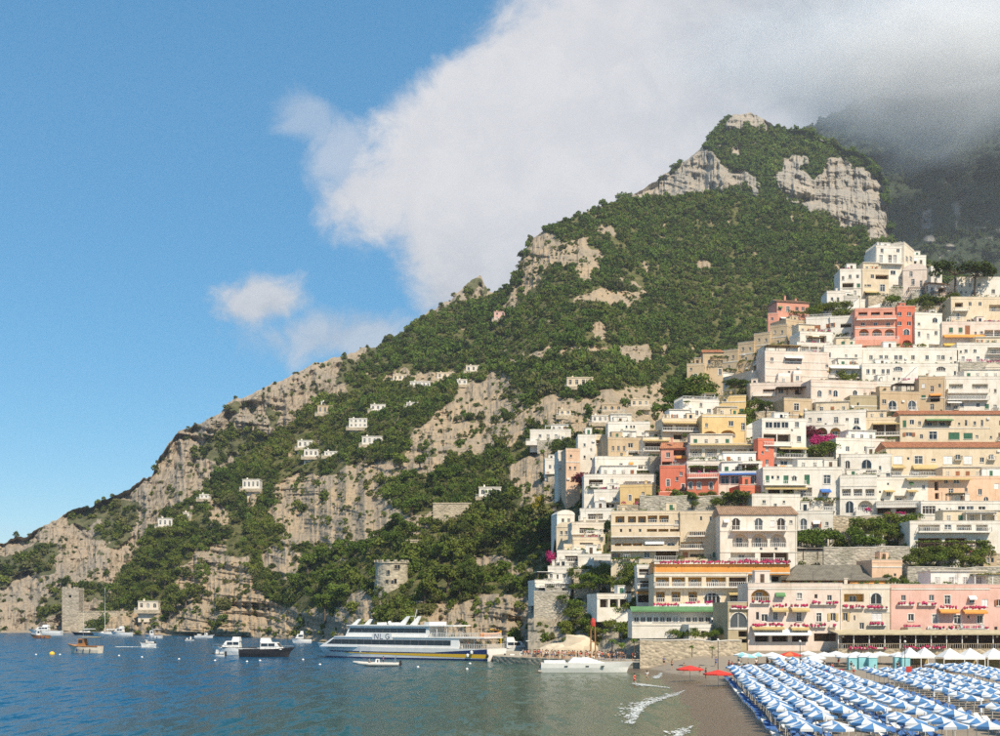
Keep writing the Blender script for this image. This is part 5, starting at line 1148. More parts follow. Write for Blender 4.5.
retaining('stone quay wall under the green roofed restaurant', 640, 742, 641, 657, STONEW, -3)
retaining('dark stone terrace wall by the coral houses', 640, 762, 496, 512, STONE, 2)
for (x0, x1, y, lab) in ((789, 832, 558, 'dark timber pergola on the wall above the reed roofed bar'), (640, 720, 512, 'long dark timber pergola along the garden wall below the coral houses')):
    D = townD((x0 + x1) / 2, y) - 1; e = empty('garden_pergola', P(x0, y, D)); tag(e, lab, 'pergola'); pergola(e, 0, (x1 - x0) / F * D, 0, 3, -.5, 2.3, roof=WOOD)

# --- small houses that fill the gaps up the slope
rr = random.Random(12)
def covered(x0, x1, y0, y1, m=0.0):
    tot = 0
    for a, b, c, d in TOWN:
        tot += max(0, min(b, x1) - max(a, x0)) * max(0, min(d, y1) - max(c, y0))
    return tot / ((x1 - x0) * (y1 - y0))
FILL = (('white', 'small plain white house wedged between larger houses on the slope'), ('cream', 'small plain cream house wedged between larger houses on the slope'), ('warm', 'small ivory house wedged between larger houses on the slope'), ('tan', 'small tan house wedged between larger houses on the slope'))
for yb in range(640, 300, -11):
    for px in range(540, 985, 17):
        x0 = px + rr.uniform(-6, 6); w = rr.uniform(13, 24); h = rr.uniform(9, 15); y1 = yb + rr.uniform(-4, 4); x1 = x0 + w
        top = float(np.interp(x0, [540, 560, 575, 610, 668, 690, 720, 780, 830, 868, 990], [590, 500, 470, 450, 436, 400, 374, 338, 310, 295, 302]))
        if y1 - h < top or (y1 > 560 and x0 < 660): continue
        if covered(x0, x1, y1 - h, y1) > .34: continue
        if rr.random() < .22: continue
        c, lab = rr.choices(FILL, (6, 2, 3, 1))[0]; n = rr.randint(1, 3); xs = ' '.join('%.1f' % (x0 + w * (i + 1) / (n + 1)) for i in range(n))
        o = bld(lab, x0, x1, y1 - h, y1 + 2, c, rr.choice(('w 2.6 3.8 %.1f %s', 'd 3 5 %.1f %s', 'g 2.8 4.4 %.1f %s', 'w 3 3 %.1f %s', 'D 5 5 %.1f %s')) % (y1 - h + 5.5, xs), rr.choice(('', '', 'bal %.1f %.1f %.1f' % (x0, x1, y1 - h + 8.4), 'awn %.1f %.1f %.1f w 2' % (x0 + 2, x1 - 3, y1 - h + 2.5), 'plants %.1f %.1f %.1f 4 g' % (x0, x1, y1 + 1))), rr.choice(('flat', 'flat', 'terrace', 'vault')), dd=2)
        o['group'] = 'small houses wedged into the town (%s)' % c

# --- gardens and single trees in the town
def town_tree(kind, px, py, size, label, cat='tree', group=None, w=1.0, dd=-1.0):
    D = townD(px, py) + dd; return tree(kind, P(px, py, D), size / F * D, label, cat, group, w=w)
town_tree('pine1', 956, 297, 37, 'umbrella pine with a wide flat crown on the hilltop', w=1.0, dd=-4); town_tree('pine2', 975, 297, 34, 'umbrella pine in front of the white house past the hilltop hedge', dd=-2)
town_tree('pine3', 735, 402, 24, 'small umbrella pine above the white stepped terraces', w=.85, dd=-6); town_tree('broad3', 766, 418, 20, 'dark round tree on the terrace beside the tan house', dd=-5)
town_tree('broad1', 678, 506, 18, 'dark round tree below the coral red house', dd=-4); town_tree('broad4', 692, 505, 15, 'bushy tree under the arched coral base', dd=-4); town_tree('broad2', 728, 505, 15, 'round tree under the glazed veranda', dd=-5); town_tree('broad5', 743, 508, 20, 'tall dark tree at the corner of the glazed veranda', dd=-5)
town_tree('broad6', 608, 542, 24, 'climbing green tree against the cream loggia hotel', w=.55, dd=-4)
def patch(px0, px1, py0, py1, n, kinds, size, label, group, cat='shrub', dd=-2.0, seed=0):
    r2 = random.Random(seed + int(px0))
    for i in range(n):
        px = px0 + (px1 - px0) * (i + r2.random()) / n; py = r2.uniform(py0, py1)
        town_tree(r2.choice(kinds), px, py, size * r2.uniform(.75, 1.3), label, cat, group, w=r2.uniform(.9, 1.3), dd=dd)
patch(890, 962, 302, 312, 16, ['hedge1', 'shrub1', 'hedge2'], 7, 'clipped green shrub in the hilltop hedge garden', 'shrubs of the hilltop hedge garden')
patch(808, 854, 306, 318, 12, ['hedge1', 'shrub2', 'hedge3'], 7.5, 'dark green shrub on the terrace above the garage doors', 'shrubs above the garage doors')
patch(852, 920, 526, 548, 26, ['shrub1', 'shrub2', 'hedge1', 'shrub3'], 10, 'leafy shrub in the big garden under the tan stone wall', 'shrubs of the big garden', dd=-3)
patch(796, 838, 540, 549, 12, ['shrub1', 'shrub2', 'shrub3'], 9, 'bright green shrub beside the great arches', 'shrubs beside the great arches', dd=-3)
patch(908, 990, 554, 568, 22, ['shrub1', 'hedge2', 'shrub3', 'hedge1'], 9, 'garden shrub on the terrace below the vine pergola', 'shrubs below the vine pergola', dd=-3)
patch(812, 838, 452, 459, 7, ['hedge1', 'shrub2'], 10, 'green hedge shrub under the magenta bougainvillea', 'hedge under the bougainvillea', dd=-3)
patch(813, 831, 443, 448, 6, ['bougain1', 'bougain2'], 8, 'magenta bougainvillea on top of the green hedge', 'magenta bougainvillea on the hedge', 'bougainvillea', -3.2)
patch(805, 818, 425, 441, 9, ['maroon1', 'maroon2'], 8, 'maroon leaved climber on the corner of the arched white house', 'maroon climber on the white house', 'climber', -2)
patch(580, 592, 482, 496, 7, ['maroon1', 'maroon2'], 9, 'maroon leaved climber by the peach tower house', 'maroon climber by the peach tower house', 'climber', -3)
patch(684, 712, 384, 404, 14, ['shrub1', 'shrub2', 'hedge1'], 11, 'green shrub on the slope below the tan end house', 'shrubs below the tan end house', dd=-1)
patch(664, 690, 396, 420, 12, ['shrub1', 'hedge3', 'shrub2'], 10, 'green shrub at the wood edge above the timber framed house', 'shrubs above the timber framed house', dd=0)
patch(572, 650, 572, 592, 30, ['shrub1', 'shrub2', 'hedge1', 'hedge2'], 9, 'creeping shrub on the cliff below the white stair house', 'shrubs on the green cliff', dd=-6)
patch(745, 762, 405, 440, 9, ['shrub1', 'shrub3', 'hedge1'], 8, 'shrub on the terraces beside the yellow house', 'shrubs beside the yellow house', dd=0)
patch(666, 758, 498, 508, 16, ['hedge1', 'hedge2', 'shrub1'], 7, 'low shrub on the garden wall below the coral houses', 'shrubs below the coral houses', dd=-3)
patch(636, 735, 634, 642, 22, ['shrub1', 'hedge2', 'hedge1', 'shrub3'], 6, 'straggling shrub on the bank under the green roofed restaurant', 'shrubs under the restaurant', dd=-3)
patch(560, 640, 600, 640, 26, ['shrub1', 'hedge2', 'hedge1', 'shrub2'], 8, 'wild shrub on the rocks above the quay', 'shrubs above the quay', dd=-1)
patch(880, 970, 580, 587, 12, ['shrub1', 'hedge2'], 5, 'potted shrub along the roof edge of the pink beach hotel', 'potted shrubs on the pink hotel roof', dd=-1)
patch(840, 858, 378, 383, 3, ['hedge1', 'hedge2'], 8, 'round dark shrub on the covered balcony of the white house', 'shrubs on the covered balcony', dd=-3)
town_tree('bougain1', 552, 566, 13, 'tall crimson bougainvillea against the green slope', 'bougainvillea', w=.5, dd=-4)
town_tree('broom1', 539, 512, 16, 'yellow broom bush on the green slope', 'shrub', w=.5, dd=20)
for px, py, s in ((612, 655, 20), (621, 657, 18), (606, 640, 14), (634, 650, 14), (692, 655, 12), (712, 656, 12)): town_tree('palm%d' % (1 + px % 3), px, py, s, 'palm growing against the stone quay wall', 'palm', 'palms along the quay wall', dd=-14)
# ------------------------------------------------------------------ people
def skin_mesh(name, joints, edges, sub=1):
    me = bpy.data.meshes.new(name); me.from_pydata([j[:3] for j in joints], edges, [])
    o = bpy.data.objects.new(name, me); COL.objects.link(o)
    o.modifiers.new('skin', 'SKIN'); me.skin_vertices.new() if not me.skin_vertices else None
    for v, j in zip(me.skin_vertices[0].data, joints): v.radius = (j[3], j[3] if len(j) < 5 else j[4])
    me.skin_vertices[0].data[0].use_root = True
    if sub: m_ = o.modifiers.new('sub', 'SUBSURF'); m_.levels = sub; m_.render_levels = sub
    bpy.context.view_layer.update()
    out = bpy.data.meshes.new_from_object(o.evaluated_get(bpy.context.evaluated_depsgraph_get()))
    bpy.data.objects.remove(o); out.name = name
    for p_ in out.polygons: p_.use_smooth = True
    return out
def pose_meshes(kind):
    if kind == 'stand':   kL, kR, fL, fR, eL, hL, eR, hR, z0 = (.1, .0, .48), (-.1, .0, .48), (.11, .02, .05), (-.11, .02, .05), (.27, .04, 1.12), (.28, -.06, .86), (-.27, .04, 1.12), (-.28, -.06, .86), 0
    elif kind == 'walk':  kL, kR, fL, fR, eL, hL, eR, hR, z0 = (.1, -.16, .49), (-.1, .08, .48), (.1, -.26, .06), (-.1, .34, .12), (.26, .14, 1.13), (.27, .10, .88), (-.26, -.08, 1.12), (-.25, -.26, .92), 0
    elif kind == 'arms':  kL, kR, fL, fR, eL, hL, eR, hR, z0 = (.12, .0, .48), (-.12, .0, .48), (.16, .0, .05), (-.16, .0, .05), (.33, -.1, 1.2), (.2, -.3, 1.3), (-.3, .05, 1.14), (-.32, -.1, .9), 0
    else:                 kL, kR, fL, fR, eL, hL, eR, hR, z0 = (.12, -.42, .5), (-.12, -.42, .5), (.12, -.44, .05), (-.12, -.44, .05), (.27, -.06, 1.12), (.2, -.3, .98), (-.27, -.06, 1.12), (-.2, -.3, .98), -.4
    ph = .95 + z0 * (1 if kind == 'sit' else 0); dz = ph - .95
    up_ = lambda p, r: (p[0], p[1], p[2] + dz, r)
    J = [(0, 0, ph, .145, .10), (0, 0, 1.2 + dz, .13, .095), (0, 0, 1.38 + dz, .155, .10), (0, -.01, 1.49 + dz, .055), (0, -.03, 1.60 + dz, .095, .105), (0, -.02, 1.70 + dz, .07),
         (.19, 0, 1.42 + dz, .06), up_(eL, .045), up_(hL, .035), (-.19, 0, 1.42 + dz, .06), up_(eR, .045), up_(hR, .035),
         (.1, 0, ph - .08, .09), (*kL, .06), (*fL, .045), (fL[0], fL[1] - .14, .035, .04), (-.1, 0, ph - .08, .09), (*kR, .06), (*fR, .045), (fR[0], fR[1] - .14, .035, .04)]
    E = [(0, 1), (1, 2), (2, 3), (3, 4), (4, 5), (2, 6), (6, 7), (7, 8), (2, 9), (9, 10), (10, 11), (0, 12), (12, 13), (13, 14), (14, 15), (0, 16), (16, 17), (17, 18), (18, 19)]
    body = skin_mesh('person', J, E)
    mid = lambda a, b, t=.55: tuple(a[i] + (b[i] - a[i]) * t for i in range(3))
    S = [(0, 0, ph + .02, .158, .115), (0, 0, 1.2 + dz, .146, .112), (0, 0, 1.38 + dz, .168, .115), (.195, 0, 1.42 + dz, .075), (*mid(J[6], J[7], .6), .066), (-.195, 0, 1.42 + dz, .075), (*mid(J[9], J[10], .6), .066)]
    shirt = skin_mesh('shirt', S, [(0, 1), (1, 2), (2, 3), (3, 4), (2, 5), (5, 6)])
    T = [(0, 0, ph, .165, .12), (.1, 0, ph - .1, .105), (*mid(J[12], J[13], .8), .085), (-.1, 0, ph - .1, .105), (*mid(J[16], J[17], .8), .085)]
    shorts = skin_mesh('shorts', T, [(0, 1), (1, 2), (0, 3), (3, 4)])
    hair = MB().lathe([(.02, .13), (.075, .11), (.105, .04), (.108, -.02), (.09, -.07)], 8, (0, .005, 1.635 + dz)).mesh('hair', plain('hair_brown', (.035, .022, .014), .7), True)
    return body, shirt, shorts, hair
SKIN = plain('skin', (0.50, 0.30, 0.20), 0.6); SKIN2 = plain('skin_tan', (0.36, 0.20, 0.125), 0.6)
CLOTH = {k: plain('cloth_' + k, c, .85) for k, c in {'white': (.72, .71, .68), 'red': (.55, .05, .04), 'blue': (.06, .13, .34), 'black': (.02, .02, .022), 'pink': (.62, .27, .27), 'orange': (.66, .24, .06), 'cyan': (.16, .42, .46), 'beige': (.48, .39, .27), 'green': (.08, .22, .08), 'yellow': (.62, .46, .09)}.items()}
POSES = {k: pose_meshes(k) for k in ('stand', 'walk', 'arms', 'sit')}
for p_ in POSES.values():
    for m_ in p_[:3]: m_.materials.clear(); m_.materials.append(SKIN)
def setmat(o, m_):
    o.material_slots[0].link = 'OBJECT'; o.material_slots[0].material = m_
def person(loc, rz, pose, top, bottom, where, group, sc=1.0):
    b, s, t, h = POSES[pose]
    o = obj('person', b, None, loc, rz); o.scale = (sc,) * 3; setmat(o, rnd.choice((SKIN, SKIN2)))
    if top: setmat(obj('shirt', s, o), CLOTH[top])
    setmat(obj('shorts', t, o), CLOTH[bottom]); obj('hair', h, o)
    verb = {'stand': 'standing', 'walk': 'walking', 'arms': 'standing with one arm raised', 'sit': 'sitting'}[pose]
    tag(o, ('person in %s top and %s shorts %s %s' % (top, bottom, verb.replace('standing with one arm raised', 'waving'), where)) if top else ('bare chested person in %s shorts %s %s' % (bottom, verb.replace('standing with one arm raised', 'waving'), where)), 'person', group)
    return o

# ------------------------------------------------------------------ boats
GEL = plain('boat_white', (0.78, 0.77, 0.74), 0.25, spec=.5, var=.05, scale=.8); NAVY = plain('boat_navy', (0.02, 0.035, 0.12), 0.3); DARKH = plain('boat_dark', (0.03, 0.028, 0.03), 0.35); VARN = plain('varnish', (0.36, 0.16, 0.055), 0.35, var=.2, scale=2)
YELB = plain('boat_yellow', (0.78, 0.47, 0.03), 0.4); BGLASS = plain('boat_glass', (0.015, 0.018, 0.022), 0.1, spec=.7); DECKM = plain('deck', (0.48, 0.42, 0.34), .7, var=.1); RUB = plain('rubber', (0.03, 0.03, 0.03), .7); ORG = plain('rescue_orange', (.72, .24, .03), .5); ALU = plain('aluminium', (.6, .6, .6), .35, .8)
def hull(L, B, H, mats, rake=.18, sheer=.35, n=14, stern=.82, draft=.5, full=2.2):
    """lofted hull, bow at +x; material 0 topsides, 1 deck, 2 bottom"""
    mb = MB(); rows = []
    for i in range(n + 1):
        s = i / n; b = B / 2 * (stern + (1 - stern) * math.sin(min(1, s * 2) * math.pi / 2)) * (1 - max(0, (s - .45) / .55) ** full)
        zt = H * (1 + sheer * max(0, s - .3) ** 2 * 2); x = -L / 2 + L * s * (1 - rake)
        xt = x + L * rake * s; xk = x + L * rake * s * .1
        b = max(b, .03); rows.append([(xk, 0, -draft * (1 - s * .5)), ((x * .7 + xt * .3) if s > .6 else x, b * .78, 0.02), ((x + xt) / 2, b * .94, zt * .5), (xt, b, zt)])
    full_rows = [[(p[0], -p[1], p[2]) for p in reversed(r)] + r[1:] if True else r for r in rows]
    k = len(full_rows[0]); base = len(mb.v)
    for r in full_rows: mb.v += r
    for i in range(n):
        for j in range(k - 1):
            a = base + i * k + j; mb.f.append((a, a + k, a + k + 1, a + 1)); mb.m.append(2 if j in (2, 3) else 0)
        a = base + i * k; mb.f.append((a, a + k - 1, a + 2 * k - 1, a + k)); mb.m.append(1)
    mb.f.append(tuple(base + j for j in range(k))); mb.m.append(0)
    return mb.mesh('hull', mats)
def boat_root(name, label, cat, px, py, heading, group=None):
    D = CH * F / (py - HY); e = empty(name, ((px - 500) / F * D, D, 0.0), R(heading)); tag(e, label, cat, group); return e, D
def cabin(root, x0, x1, B, z0, z1, slope=.4, mat_=None, win=True, name='cabin', rear=.15):
    mb = MB(); b = B / 2; t = b * .86; f = (x1 - x0) * slope * .5
    v = [(x0, -b, z0), (x1, -b, z0), (x1, b, z0), (x0, b, z0), (x0 + rear, -t, z1), (x1 - f, -t, z1), (x1 - f, t, z1), (x0 + rear, t, z1)]
    for a in ((0, 1, 5, 4), (1, 2, 6, 5), (2, 3, 7, 6), (3, 0, 4, 7), (4, 5, 6, 7)): mb.q(*[v[i] for i in a])
    c = mb.build(name, mat_ or GEL, root)
    if win:
        for s in (-1, 1):
            n = max(1, int((x1 - x0 - f) / 1.3))
            for i in range(n):
                xa = x0 + .25 + (x1 - x0 - f - .4) * i / n; xb = xa + (x1 - x0 - f - .4) / n - .12
                za, zb = z0 + (z1 - z0) * .42, z0 + (z1 - z0) * .86; ya = b + (t - b) * .42 + .012; yb = b + (t - b) * .86 + .012
                w = MB().q((xa, s * ya, za), (xb, s * ya, za), (xb, s * yb, zb), (xa, s * yb, zb)); w.build('window', BGLASS, c)
        k0, k1 = .35, .9; MB().q((x1 - f * k0 + .012, -b * .85, z0 + (z1 - z0) * k0), (x1 - f * k0 + .012, b * .85, z0 + (z1 - z0) * k0), (x1 - f * k1 + .012, t * .85, z0 + (z1 - z0) * k1), (x1 - f * k1 + .012, -t * .85, z0 + (z1 - z0) * k1)).build('windscreen', BGLASS, c)
    return c
def guard(root, L, B, z, h=.55, x0=None, x1=None):
    mb = MB(); x0 = -L * .1 if x0 is None else x0; x1 = L * .46 if x1 is None else x1
    for s in (-1, 1):
        P_ = [(x0 + (x1 - x0) * i / 6, s * B / 2 * .9 * (1 - max(0, ((x0 + (x1 - x0) * i / 6) / L + .05) / .55) ** 2.2), z + h) for i in range(7)]
        mb.tube(P_, .025, 4)
        for p_ in P_: mb.tube([p_, (p_[0], p_[1], z)], .02, 4)
    return mb.build('railing', ALU, root)
def simple_boat(name, label, px, py, L, B, H, heading, hm=None, style='open', cat='boat', group=None, stripe=None):
    e, D = boat_root(name, label, cat, px, py, heading, group); e.scale = (1.06, 1.1, 1.4)
    obj('hull', hull(L, B, H, [hm or GEL, DECKM, DARKH if hm is not DARKH else RUB]), e)
    MB().tube([(-L / 2, -B * .41, H), (-L * .1, -B / 2 * .99, H * 1.02), (L * .2, -B * .43, H * 1.08), (L * .42, -B * .12, H * 1.26), (L / 2, 0, H * 1.33), (L * .42, B * .12, H * 1.26), (L * .2, B * .43, H * 1.08), (-L * .1, B / 2 * .99, H * 1.02), (-L / 2, B * .41, H)], .13 if stripe is VARN else .07, 5).build('rubbing_strake', stripe or RUB, e)
    if style == 'open':
        cabin(e, -L * .02, L * .16, B * .35, H * .95, H + .75, .5, GEL, True, 'console'); MB().box(-L * .36, -L * .2, -B * .35, B * .35, H * .9, H + .35).build('seat', CANV, e); MB().box(-L / 2 - .35, -L / 2 - .02, -.22, .22, .1, H + .45).build('outboard_motor', RUB, e)
    elif style == 'cabin':
        cabin(e, -L * .12, L * .28, B * .72, H * .98, H + 1.25, .55); cabin(e, -L * .12, L * .05, B * .6, H + 1.252, H + 2.0, .3, win=False, name='flybridge'); guard(e, L, B, H * 1.05)
    elif style == 'gozzo':
        cabin(e, -L * .05, L * .16, B * .62, H * .98, H + 1.5, .25, VARN if stripe is VARN else GEL); mb = MB()
        for x in (-L * .4, -L * .06):
            for s in (-1, 1): mb.tube([(x, s * B * .3, H), (x, s * B * .3, H + 1.75)], .03, 4)
        o = mb.build('awning_frame', ALU, e); MB().box(-L * .43, -L * .03, -B * .36, B * .36, H + 1.752, H + 1.84).build('awning', TARM if stripe is VARN else CANV, o); guard(e, L, B, H * 1.1, .5, L * .1)
        MB().tube([(L * .02, 0, H + 1.5), (L * .02, 0, H + 3.2)], .04, 5).build('mast', ALU, e)
        for i in range(3):
            for s in (-1, 1): MB().blob((-L * .3 + i * L * .2, s * (B / 2 + .08), H * .45), (.16, .12, .32), 6, 4, 0).build('fender', NAVY, e)
    return e, D
# the ferry: bow to the left and a little farther off than the stern
ax, ay, bx, by = -44.8, 296, -0.7, 272; fy = math.atan2(by - ay, bx - ax); FL = math.hypot(bx - ax, by - ay)
fer = empty('ferry', (ax, ay, 0), fy); tag(fer, 'long white passenger ferry with a yellow and navy stripe, stern to the pier', 'ferry')
def fx(px):   # photo column -> metres from the bow along the near side
    k = (px - 500) / F; s = (k * ay - ax) / ((bx - ax) - k * (by - ay)); return s * FL
FB = 9.0
mb = MB(); n = 16; rows = []
for i in range(n + 1):
    s = i / n; x = FL * s; b = FB / 2 * min(1, (s / .34)) ** .62 if s > 0 else .05
    zt = 2.7 + .9 * max(0, .5 - s) ** 1.3 * 2.2; sh = 3.4 * (1 - min(1, s / .3)); rows.append([(x + sh * .9, b * .93, 0.0), (x + sh * .4, b * .97, zt * .45), (x, b, zt)])
for sgn in (1, -1):
    for i in range(n):
        for j in range(2):
            a, b_, c, d = rows[i][j], rows[i + 1][j], rows[i + 1][j + 1], rows[i][j + 1]; mb.q(*[(p[0], sgn * p[1], p[2]) for p in ((a, b_, c, d) if sgn < 0 else (d, c, b_, a))])
        a, b_ = rows[i][0], rows[i + 1][0]; mb.q((a[0], sgn * a[1], 0), (b_[0], sgn * b_[1], 0), (b_[0], sgn * b_[1] * .9, -1), (a[0], sgn * a[1] * .9, -1))
for i in range(n): mb.cm = 1; mb.q((rows[i][2][0], -rows[i][2][1], rows[i][2][2] - .01), (rows[i + 1][2][0], -rows[i + 1][2][1], rows[i + 1][2][2] - .01), (rows[i + 1][2][0], rows[i + 1][2][1], rows[i + 1][2][2] - .01), (rows[i][2][0], rows[i][2][1], rows[i][2][2] - .01))
mb.cm = 0; r_ = rows[-1]; mb.q(*[(p[0], -p[1], p[2]) for p in r_], *[(p[0], p[1], p[2]) for p in reversed(r_)])
fh = mb.build('hull', [GEL, DECKM], fer)
def hull_y(x, z):
    s = max(0.001, x / FL); b = FB / 2 * min(1, s / .34) ** .62; zt = 2.7 + .9 * max(0, .5 - s) ** 1.3 * 2.2; u = min(1, z / zt)
    return b * (np.interp(u, [0, .45, 1], [.93, .97, 1]))
def band(x0, x1, za0, zb0, za1, zb1, mat_, name, off=.03, nseg=14):
    for sgn in (-1, 1):
        mb = MB()
        for i in range(nseg):
            u, v = i / nseg, (i + 1) / nseg; xa, xb = x0 + (x1 - x0) * u, x0 + (x1 - x0) * v
            q = [(xa, za0 + (za1 - za0) * u), (xb, za0 + (za1 - za0) * v), (xb, zb0 + (zb1 - zb0) * v), (xa, zb0 + (zb1 - zb0) * u)]
            mb.q(*[(x, sgn * (hull_y(x, z) + off), z) for x, z in q])
        mb.build(name, mat_, fh)
band(fx(352), FL - .05, 1.3, 1.45, .6, 1.5, YELB, 'yellow_stripe'); band(fx(335), FL - .04, 1.5, 1.75, 1.52, 1.72, NAVY, 'navy_line', .032); band(fx(445), FL - .03, 1.74, 1.8, 1.74, 2.66, NAVY, 'navy_panel', .034); band(fx(330), FL - .05, .05, .35, .05, .5, NAVY, 'waterline_stripe', .031)
def deckhouse(x0, x1, B0, z0, z1, rf, rb, name):
    mb = MB(); b = B0 / 2
    v = [(x0, -b, z0), (x1, -b, z0), (x1, b, z0), (x0, b, z0), (x0 + rf, -b + .15, z1), (x1 - rb, -b + .15, z1), (x1 - rb, b - .15, z1), (x0 + rf, b - .15, z1)]
    for a in ((0, 1, 5, 4), (1, 2, 6, 5), (2, 3, 7, 6), (3, 0, 4, 7), (4, 5, 6, 7)): mb.q(*[v[i] for i in a])
    return mb.build(name, GEL, fer), lambda x, z, s: (x, s * (b - .15 * (z - z0) / (z1 - z0) + .02), z)
x333, x353, x437, x462, x490 = fx(333), fx(354), fx(437), fx(462), fx(490)
md, ms = deckhouse(x333 - 1, fx(468), FB - .7, 2.7, 5.0, 4.2, 0, 'main_deckhouse')
def strip(surf, par, x0, x1, z0, z1, lean, nn, gap=.1, mat_=None):
    for s in (-1, 1):
        for i in range(nn):
            xa = x0 + (x1 - x0) * i / nn; xb = x0 + (x1 - x0) * (i + 1) / nn - gap; l = lean if i == 0 else 0
            MB().q(surf(xa, z0, s), surf(xb, z0, s), surf(xb, z1, s), surf(xa + l, z1, s)).build('window', mat_ or BGLASS, par)
strip(ms, md, x333 + 1.2, fx(460), 3.35, 4.55, 1.8, 16, .03)
MB().q((x333 - .1, -3.4, 3.2), (x333 - .1, 3.4, 3.2), (x333 + 1.7, 3.2, 4.2), (x333 + 1.7, -3.2, 4.2)).build('windscreen', BGLASS, md)
ud, us = deckhouse(x353, x437, FB - 1.8, 5.25, 7.7, 1.2, 0, 'upper_deckhouse'); strip(us, ud, x353 + .9, fx(434), 6.15, 7.2, .5, 11, .03)
MB().q((x353 + .32, -2.8, 6.0), (x353 + .32, 2.8, 6.0), (x353 + .85, 2.7, 7.15), (x353 + .85, -2.7, 7.15)).build('windscreen', BGLASS, ud)
MB().box(x333 + 3.4, FL - .8, -FB / 2 + .3, FB / 2 - .3, 5.002, 5.24).build('upper_deck', GEL, fer)
MB().box(x353 + .6, x462, -FB / 2 + .6, FB / 2 - .6, 7.702, 7.95).build('roof', GEL, fer)
mb = MB(); mb.q((x353 + 1.5, -3, 7.96), (fx(375), -3, 7.96), (fx(370), -2.4, 9.6), (fx(368), -2.4, 9.6)); mb.box(fx(362), fx(366), -2.6, 2.6, 7.952, 8.5)
wing = lambda xa, xb, zt, lean: [MB().q((xa, s * 2.6, 7.955), (xb, s * 2.6, 7.955), (xb + lean, s * 2.4, zt), (xb + lean - .8, s * 2.4, zt)).q((xa, s * 2.6 + .3, 7.955), (xb, s * 2.6 + .3, 7.955), (xb + lean, s * 2.4 + .3, zt), (xb + lean - .8, s * 2.4 + .3, zt)).build('radar_arch', GEL, fer) for s in (-1, 1)]
wing(fx(358), fx(363), 9.3, 1.0); wing(fx(404), fx(411), 10.0, 1.2)
MB().tube([(fx(413), 0, 7.95), (fx(417), 0, 11.6)], .07, 5).tube([(fx(413.5), -1.2, 10), (fx(413.5), 1.2, 10)], .05, 4).build('mast', GEL, fer)
for x in (380, 393, 431): MB().box(fx(x), fx(x + 4), -1.2, 1.2, 7.952, 8.5).build('roof_locker', GEL, fer)
MB().blob((fx(386), 1.5, 8.4), .45, 8, 6, 0).build('radar_dome', GEL, fer); MB().box(fx(433), fx(438), -FB / 2 + .7, FB / 2 - .7, 7.952, 8.7).build('funnel', GEL, fer)
railing(fer, x437 + .5, FL - 1.2, -FB / 2 + .5, FB / 2 - .5, 5.26, 1.0, RAILW)
for x in (445, 455, 470, 482):
    for s in (-1, 1): MB().tube([(fx(x), s * 3.6, 2.7), (fx(x), s * 3.6, 7.7 if x < 462 else 5.0)], .07, 5).build('post', GEL, fer)
railing(fer, fx(470), FL - .4, -FB / 2 + .3, FB / 2 - .3, 2.72, 1.0, RAILW)
for x, z in ((482, 1.9), (497.5, 1.2), (478, 1.2)): MB().blob((fx(x), -hull_y(fx(x), z) - .35, z), (.36, .34, .45), 8, 6, 0).build('fender', GEL if x < 490 else RUB, fer)
# lettering on the side: N L G
mb = MB(); xL = fx(384.5); y_ = -ms(0, 5, 1)[1] - .03; zA, zB = 4.62, 5.9; yl = -(FB / 2 - .30) - .02
def stroke(a, b, w=.2): 
    d = Vector((b[0] - a[0], 0, b[1] - a[1])).normalized(); nx, nz = -d.z * w / 2, d.x * w / 2
    mb.q((a[0] - nx, yl, a[1] - nz), (b[0] - nx, yl, b[1] - nz), (b[0] + nx, yl, b[1] + nz), (a[0] + nx, yl, a[1] + nz))
x = xL
for ch in 'NLG':
    w = 1.15
    if ch == 'N': stroke((x, zA), (x + .15, zB)); stroke((x + .15, zB), (x + w - .15, zA)); stroke((x + w - .15, zA), (x + w, zB))
    elif ch == 'L': stroke((x, zA), (x + .15, zB)); stroke((x, zA + .1), (x + .9, zA + .1))
    else:
        pts_ = [(x + .58 + .55 * math.cos(t), (zA + zB) / 2 + .58 * math.sin(t)) for t in np.linspace(.7, 5.7, 10)]
        for i in range(9): stroke(pts_[i], pts_[i + 1])
        stroke((x + .6, 5.15), (x + 1.1, 5.15)); stroke((x + 1.05, 4.75), (x + 1.05, 5.2))
    x += 1.55
MB().box(xL - .6, x + .3, yl + .01, yl + .2, 4.5, 6.0).build('name_board', GEL, fer); mb.build('lettering', plain('letter_grey', (.10, .11, .16), .5), fer)
for i, (px_, top) in enumerate(((470, 'black'), (473, 'white'), (477, 'red'), (481, 'blue'), (485, 'black'), (488, 'beige'))):
    lx = fx(px_); w = fer.location + Matrix.Rotation(fy, 3, 'Z') @ Vector((lx, -3.6 + .5 * (i % 2), 2.71)); person(w, R(40 * i), 'stand', top, 'black', 'at the stern rail of the ferry', 'passengers at the ferry stern')

simple_boat('fishing_boat', 'white and orange brown wooden fishing boat with a varnished wheelhouse', 84, 653, 9.4, 3.2, 1.25, 165, plain('boat_cream', (.74, .64, .50), .4, var=.1, scale=.7), 'gozzo', stripe=VARN)
e, D = simple_boat('motor_launch', 'dark hulled motor launch with a tall white cabin', 268, 657, 13, 3.6, 1.3, -6, DARKH, 'cabin')
simple_boat('motor_yacht', 'white motor boat moored behind the dark hulled launch', 235, 655, 11.5, 3.4, 1.3, 178, GEL, 'cabin')
simple_boat('dinghy', 'small white dinghy beside the moored motor boat', 218, 657, 3.4, 1.5, .5, 170, GEL, 'open')
simple_boat('tour_boat', 'white covered tour boat lying under the headland', 45, 635.5, 15, 4.2, 1.6, 178, GEL, 'cabin')
simple_boat('wooden_boat', 'brown wooden boat in front of the covered tour boat', 40, 638.5, 7.5, 2.5, .9, 180, VARN, 'gozzo')
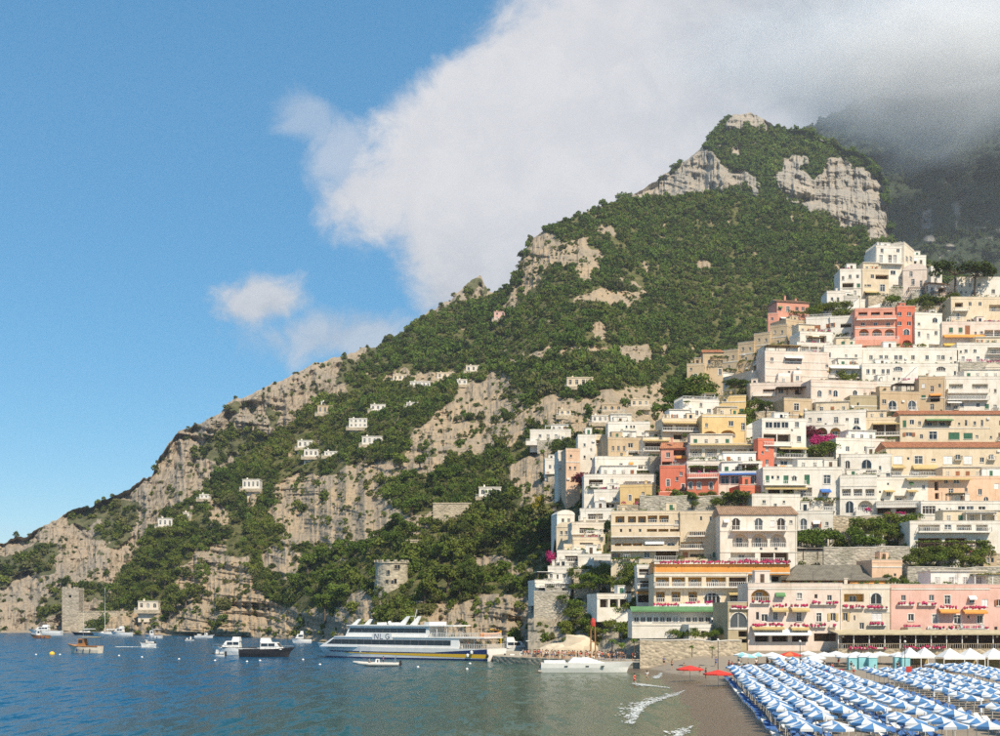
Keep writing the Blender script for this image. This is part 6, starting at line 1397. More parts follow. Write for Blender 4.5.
simple_boat('speedboat', 'small white speedboat running with a foaming wake', 147, 647.5, 5.6, 2.2, .9, 240, GEL, 'open')
simple_boat('motorboat', 'small motorboat with a dark awning near the rocks', 153, 638.5, 7, 2.5, .9, 175, GEL, 'gozzo', stripe=NAVY)
simple_boat('motorboat', 'low white motorboat anchored off the layered cliff', 205, 638, 8, 2.4, .8, 0, GEL, 'open')
simple_boat('motorboat', 'white motorboat anchored near the ferry bow', 301, 643, 7, 2.4, 1.0, 190, GEL, 'cabin')
simple_boat('rowing_boat', 'tiny white boat by the mooring line', 190, 641, 3.5, 1.4, .4, 10, GEL, 'open')
def sailboat(label, px, py, L, mast_px, heading, hm):
    e, D = boat_root('sailing_yacht', label, 'yacht', px, py, heading); B, H = L * .28, 1.2
    obj('hull', hull(L, B, H, [hm, DECKM, NAVY]), e); cabin(e, -L * .15, L * .2, B * .6, H, H + .7, .6); h = mast_px / F * D
    mst = MB().tube([(L * .06, 0, H), (L * .06, 0, h)], [.11, .07], 6).build('mast', plain('spar', (.72, .70, .66), .4), e)
    MB().box(L * .06 - .03, L * .06 + .03, -1.0, 1.0, h * .6, h * .6 + .07).build('spreader', ALU, mst); MB().tube([(L * .05, 0, H + 1.4), (-L * .38, 0, H + 1.5)], .08, 5).build('boom', ALU, mst); MB().tube([(L * .03, 0, H + 1.6), (-L * .36, 0, H + 1.68)], [.2, .14], 6).build('furled_sail', CANV, mst)
    mb = MB()
    for a in ((L * .48, 0, H * 1.2), (-L * .48, 0, H), (0, B * .45, H), (0, -B * .45, H)): mb.tube([(L * .06, 0, h * .97), a], .025, 3)
    mb.build('rigging', ALU, e); guard(e, L, B, H * 1.05)
sailboat('sailing yacht with a dark hull and the shorter mast', 85, 635, 15, 41, 170, DARKH); sailboat('white sailing yacht with the taller mast beside the dark hulled one', 107, 635.5, 16, 48, 178, GEL)
simple_boat('motor_yacht', 'white cabin boat moored beside the two sailing yachts', 121, 636, 10, 3, 1.2, 170, GEL, 'cabin')
# inflatable with two people, passing the ferry
e, D = boat_root('inflatable_boat', 'grey white inflatable boat with two people in front of the ferry', 'boat', 377, 666.5, 176)
mb = MB()
for s in (-1, 1): mb.tube([(-4.6, s * 1.15, .45), (1.5, s * 1.15, .5), (3.6, s * .75, .68), (4.8, 0, .85)], [.3, .32, .3, .22], 8)
mb.build('inflatable_tube', plain('hypalon', (.56, .53, .47), .6), e); MB().box(-4.4, 2.5, -.9, .9, .1, .35).build('floor', DECKM, e); cabin(e, -.6, .4, .9, .35, 1.5, .4, GEL, True, 'console'); MB().box(-5.0, -4.55, -.3, .3, .1, 1.2).build('outboard_motor', RUB, e); MB().tube([(-3.6, -.8, .4), (-3.8, -.8, 2.0), (-3.8, .8, 2.0), (-3.6, .8, .4)], .05, 5).build('roll_bar', ALU, e)
w = e.matrix_basis
for lx, top, pose in ((-1.3, 'red', 'stand'), (1.6, None, 'sit')): person(w @ Vector((lx, 0, .36)), R(90), pose, top, 'black', 'in the inflatable boat', 'people in the inflatable boat')
# white cruiser moored off the quay
e, D = boat_root('motor_cruiser', 'long low white motor cruiser moored off the crowded quay', 'boat', 587, 672.5, 0)
obj('hull', hull(16.8, 4.2, 1.75, [GEL, GEL, DARKH], .1, .12, 16, .9, .5, 2.6), e); cabin(e, -3.5, 3.2, 3.0, 1.78, 2.75, .9, GEL, False, 'coachroof', .9)
mb = MB(); [mb.q((x, -2.06, 1.05), (x + .55, -2.06, 1.05), (x + .55, -2.09, 1.3), (x, -2.09, 1.3)).build('porthole', BGLASS, e) for x in ()]
for x in (-4.2, -.4, 2.4): MB().box(x, x + .6, -2.075, -1.9, 1.1, 1.28).build('porthole', BGLASS, e)
MB().q((-.6, -1.2, 2.5), (-.6, 1.2, 2.5), (-1.6, 1.15, 3.25), (-1.6, -1.15, 3.25)).build('windscreen', BGLASS, e); guard(e, 16.8, 4.0, 1.95, .5, 0, 7.5); MB().box(-8.9, -8.2, -1.6, 1.6, .2, .5).build('swim_platform', DECKM, e); MB().box(-7.8, -4.0, -1.6, 1.6, 1.76, 2.15).build('sun_pad', CANV, e)
person(e.matrix_basis @ Vector((-8.5, .2, .5)), R(60), 'sit', None, 'blue', 'on the swim platform of the white cruiser', None)
# boats and gear at the ferry pier
simple_boat('yellow_boat', 'small yellow hulled boat against the pier end', 520, 661.5, 6.0, 2.2, .8, 4, YELB, 'open')
simple_boat('excursion_boat', 'white excursion boat with a railed upper deck at the pier', 512, 655.5, 12, 3.6, 1.3, 8, GEL, 'cabin')
simple_boat('excursion_boat', 'long white launch tied along the quay behind the yellow boat', 545, 658, 10, 3.0, 1.1, 4, GEL, 'gozzo')
e, D = boat_root('rescue_boat', 'orange rescue dinghy hanging from a small davit by the ferry stern', 'boat', 492, 660, 10)
b_ = obj('hull', hull(4.6, 1.8, .9, [ORG, ORG, ORG]), e, (0, 3, 5.0)); MB().tube([(-2.2, 3.9, 5.9), (1, 3.95, 5.95), (2.4, 3, 6.2), (1, 2.05, 5.95), (-2.2, 2.1, 5.9)], .22, 6).build('tube', ORG, e); MB().tube([(2.6, 3, 0.2), (2.6, 3, 6.6), (0, 3, 7.0)], .14, 6).build('davit', YELB, e); MB().tube([(0, 3, 7.0), (0, 3, 5.6)], .04, 4).build('fall', IRON, e)
# buoys
def buoy(px, py, r, m_, label, grp=None):
    D = CH * F / (py - HY); o = empty('mooring_buoy', ((px - 500) / F * D, D, 0)); tag(o, label, 'buoy', grp)
    MB().lathe([(.02, -r * .6), (r * .8, -r * .4), (r, 0.1), (r * .85, r * .6), (r * .3, r), (.02, r * 1.02)], 10).build('float', m_, o, smooth=True); MB().lathe([(.05, r), (.05, r * 1.35), (.01, r * 1.36)], 6).build('ring', IRON, o)
buoy(52, 654.5, .75, YELB, 'round yellow mooring buoy near the fishing boat')
for px, py in ((36, 655), (60, 655), (142, 657.5), (179, 659.5), (119, 656), (247, 662), (260, 661), (303, 660), (320, 665), (418, 667.5), (467, 669.5), (330, 642), (470, 664), (215, 661)): buoy(px, py, .28, GEL, 'small white mooring buoy floating on the bay', 'white mooring buoys')
# wake of the speedboat
mb = MB(); r3 = random.Random(4); D = CH * F / (647.5 - HY); x0 = (147 - 500) / F * D
for i in range(70): s = r3.random(); mb.blob((x0 - 2 - s * 9 + r3.uniform(-.6, .6), D + 2 + s * 3 + r3.uniform(-1, 1) * (0.4 + s), .05), (r3.uniform(.3, .9), r3.uniform(.2, .6), .07), 6, 3, .3, r3)
for i in range(25): s = r3.random(); mb.blob((x0 + 1 + s * 3, D - 1 - s * 1.5 + r3.uniform(-.5, .5), .06), (r3.uniform(.3, .7), .3, .1), 6, 3, .3, r3)
tag(mb.build('wake_foam', foam_m), kind='stuff')

# ------------------------------------------------------------------ quay
mb = MB(); QP = [(-1.5, 262), (6, 252), (14.5, 243), (17.5, 232), (25, 227.5), (36, 227.5), (46, 236), (46, 262), (20, 285), (-1.5, 300)]
n = len(QP)
mb.q(*[(x, y, 1.4) for x, y in QP])
for i in range(n): a, b = QP[i], QP[(i + 1) % n]; mb.q((a[0], a[1], -2), (b[0], b[1], -2), (b[0], b[1], 1.4), (a[0], a[1], 1.4))
q_ = mb.build('quay', stone('quay', (0.40, 0.35, 0.27), .9)); q_['kind'] = 'structure'
def qloc(px, D, z=1.4): return ((px - 500) / F * D, D, z)
r4 = random.Random(9); cl_ = list(CLOTH)
spots = []
for i in range(95):
    px = r4.uniform(522, 648); D = r4.uniform(254, 258) if px < 540 else (r4.uniform(247, 256) if px < 575 else r4.uniform(236, 250))
    if 555 < px < 592: D = min(D, 246)
    top = r4.choice(('white', 'white', 'red', 'blue', 'black', 'pink', 'beige', 'orange', 'black', None)); person(qloc(px, D), r4.uniform(0, 6.28), r4.choice(('stand', 'stand', 'walk', 'arms')), top, r4.choice(('black', 'blue', 'beige', 'white')), 'in the crowd on the quay', 'crowd waiting on the quay', r4.uniform(.93, 1.04))
# pale boulder behind the crowd
rng = np.random.default_rng(3); mb = MB(); nn, mm = 26, 12; base = len(mb.v); cxx, cyy, _ = qloc(566, 258)
for k in range(mm + 1):
    a = math.pi / 2 * k / mm
    for j in range(nn):
        t = 2 * math.pi * j / nn; q = 1 + .12 * float(vnoise(np.array([math.cos(t) * 2]), np.array([math.sin(t) * 2]), np.array([a * 2.]), 5)[0]); sk = .35 * math.cos(t)
        mb.v.append((cxx + 7.2 * q * math.cos(a) * math.cos(t), cyy + 3.2 * q * math.cos(a) * math.sin(t), 1.3 + (3.9 + 1.1 * math.cos(t)) * q * math.sin(a)))
for k in range(mm):
    for j in range(nn): mb.f.append((base + k * nn + j, base + k * nn + (j + 1) % nn, base + (k + 1) * nn + (j + 1) % nn, base + (k + 1) * nn + j)); mb.m.append(0)
tag(mb.build('boulder', stone('pale', (0.55, 0.46, 0.34), .35), smooth=True), 'pale smooth rock mound behind the crowd on the quay', 'rock')
# twin timber mast with a red drum
e = empty('quay_mast', qloc(593, 246)); tag(e, 'tall twin timber mast with a red top on the quay', 'mast')
for s in (-.5, .5): MB().tube([(s, 0, -.2), (s * .8, 0, 7.2)], [.16, .12], 6).build('post', VARN, e)
MB().lathe([(.05, 6.6), (.5, 6.7), (.55, 7.5), (.35, 8.2), (.04, 8.4)], 8).build('drum', CANR, e); MB().box(-.5, .5, -.08, .08, 3.4, 3.6).build('crossbar', VARN, e)
# green kiosk
e = empty('kiosk', qloc(645, 234)); tag(e, 'small green kiosk with serving windows and a pale roof on the quay', 'kiosk'); GRN = plain('kiosk_green', (.06, .22, .15), .6, var=.2); kw = 25 / F * 234
mb = MB(); ops_ = [(.3, 1.5, 1.0, 2.2, .12, False), (1.8, 2.6, .9, 2.1, .12, False), (3.0, 4.4, 1.0, 2.2, .12, True)]; facade(mb, kw, 2.9, ops_, -.2); mb.box(0, .1, .13, 3, -.2, 2.9); mb.box(kw - .1, kw, .13, 3, -.2, 2.9); mb.box(.1, kw - .1, 2.9, 3, -.2, 2.9); mb.build('wall', GRN, e)
for o_ in ops_: window(e, o_[0], o_[1], o_[2], o_[3], .12, False, 'w', r4)
mb = MB(); mb.q((-.5, -.9, 2.9), (kw + .4, -.9, 2.9), (kw + .3, 3.2, 3.5), (-.4, 3.2, 3.5)); mb.box(-.5, kw + .4, -.92, -.86, 2.75, 2.92); mb.build('roof', CANV, e); MB().box(.2, 2.7, -.35, -.002, .85, .95).build('counter', TRIM, e)
# ------------------------------------------------------------------ beach
BLUEC = plain('parasol_blue', (0.075, 0.20, 0.40), .85, var=.12, scale=.5); WHITEC = plain('parasol_white', (0.64, 0.655, 0.66), .85, var=.06, scale=.5)
def parasol_mesh(m0, m1, r=1.45, n=8, rise=.40):
    cn = MB()
    for i in range(n):
        a, b = 2 * math.pi * (i + .5) / n, 2 * math.pi * (i + 1.5) / n; cn.cm = i % 2
        A, B = (r * math.cos(a), r * math.sin(a)), (r * math.cos(b), r * math.sin(b)); c = lambda p, q, z: (p[0] * q, p[1] * q, z)
        cn.q((0, 0, 2.35 + .06), c(A, .5, 2.35 - rise * .42), c(B, .5, 2.35 - rise * .42)); cn.q(c(A, .5, 2.35 - rise * .42), c(A, 1, 2.35 - rise), c(B, 1, 2.35 - rise), c(B, .5, 2.35 - rise * .42)); cn.q(c(A, 1, 2.35 - rise), c(A, 1.0, 2.35 - rise - .2), c(B, 1.0, 2.35 - rise - .2), c(B, 1, 2.35 - rise))
    return cn.mesh('canopy', [m0, m1])
POLE = MB().tube([(0, 0, -.3), (0, 0, 2.42)], .028, 6).mesh('pole', plain('pole_white', (.66, .65, .62), .5)); RIBS = MB()
for i in range(8): a = 2 * math.pi * (i + .5) / 8; RIBS.tube([(0, 0, 1.85), (.75 * math.cos(a), .75 * math.sin(a), 2.12)], .014, 3)
RIBS = RIBS.mesh('ribs', ALU)
CLOSED = MB().lathe([(.02, 2.4), (.07, 2.3), (.10, 1.7), (.14, 1.1), (.05, 1.0)], 8).mesh('canopy', WHITEC)
CANO1 = parasol_mesh(BLUEC, WHITEC, 1.2, 8, .27)
def parasol(x, y, can, label, group, name='beach_umbrella', sc=1.0, tilt=0.0):
    e = empty(name, (x, y, sand_z(x, y)), rnd.uniform(0, 6.28)); e.scale = (sc, sc, rnd.uniform(.96, 1.05)); e.rotation_euler[1] = tilt; tag(e, label, 'umbrella', group)
    obj('pole', POLE, e)
    if can is CANO1 and rnd.random() < .05: obj('canopy', CLOSED, e); e['label'] = label.replace('panelled', 'folded'); return e
    c = obj('canopy', can, e)
    if y < 150: obj('ribs', RIBS, c)
    return e
CUSH = plain('cushion_blue', (.05, .13, .34), .85, var=.15); CUSW = plain('cushion_white', (.66, .66, .64), .85)
bf = MB(); bf.box(-.32, .32, -1.0, .25, .30, .35)
bf.q((-.32, .25, .33), (.32, .25, .33), (.32, .92, .72), (-.32, .92, .72))
for x in (-.28, .28):
    for y in (-.9, .1): bf.box(x - .03, x + .03, y - .03, y + .03, 0, .30)
    bf.tube([(x, .9, 0), (x, .7, .6)], .025, 4)
BEDF = bf.mesh('frame', plain('bed_frame', (.62, .62, .60), .5)); cm_ = MB().box(-.29, .29, -.98, .24, .352, .42); cm_.q((-.29, .24, .42), (.29, .24, .42), (.29, .88, .80), (-.29, .88, .80)); CUSM = cm_.mesh('cushion', CUSH)
def sunbed(x, y, rz, label, group, c=None):
    e = empty('sun_lounger', (x, y, sand_z(x, y)), rz); tag(e, label, 'sun lounger', group); obj('frame', BEDF, e); o = obj('cushion', CUSM, e)
    if c: setmat(o, c)
    return e
def rowx(off, Y): return off + .14 * (Y - 145)
BANDS = [('in the block beside the wet sand', [30.2, 32.7, 35.2], 88, 190, 3.0), ('in the long middle block', [38.6, 41.1, 43.6], 88, 206, 3.3), ('in the broad block before the white tents', [49.2, 51.8, 54.4, 57.0], 94, 178, 3.4), ('in the block along the tents', [61.5, 64.3, 67.1], 120, 192, 3.5)]
nU = 0; nB = 0
for where, offs, Y0, Y1, st in BANDS:
    for k, off in enumerate(offs):
        Y = Y0 + rnd.uniform(0, .5)
        while Y < Y1:
            x = rowx(off, Y) + rnd.uniform(-.15, .15); px = 500 + x / Y * F
            if px < 1040:
                parasol(x, Y, CANO1, 'blue and white panelled beach umbrella ' + where, 'beach umbrellas ' + where, tilt=rnd.uniform(-.05, .05)); nU += 1
                if (k == 0 or (k == 1 and Y < 150)) and nB < 260:
                    for s in (-.75, .75):
                        sunbed(x + s - .2, Y - .5, R(12) + rnd.uniform(-.1, .1), 'low sun lounger under the umbrellas ' + where, 'sun loungers ' + where, CUSW if rnd.random() < .25 else None); nB += 1
            Y += st
CREAMC = plain('parasol_cream', (.72, .66, .54), .85, var=.06); REDC = plain('parasol_red', (.60, .045, .03), .85, var=.1); CYANC = plain('parasol_cyan', (.26, .55, .58), .85, var=.1); ORNC = plain('parasol_orange', (.62, .16, .06), .85, var=.1)
def at_beach(px, D): return (px - 500) / F * D, D
CW, CR, CC, CO = parasol_mesh(WHITEC, WHITEC, 1.9, 8, .55), parasol_mesh(REDC, REDC, 1.7, 8, .5), parasol_mesh(CYANC, WHITEC, 1.5, 8, .45), parasol_mesh(ORNC, REDC, 1.8, 8, .6)
parasol(*at_beach(690, 186), CR, 'bright red umbrella on the open sand towards the quay wall', None, sc=1.25); parasol(*at_beach(718, 172), CR, 'bright red umbrella at the corner of the first lounger block', None, sc=1.25)
for px, D in ((742, 214), (748, 210)): parasol(*at_beach(px, D), CC, 'pale blue and white umbrella at the cafe corner by the stone arch', 'pale blue cafe umbrellas', sc=1.1)
parasol(*at_beach(758, 212), CC, 'turquoise umbrella between the cafe corner and the orange umbrella', None); parasol(*at_beach(790, 214), CO, 'orange red umbrella in front of the white awnings', None, sc=1.2)
for px, D in ((772, 213), (778, 208), (808, 215), (815, 208), (824, 212), (836, 214), (846, 210), (856, 214), (868, 212), (880, 214), (812, 203), (898, 213)): parasol(*at_beach(px, D), CW, 'large white cafe umbrella in front of the beach hotels', 'white cafe umbrellas', sc=1.0)
# striped changing cabins of cloth
for px, D in ((852, 206), (862, 207), (872, 206), (898, 207), (905, 206)):
    x, y = at_beach(px, D); e = empty('changing_cabin', (x, y, sand_z(x, y))); tag(e, 'pale turquoise cloth changing cabin on the sand', 'cabin', 'changing cabins'); MB().box(-.7, .7, -.6, .6, 0, 2.1).build('curtain', CYANC, e); mb = MB(); ap = (0, 0, 2.8)
    c_ = [(-.8, -.7, 2.1), (.8, -.7, 2.1), (.8, .7, 2.1), (-.8, .7, 2.1)]
    for i in range(4): mb.q(c_[i], c_[(i + 1) % 4], ap)
    mb.build('roof', WHITEC, e)
# marquee tents
def tent(px0, px1, D, h, label, n):
    x0, y = at_beach(px0, D); x1, _ = at_beach(px1, D); w = x1 - x0; e = empty('marquee_tent', (x0, y, sand_z(x0, y))); tag(e, label, 'tent'); mb = MB()
    for i in range(n):
        a, b = w * i / n, w * (i + 1) / n; c = [(a - .1, -.1, h), (b + .1, -.1, h), (b + .1, 4, h), (a - .1, 4, h)]; p_ = ((a + b) / 2, 2, h + 1.5)
        for k in range(4): mb.q(c[k], c[(k + 1) % 4], p_)
        mb.q((a, -.1, h - .35), (b, -.1, h - .35), (b, -.1, h), (a, -.1, h))
    mb.build('roof', CANV, e)
    for i in range(n + 1):
        for yy_ in (0, 3.9): MB().box(w * i / n - .06, w * i / n + .06, yy_ - .06, yy_ + .06, -.2, h - .01).build('post', RAILW, e)
    MB().box(0, w, 3.95, 4.0, 0, h - .4).build('back_curtain', TARM, e); MB().box(.4, w - .4, .8, 1.6, 0, 1.0).build('counter', WOOD, e)
tent(906, 936, 206, 2.3, 'white pyramid roofed marquee beside the changing cabins', 2); tent(944, 985, 200, 2.7, 'larger white marquee with open sides at the end of the beach', 2); tent(988, 1030, 200, 2.7, 'white marquee past the end of the larger one', 2)
# colonnaded beach restaurant in front of the hotels
D = 226; x0, x1 = (838 - 500) / F * D, (1036 - 500) / F * D; zb = 4.05
e = empty('beach_restaurant', (x0, D, zb)); tag(e, 'long open beach restaurant with a beige canopy on thin posts', 'restaurant'); w = x1 - x0
MB().box(0, w, 0, 6.3, -4, 0).build('terrace', STONEW, e); mb = MB(); mb.q((-.2, -.6, 2.9), (w, -.6, 2.9), (w, 6.2, 3.5), (-.2, 6.2, 3.5)); mb.box(-.2, w, -.66, -.605, 2.65, 2.95); mb.build('canopy', plain('reed_mat', (.47, .40, .26), .9, var=.2), e)
for i in range(int(w / 2.9) + 1): MB().box(i * 2.9, i * 2.9 + .14, 0, .14, 0, 2.9).build('post', RAILW, e)
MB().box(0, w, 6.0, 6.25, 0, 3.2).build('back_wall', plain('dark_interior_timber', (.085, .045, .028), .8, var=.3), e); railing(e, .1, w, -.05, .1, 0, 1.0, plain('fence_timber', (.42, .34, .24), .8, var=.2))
for i in range(int(w / 2.9)):
    if i % 2 == 0: MB().lathe([(.02, 2.5), (.22, 2.35), (.22, 2.15), (.02, 2.1)], 8, (i * 2.9 + 1.4, 1.5, 0)).build('lamp_shade', TRIM, e)
    mb = MB(); mb.box(i * 2.9 + .6, i * 2.9 + 2.0, 1.5, 2.4, .7, .76); mb.box(i * 2.9 + 1.2, i * 2.9 + 1.4, 1.85, 2.05, 0, .7)
    t_ = mb.build('cafe_table', CANV, None, (x0, D, zb)); tag(t_, 'white clothed table under the beige restaurant canopy', 'table', 'tables in the beach restaurant')
mb = MB()
flowers(e, 2, 9, -.3, .3, rnd, 'flower_box', None); flowers(e, 12, 20, -.3, .3, rnd, 'flower_box', None)
# red pedal boats drawn up on the sand
for px in (826, 833, 840):
    x, y = at_beach(px, 196); e = empty('pedal_boat', (x, y, sand_z(x, y)), R(80)); tag(e, 'red pedal boat drawn up on the sand', 'pedal boat', 'red pedal boats')
    for s in (-.5, .5): obj('float', shared('pf', lambda: hull(3.2, .6, .5, [CANR, CANR, CANR])), e, (0, s, .1))
    MB().box(-.6, .4, -.6, .6, .58, .7).build('deck', CANV, e); MB().box(-.65, -.5, -.55, .55, .7, 1.1).build('backrest', CANR, e)
# signal box, lamp posts, bins
for px, D in ((905, 188), (718, 200), (800, 190)):
    x, y = at_beach(px, D); e = empty('lamp_post', (x, y, sand_z(x, y))); tag(e, 'thin dark lamp post among the beach umbrellas', 'lamp post', 'beach lamp posts'); MB().tube([(0, 0, -.3), (0, 0, 5.6)], [.07, .045], 6).build('pole', IRON, e); MB().blob((0, 0, 5.75), .2, 8, 6, 0).build('lamp', TRIM, e)
x, y = at_beach(909, 168); e = empty('lifeguard_board', (x, y, sand_z(x, y))); tag(e, 'small red board on a post between umbrella blocks', 'sign'); MB().tube([(0, 0, -.3), (0, 0, 2.6)], .04, 5).build('post', IRON, e); MB().box(-.4, .4, -.05, .05, 2.0, 2.8).build('board', CANR, e)
# people on the beach
x, y = at_beach(607, 172); x = shore_x(190) + .6; person((x - 5.5, 186, -.25), R(200), 'walk', 'red', 'red', 'at the edge of the water', None, 1.02); person((x - 3.2, 189, .1), R(160), 'stand', 'white', 'beige', 'at the edge of the water', None)
for i in range(46):
    px = r4.uniform(735, 900); D = r4.uniform(196, 214)
    if r4.random() < .35: px, D = r4.uniform(728, 800), r4.uniform(186, 210)
    x, y = at_beach(px, D); person((x, y, sand_z(x, y)), r4.uniform(0, 6.28), r4.choice(('stand', 'walk', 'stand', 'arms')), r4.choice(('white', 'white', 'orange', 'red', 'cyan', 'black', None, 'pink')), r4.choice(('white', 'blue', 'red', 'black')), 'by the cafe umbrellas on the beach', 'people by the beach cafes')
for px, D in ((672, 214), (684, 205), (700, 200), (664, 222), (706, 192), (716, 212)):
    x, y = at_beach(px, D); person((x, y, sand_z(x, y)), r4.uniform(0, 6.28), r4.choice(('stand', 'walk')), r4.choice((None, 'white', 'blue')), r4.choice(('red', 'black', 'blue')), 'on the open sand near the quay', 'people on the open sand')
# service huts against the quay wall
for px, c, lab in ((680, 'cream', 'low cream storage hut against the stone quay wall'), (700, 'grey', 'low grey storage hut with a door against the stone quay wall')):
    D = 231; e = empty('storage_hut', (*at_beach(px, D), 1.9)); tag(e, lab, 'hut'); w = 2.8; mb = MB(); facade(mb, w, 2.4, [(.9, 1.9, 0, 2.0, .15, False)], -1); mb.box(0, .1, .16, 2.5, -1, 2.4); mb.box(w - .1, w, .16, 2.5, -1, 2.4); mb.build('wall', wallmat(c), e); window(e, .9, 1.9, 0, 2.0, .15, False, 'B', r4); MB().box(-.15, w + .15, -.2, 2.6, 2.402, 2.52).build('roof', COPE, e)

# ------------------------------------------------------------------ houses and towers on the hillside
def hill_house(h, px, py, wpx, hpx, col, label, wins=3, roof='flat', cat='villa', base=0.0):
    D = h.q(px, py) - 5; py -= 1.2; w, hh = wpx / F * D, hpx / F * D; x, y, z = P(px - wpx / 2, py, D); e = empty(cat.replace(' ', '_'), (x, y, z)); tag(e, label, cat); rr = random.Random(int(px * 9 + py)); mb = MB(); ops_ = []; ww = min(1.5, w / wins * .45)
    fl = 2 if hh > 5.2 else 1
    for f in range(fl):
        for i in range(wins):
            c = w * (i + .5) / wins; za = hh * f / fl + hh / fl * .25; ops_.append((c - ww / 2, c + ww / 2, za, za + hh / fl * .55, .25, rr.random() < .35))
    facade(mb, w, hh, ops_, -6); d = 8
    for a in (((0, d, -6), (0, 0, -6), (0, 0, hh), (0, d, hh)), ((w, 0, -6), (w, d, -6), (w, d, hh), (w, 0, hh)), ((w, d, -6), (0, d, -6), (0, d, hh), (w, d, hh))): mb.q(*a)
    mb.build('wall', wallmat(col), e)
    for o_ in ops_: window(e, *o_[:6], 'w', rr)
    mb = MB(); mb.box(-.2, w + .2, -.2, d + .1, hh + .002, hh + .35); rf = mb.build('roof', wallmat(col) if roof == 'flat' else TERRA, e); MB().box(w * .2, w * .2 + .7, 2, 2.7, hh + .352, hh + 1.4).build('chimney', wallmat(col), rf)
    MB().box(-1.5, w + 1.5, -1.8, -.002, -1.8, -.05).build('terrace', STONEW, e); railing(e, -1.4, w + 1.4, -1.7, -.1, -.05, .9, RAILW)
    return e
for a in ((420, 389, 20, 6, 'white', 'long low white villa at the top of the terraced hamlet', 5), (358, 429, 18, 9, 'white', 'white two floor villa with arched openings above the orange cliff', 4), (372, 446, 20, 8, 'white', 'white villa with a row of four windows below the arched villa', 4), (305, 449, 15, 7, 'white', 'white villa in the cliff top group of three', 3), (311, 458, 14, 7, 'white', 'small white house just below the cliff top villa', 3), (331, 457, 13, 4, 'white', 'low white cottage between the cliff top villas', 3), (378, 412, 15, 6, 'white', 'white cottage among the terraced gardens', 3), (325, 415, 15, 8, 'tan', 'stone farmhouse on the wooded terrace', 3), (325, 408, 8, 5, 'white', 'tiny white house behind the stone farmhouse', 2), (476, 373, 20, 6, 'warm', 'pale flat house with a blue awning on the crest of the big cliff', 4), (413, 408, 13, 4, 'white', 'low white cottage beside the terraced gardens', 3), (445, 380, 16, 6, 'cream', 'cream farmhouse between the hamlet and the big cliff', 3), (400, 382, 14, 6, 'cream', 'cream house at the foot of the stony terraces', 3), (462, 386, 10, 5, 'white', 'white cottage below the cream farmhouse', 2), (500, 321, 12, 8, 'pink', 'lonely pink house high on the ridge', 2), (490, 498, 22, 9, 'white', 'white gabled villa in the middle of the green slope', 3), (251, 490, 17, 9, 'white', 'white villa with arches perched on a rock spur', 4), (165, 528, 14, 8, 'white', 'white house at the top of the pine grove', 3), (204, 500, 9, 4, 'white', 'small white house on the spur above the pine grove', 2), (186, 519, 6, 5, 'warm', 'tiny ivory house beside the pine grove', 1), (580, 388, 26, 9, 'cream', 'cream ruined house with open arches among the trees', 4), (545, 392, 10, 6, 'cream', 'small stone house beside the ruined house', 2), (148, 611, 20, 8, 'warm', 'pale shore house with arched boat stores under the pines', 3), (565, 417, 12, 6, 'cream', 'cream cottage on the rocky shelf above the town', 2), (612, 413, 20, 7, 'tan', 'tan house on the rocky shelf above the town', 3), (640, 408, 18, 7, 'cream', 'cream house with small windows at the top of the rocky shelf', 3), (600, 424, 16, 7, 'white', 'white cottage on the lower edge of the rocky shelf', 3)):
    hill_house(mainh, *a[:6], wins=a[6])
def round_tower(px, py, wpx, hpx, label):
    D = mainh.q(px, py) - 4; r = wpx / 2 / F * D; h = hpx / F * D; e = empty('watch_tower', P(px, py, D + r)); tag(e, label, 'tower'); mb = MB(); n = 28; base = 0
    for k, (q, z) in enumerate(((1.08, -8), (1.06, 0), (1.0, h * .45), (1.0, h * .93), (1.05, h * .94), (1.05, h))):
        for j in range(n): t = 2 * math.pi * j / n; mb.v.append((r * q * math.cos(t), r * q * math.sin(t), z))
    for k in range(5):
        for j in range(n): mb.f.append((k * n + j, k * n + (j + 1) % n, (k + 1) * n + (j + 1) % n, (k + 1) * n + j)); mb.m.append(0)
    mb.f.append(tuple(5 * n + j for j in range(n))); mb.m.append(0); mb.build('wall', stone('tower', (0.46, 0.40, 0.30), .8), e)
    for j in range(n):
        if j % 2 == 0: t = 2 * math.pi * (j + .5) / n; o = MB().box(-.5, .5, -.35, .35, 0, .7).build('merlon', stone('tower', (0.46, 0.40, 0.30), .8), e, (r * 1.0 * math.cos(t), r * 1.0 * math.sin(t), h - .02), t + math.pi / 2)
    for ang, z, w_, hh in ((-95, h * .52, .9, 1.3), (-60, h * .72, .8, 1.3), (-70, h * .72, .8, 1.3), (-100, h * .12, .9, 1.6), (-72, h * .15, .9, 1.6), (-82, h * .12, .8, 1.4)):
        t = R(ang); o = obj('window', shared(('tw', w_, hh), lambda: MB().box(-w_ / 2 - .15, w_ / 2 + .15, -.12, .3, -.15, 0).box(-w_ / 2 - .15, -w_ / 2, -.12, .3, 0, hh).box(w_ / 2, w_ / 2 + .15, -.12, .3, 0, hh).box(-w_ / 2 - .15, w_ / 2 + .15, -.12, .3, hh, hh + .15).mesh('window', STONEW)), e, (r * 1.03 * math.cos(t), r * 1.03 * math.sin(t), z), t + math.pi / 2); obj('pane', shared(('twp', w_, hh), lambda: MB().box(-w_ / 2, w_ / 2, -.03, .2, 0, hh).mesh('pane', GLASS[0])), o)
    for a in (-70, -100): MB().tube([(r * .5 * math.cos(R(a)), r * .5 * math.sin(R(a)), h), (r * .5 * math.cos(R(a)), r * .5 * math.sin(R(a)), h + 2.6)], .07, 5).build('flagpole', IRON, e)
round_tower(391.5, 588, 33, 26, 'round grey stone watch tower with small windows above the ferry')
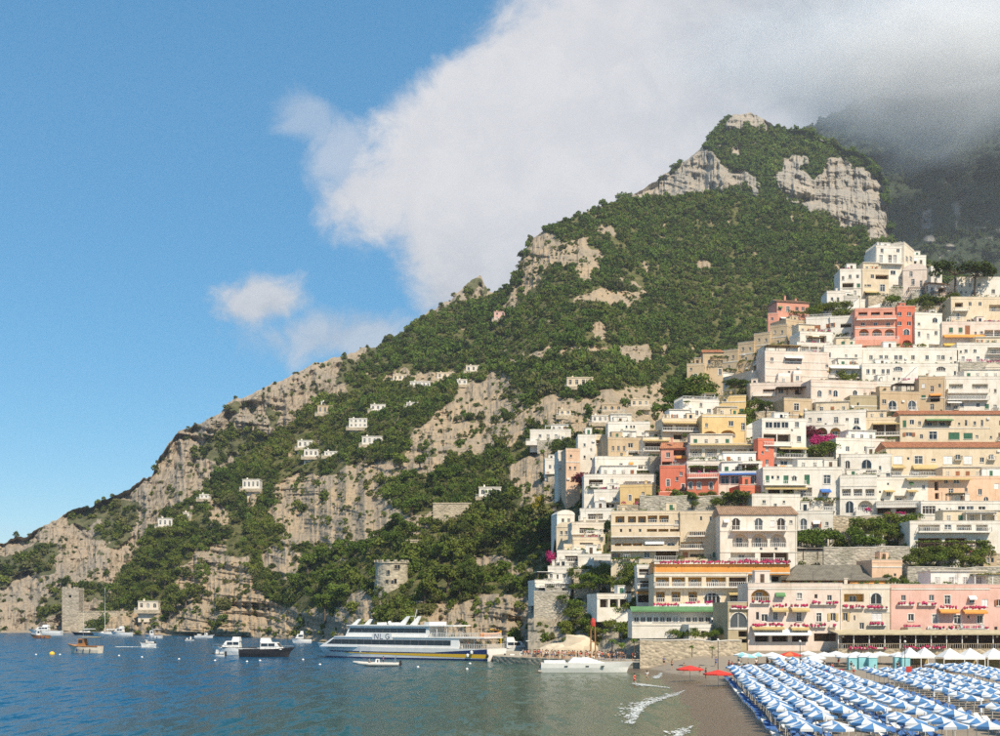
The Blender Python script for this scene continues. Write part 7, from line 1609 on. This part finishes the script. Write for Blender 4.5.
D = 640; e = empty('ruined_tower', P(62, 612, D)); tag(e, 'square ruined stone tower on the shore of the headland', 'tower'); w, h = 17 / F * D, 24 / F * D; mb = MB(); TW = stone('ruin', (0.42, 0.36, 0.28), .8); facade(mb, w, h * .93, [(w * .4, w * .55, h * .6, h * .7, .5, False)], -10); mb.q((0, 8, -10), (0, 0, -10), (0, 0, h * .93), (0, 8, h)); mb.q((w, 0, -10), (w, 8, -10), (w, 8, h * .9), (w, 0, h * .93)); mb.q((0, 8, -10), (w, 8, -10), (w, 8, h), (0, 8, h)); mb.q((0, .4, h * .7), (w, .4, h * .7), (w, 8, h * .7), (0, 8, h * .7)); mb.build('wall', TW, e)
r5 = random.Random(2)
for i in range(6): MB().box(w * i / 6 + .02, w * (i + .8) / 6, .01, .8, h * .93 + .002, h * .93 + r5.uniform(.3, 1.6)).build('broken_wall_top', TW, e)
def shore_wall(label, px0, px1, yt, yb, D, arches):
    e = empty('sea_wall', P(px0, yb, D)); tag(e, label, 'wall'); w, h = (px1 - px0) / F * D, (yb - yt) / F * D; mb = MB(); ops_ = []
    for a in arches: c = (a - px0) / F * D; ops_.append((c - 1.5, c + 1.5, h * .38, h * .38 + 3.2, 1.2, True))
    facade(mb, w, h, ops_, -4); mb.q((0, 0, h), (w, 0, h), (w, 9, h), (0, 9, h)); mb.q((0, 9, -4), (0, 0, -4), (0, 0, h), (0, 9, h)); mb.q((w, 0, -4), (w, 9, -4), (w, 9, h), (w, 0, h))
    mb.cm = 1
    for o_ in ops_: mb.q((o_[0] - .1, 1.2, o_[2] - .1), (o_[1] + .1, 1.2, o_[2] - .1), (o_[1] + .1, 1.2, o_[3] + .1), (o_[0] - .1, 1.2, o_[3] + .1))
    mb.build('stonework', [STONEW, WOOD], e); MB().box(-.2, w + .2, -.15, .6, h + .002, h + .5).build('parapet', STONEW, e)
shore_wall('long shore wall with two dark boat arches behind the yachts', 78, 128, 612, 633, 596, (112, 118))
shore_wall('tan retaining wall of a terrace on the green slope', 433, 471, 504, 522, mainh.q(452, 520) - 4, ())
shore_wall('small stone terrace wall above the round tower', 402, 425, 541, 549, mainh.q(413, 548) - 3, ())

# ------------------------------------------------------------------ cloud on the mountain, and the air between
def cloud(label, c, r, dens, seed):
    """a bank of vapour, dense inside and ragged at the rim"""
    m, t, b = newmat('cloud_vapour'); t.nodes.remove(b); pv = N(t, 'ShaderNodeVolumePrincipled'); pv.inputs['Color'].default_value = (.985, .99, 1, 1); pv.inputs['Anisotropy'].default_value = 0.0
    tcn = N(t, 'ShaderNodeTexCoord'); ln = N(t, 'ShaderNodeVectorMath', operation='LENGTH'); t.links.new(scaled(t, tcn.outputs['Object'], (1 / r[0], 1 / r[1], 1 / r[2])), ln.inputs[0])
    n_ = NOISE(t, scaled(t, tcn.outputs['Object'], (.0045, .0045, .008)), 1.0, 4, .6, .4)
    f = M(t, 'ADD', M(t, 'SUBTRACT', 1.0, ln.outputs['Value']), M(t, 'MULTIPLY', M(t, 'SUBTRACT', n_, .5), 1.1))
    t.links.new(M(t, 'MULTIPLY', RANGE(t, f, .02, .75), dens), pv.inputs['Density'])
    t.links.new(pv.outputs[0], t.nodes['Material Output'].inputs['Volume']); mb = MB(); n, mm = 40, 24
    for k in range(mm + 1):
        a = math.pi * k / mm
        for j in range(n): tt = 2 * math.pi * j / n; mb.v.append((r[0] * 1.12 * math.sin(a) * math.cos(tt), r[1] * 1.12 * math.sin(a) * math.sin(tt), -r[2] * 1.12 * math.cos(a)))
    for k in range(mm):
        for j in range(n): mb.f.append((k * n + j, k * n + (j + 1) % n, (k + 1) * n + (j + 1) % n, (k + 1) * n + j)); mb.m.append(0)
    o = mb.build('cloud', m, None, c, smooth=True); tag(o, label, 'cloud'); return o
cloud('grey cloud bank hiding the top of the dark mountain behind the crag', P(985, 60, 2120), (590, 150, 188), 0.02, 3)
hz, t, b = newmat('haze_air'); t.nodes.remove(b); pv = N(t, 'ShaderNodeVolumePrincipled'); pv.inputs['Color'].default_value = (.86, .91, 1.0, 1); pv.inputs['Density'].default_value = 0.00007; pv.inputs['Anisotropy'].default_value = 0.1
t.links.new(pv.outputs[0], t.nodes['Material Output'].inputs['Volume']); o = MB().box(-2450, 2450, -550, 1760, -4, 760).build('haze', hz); o['kind'] = 'stuff'
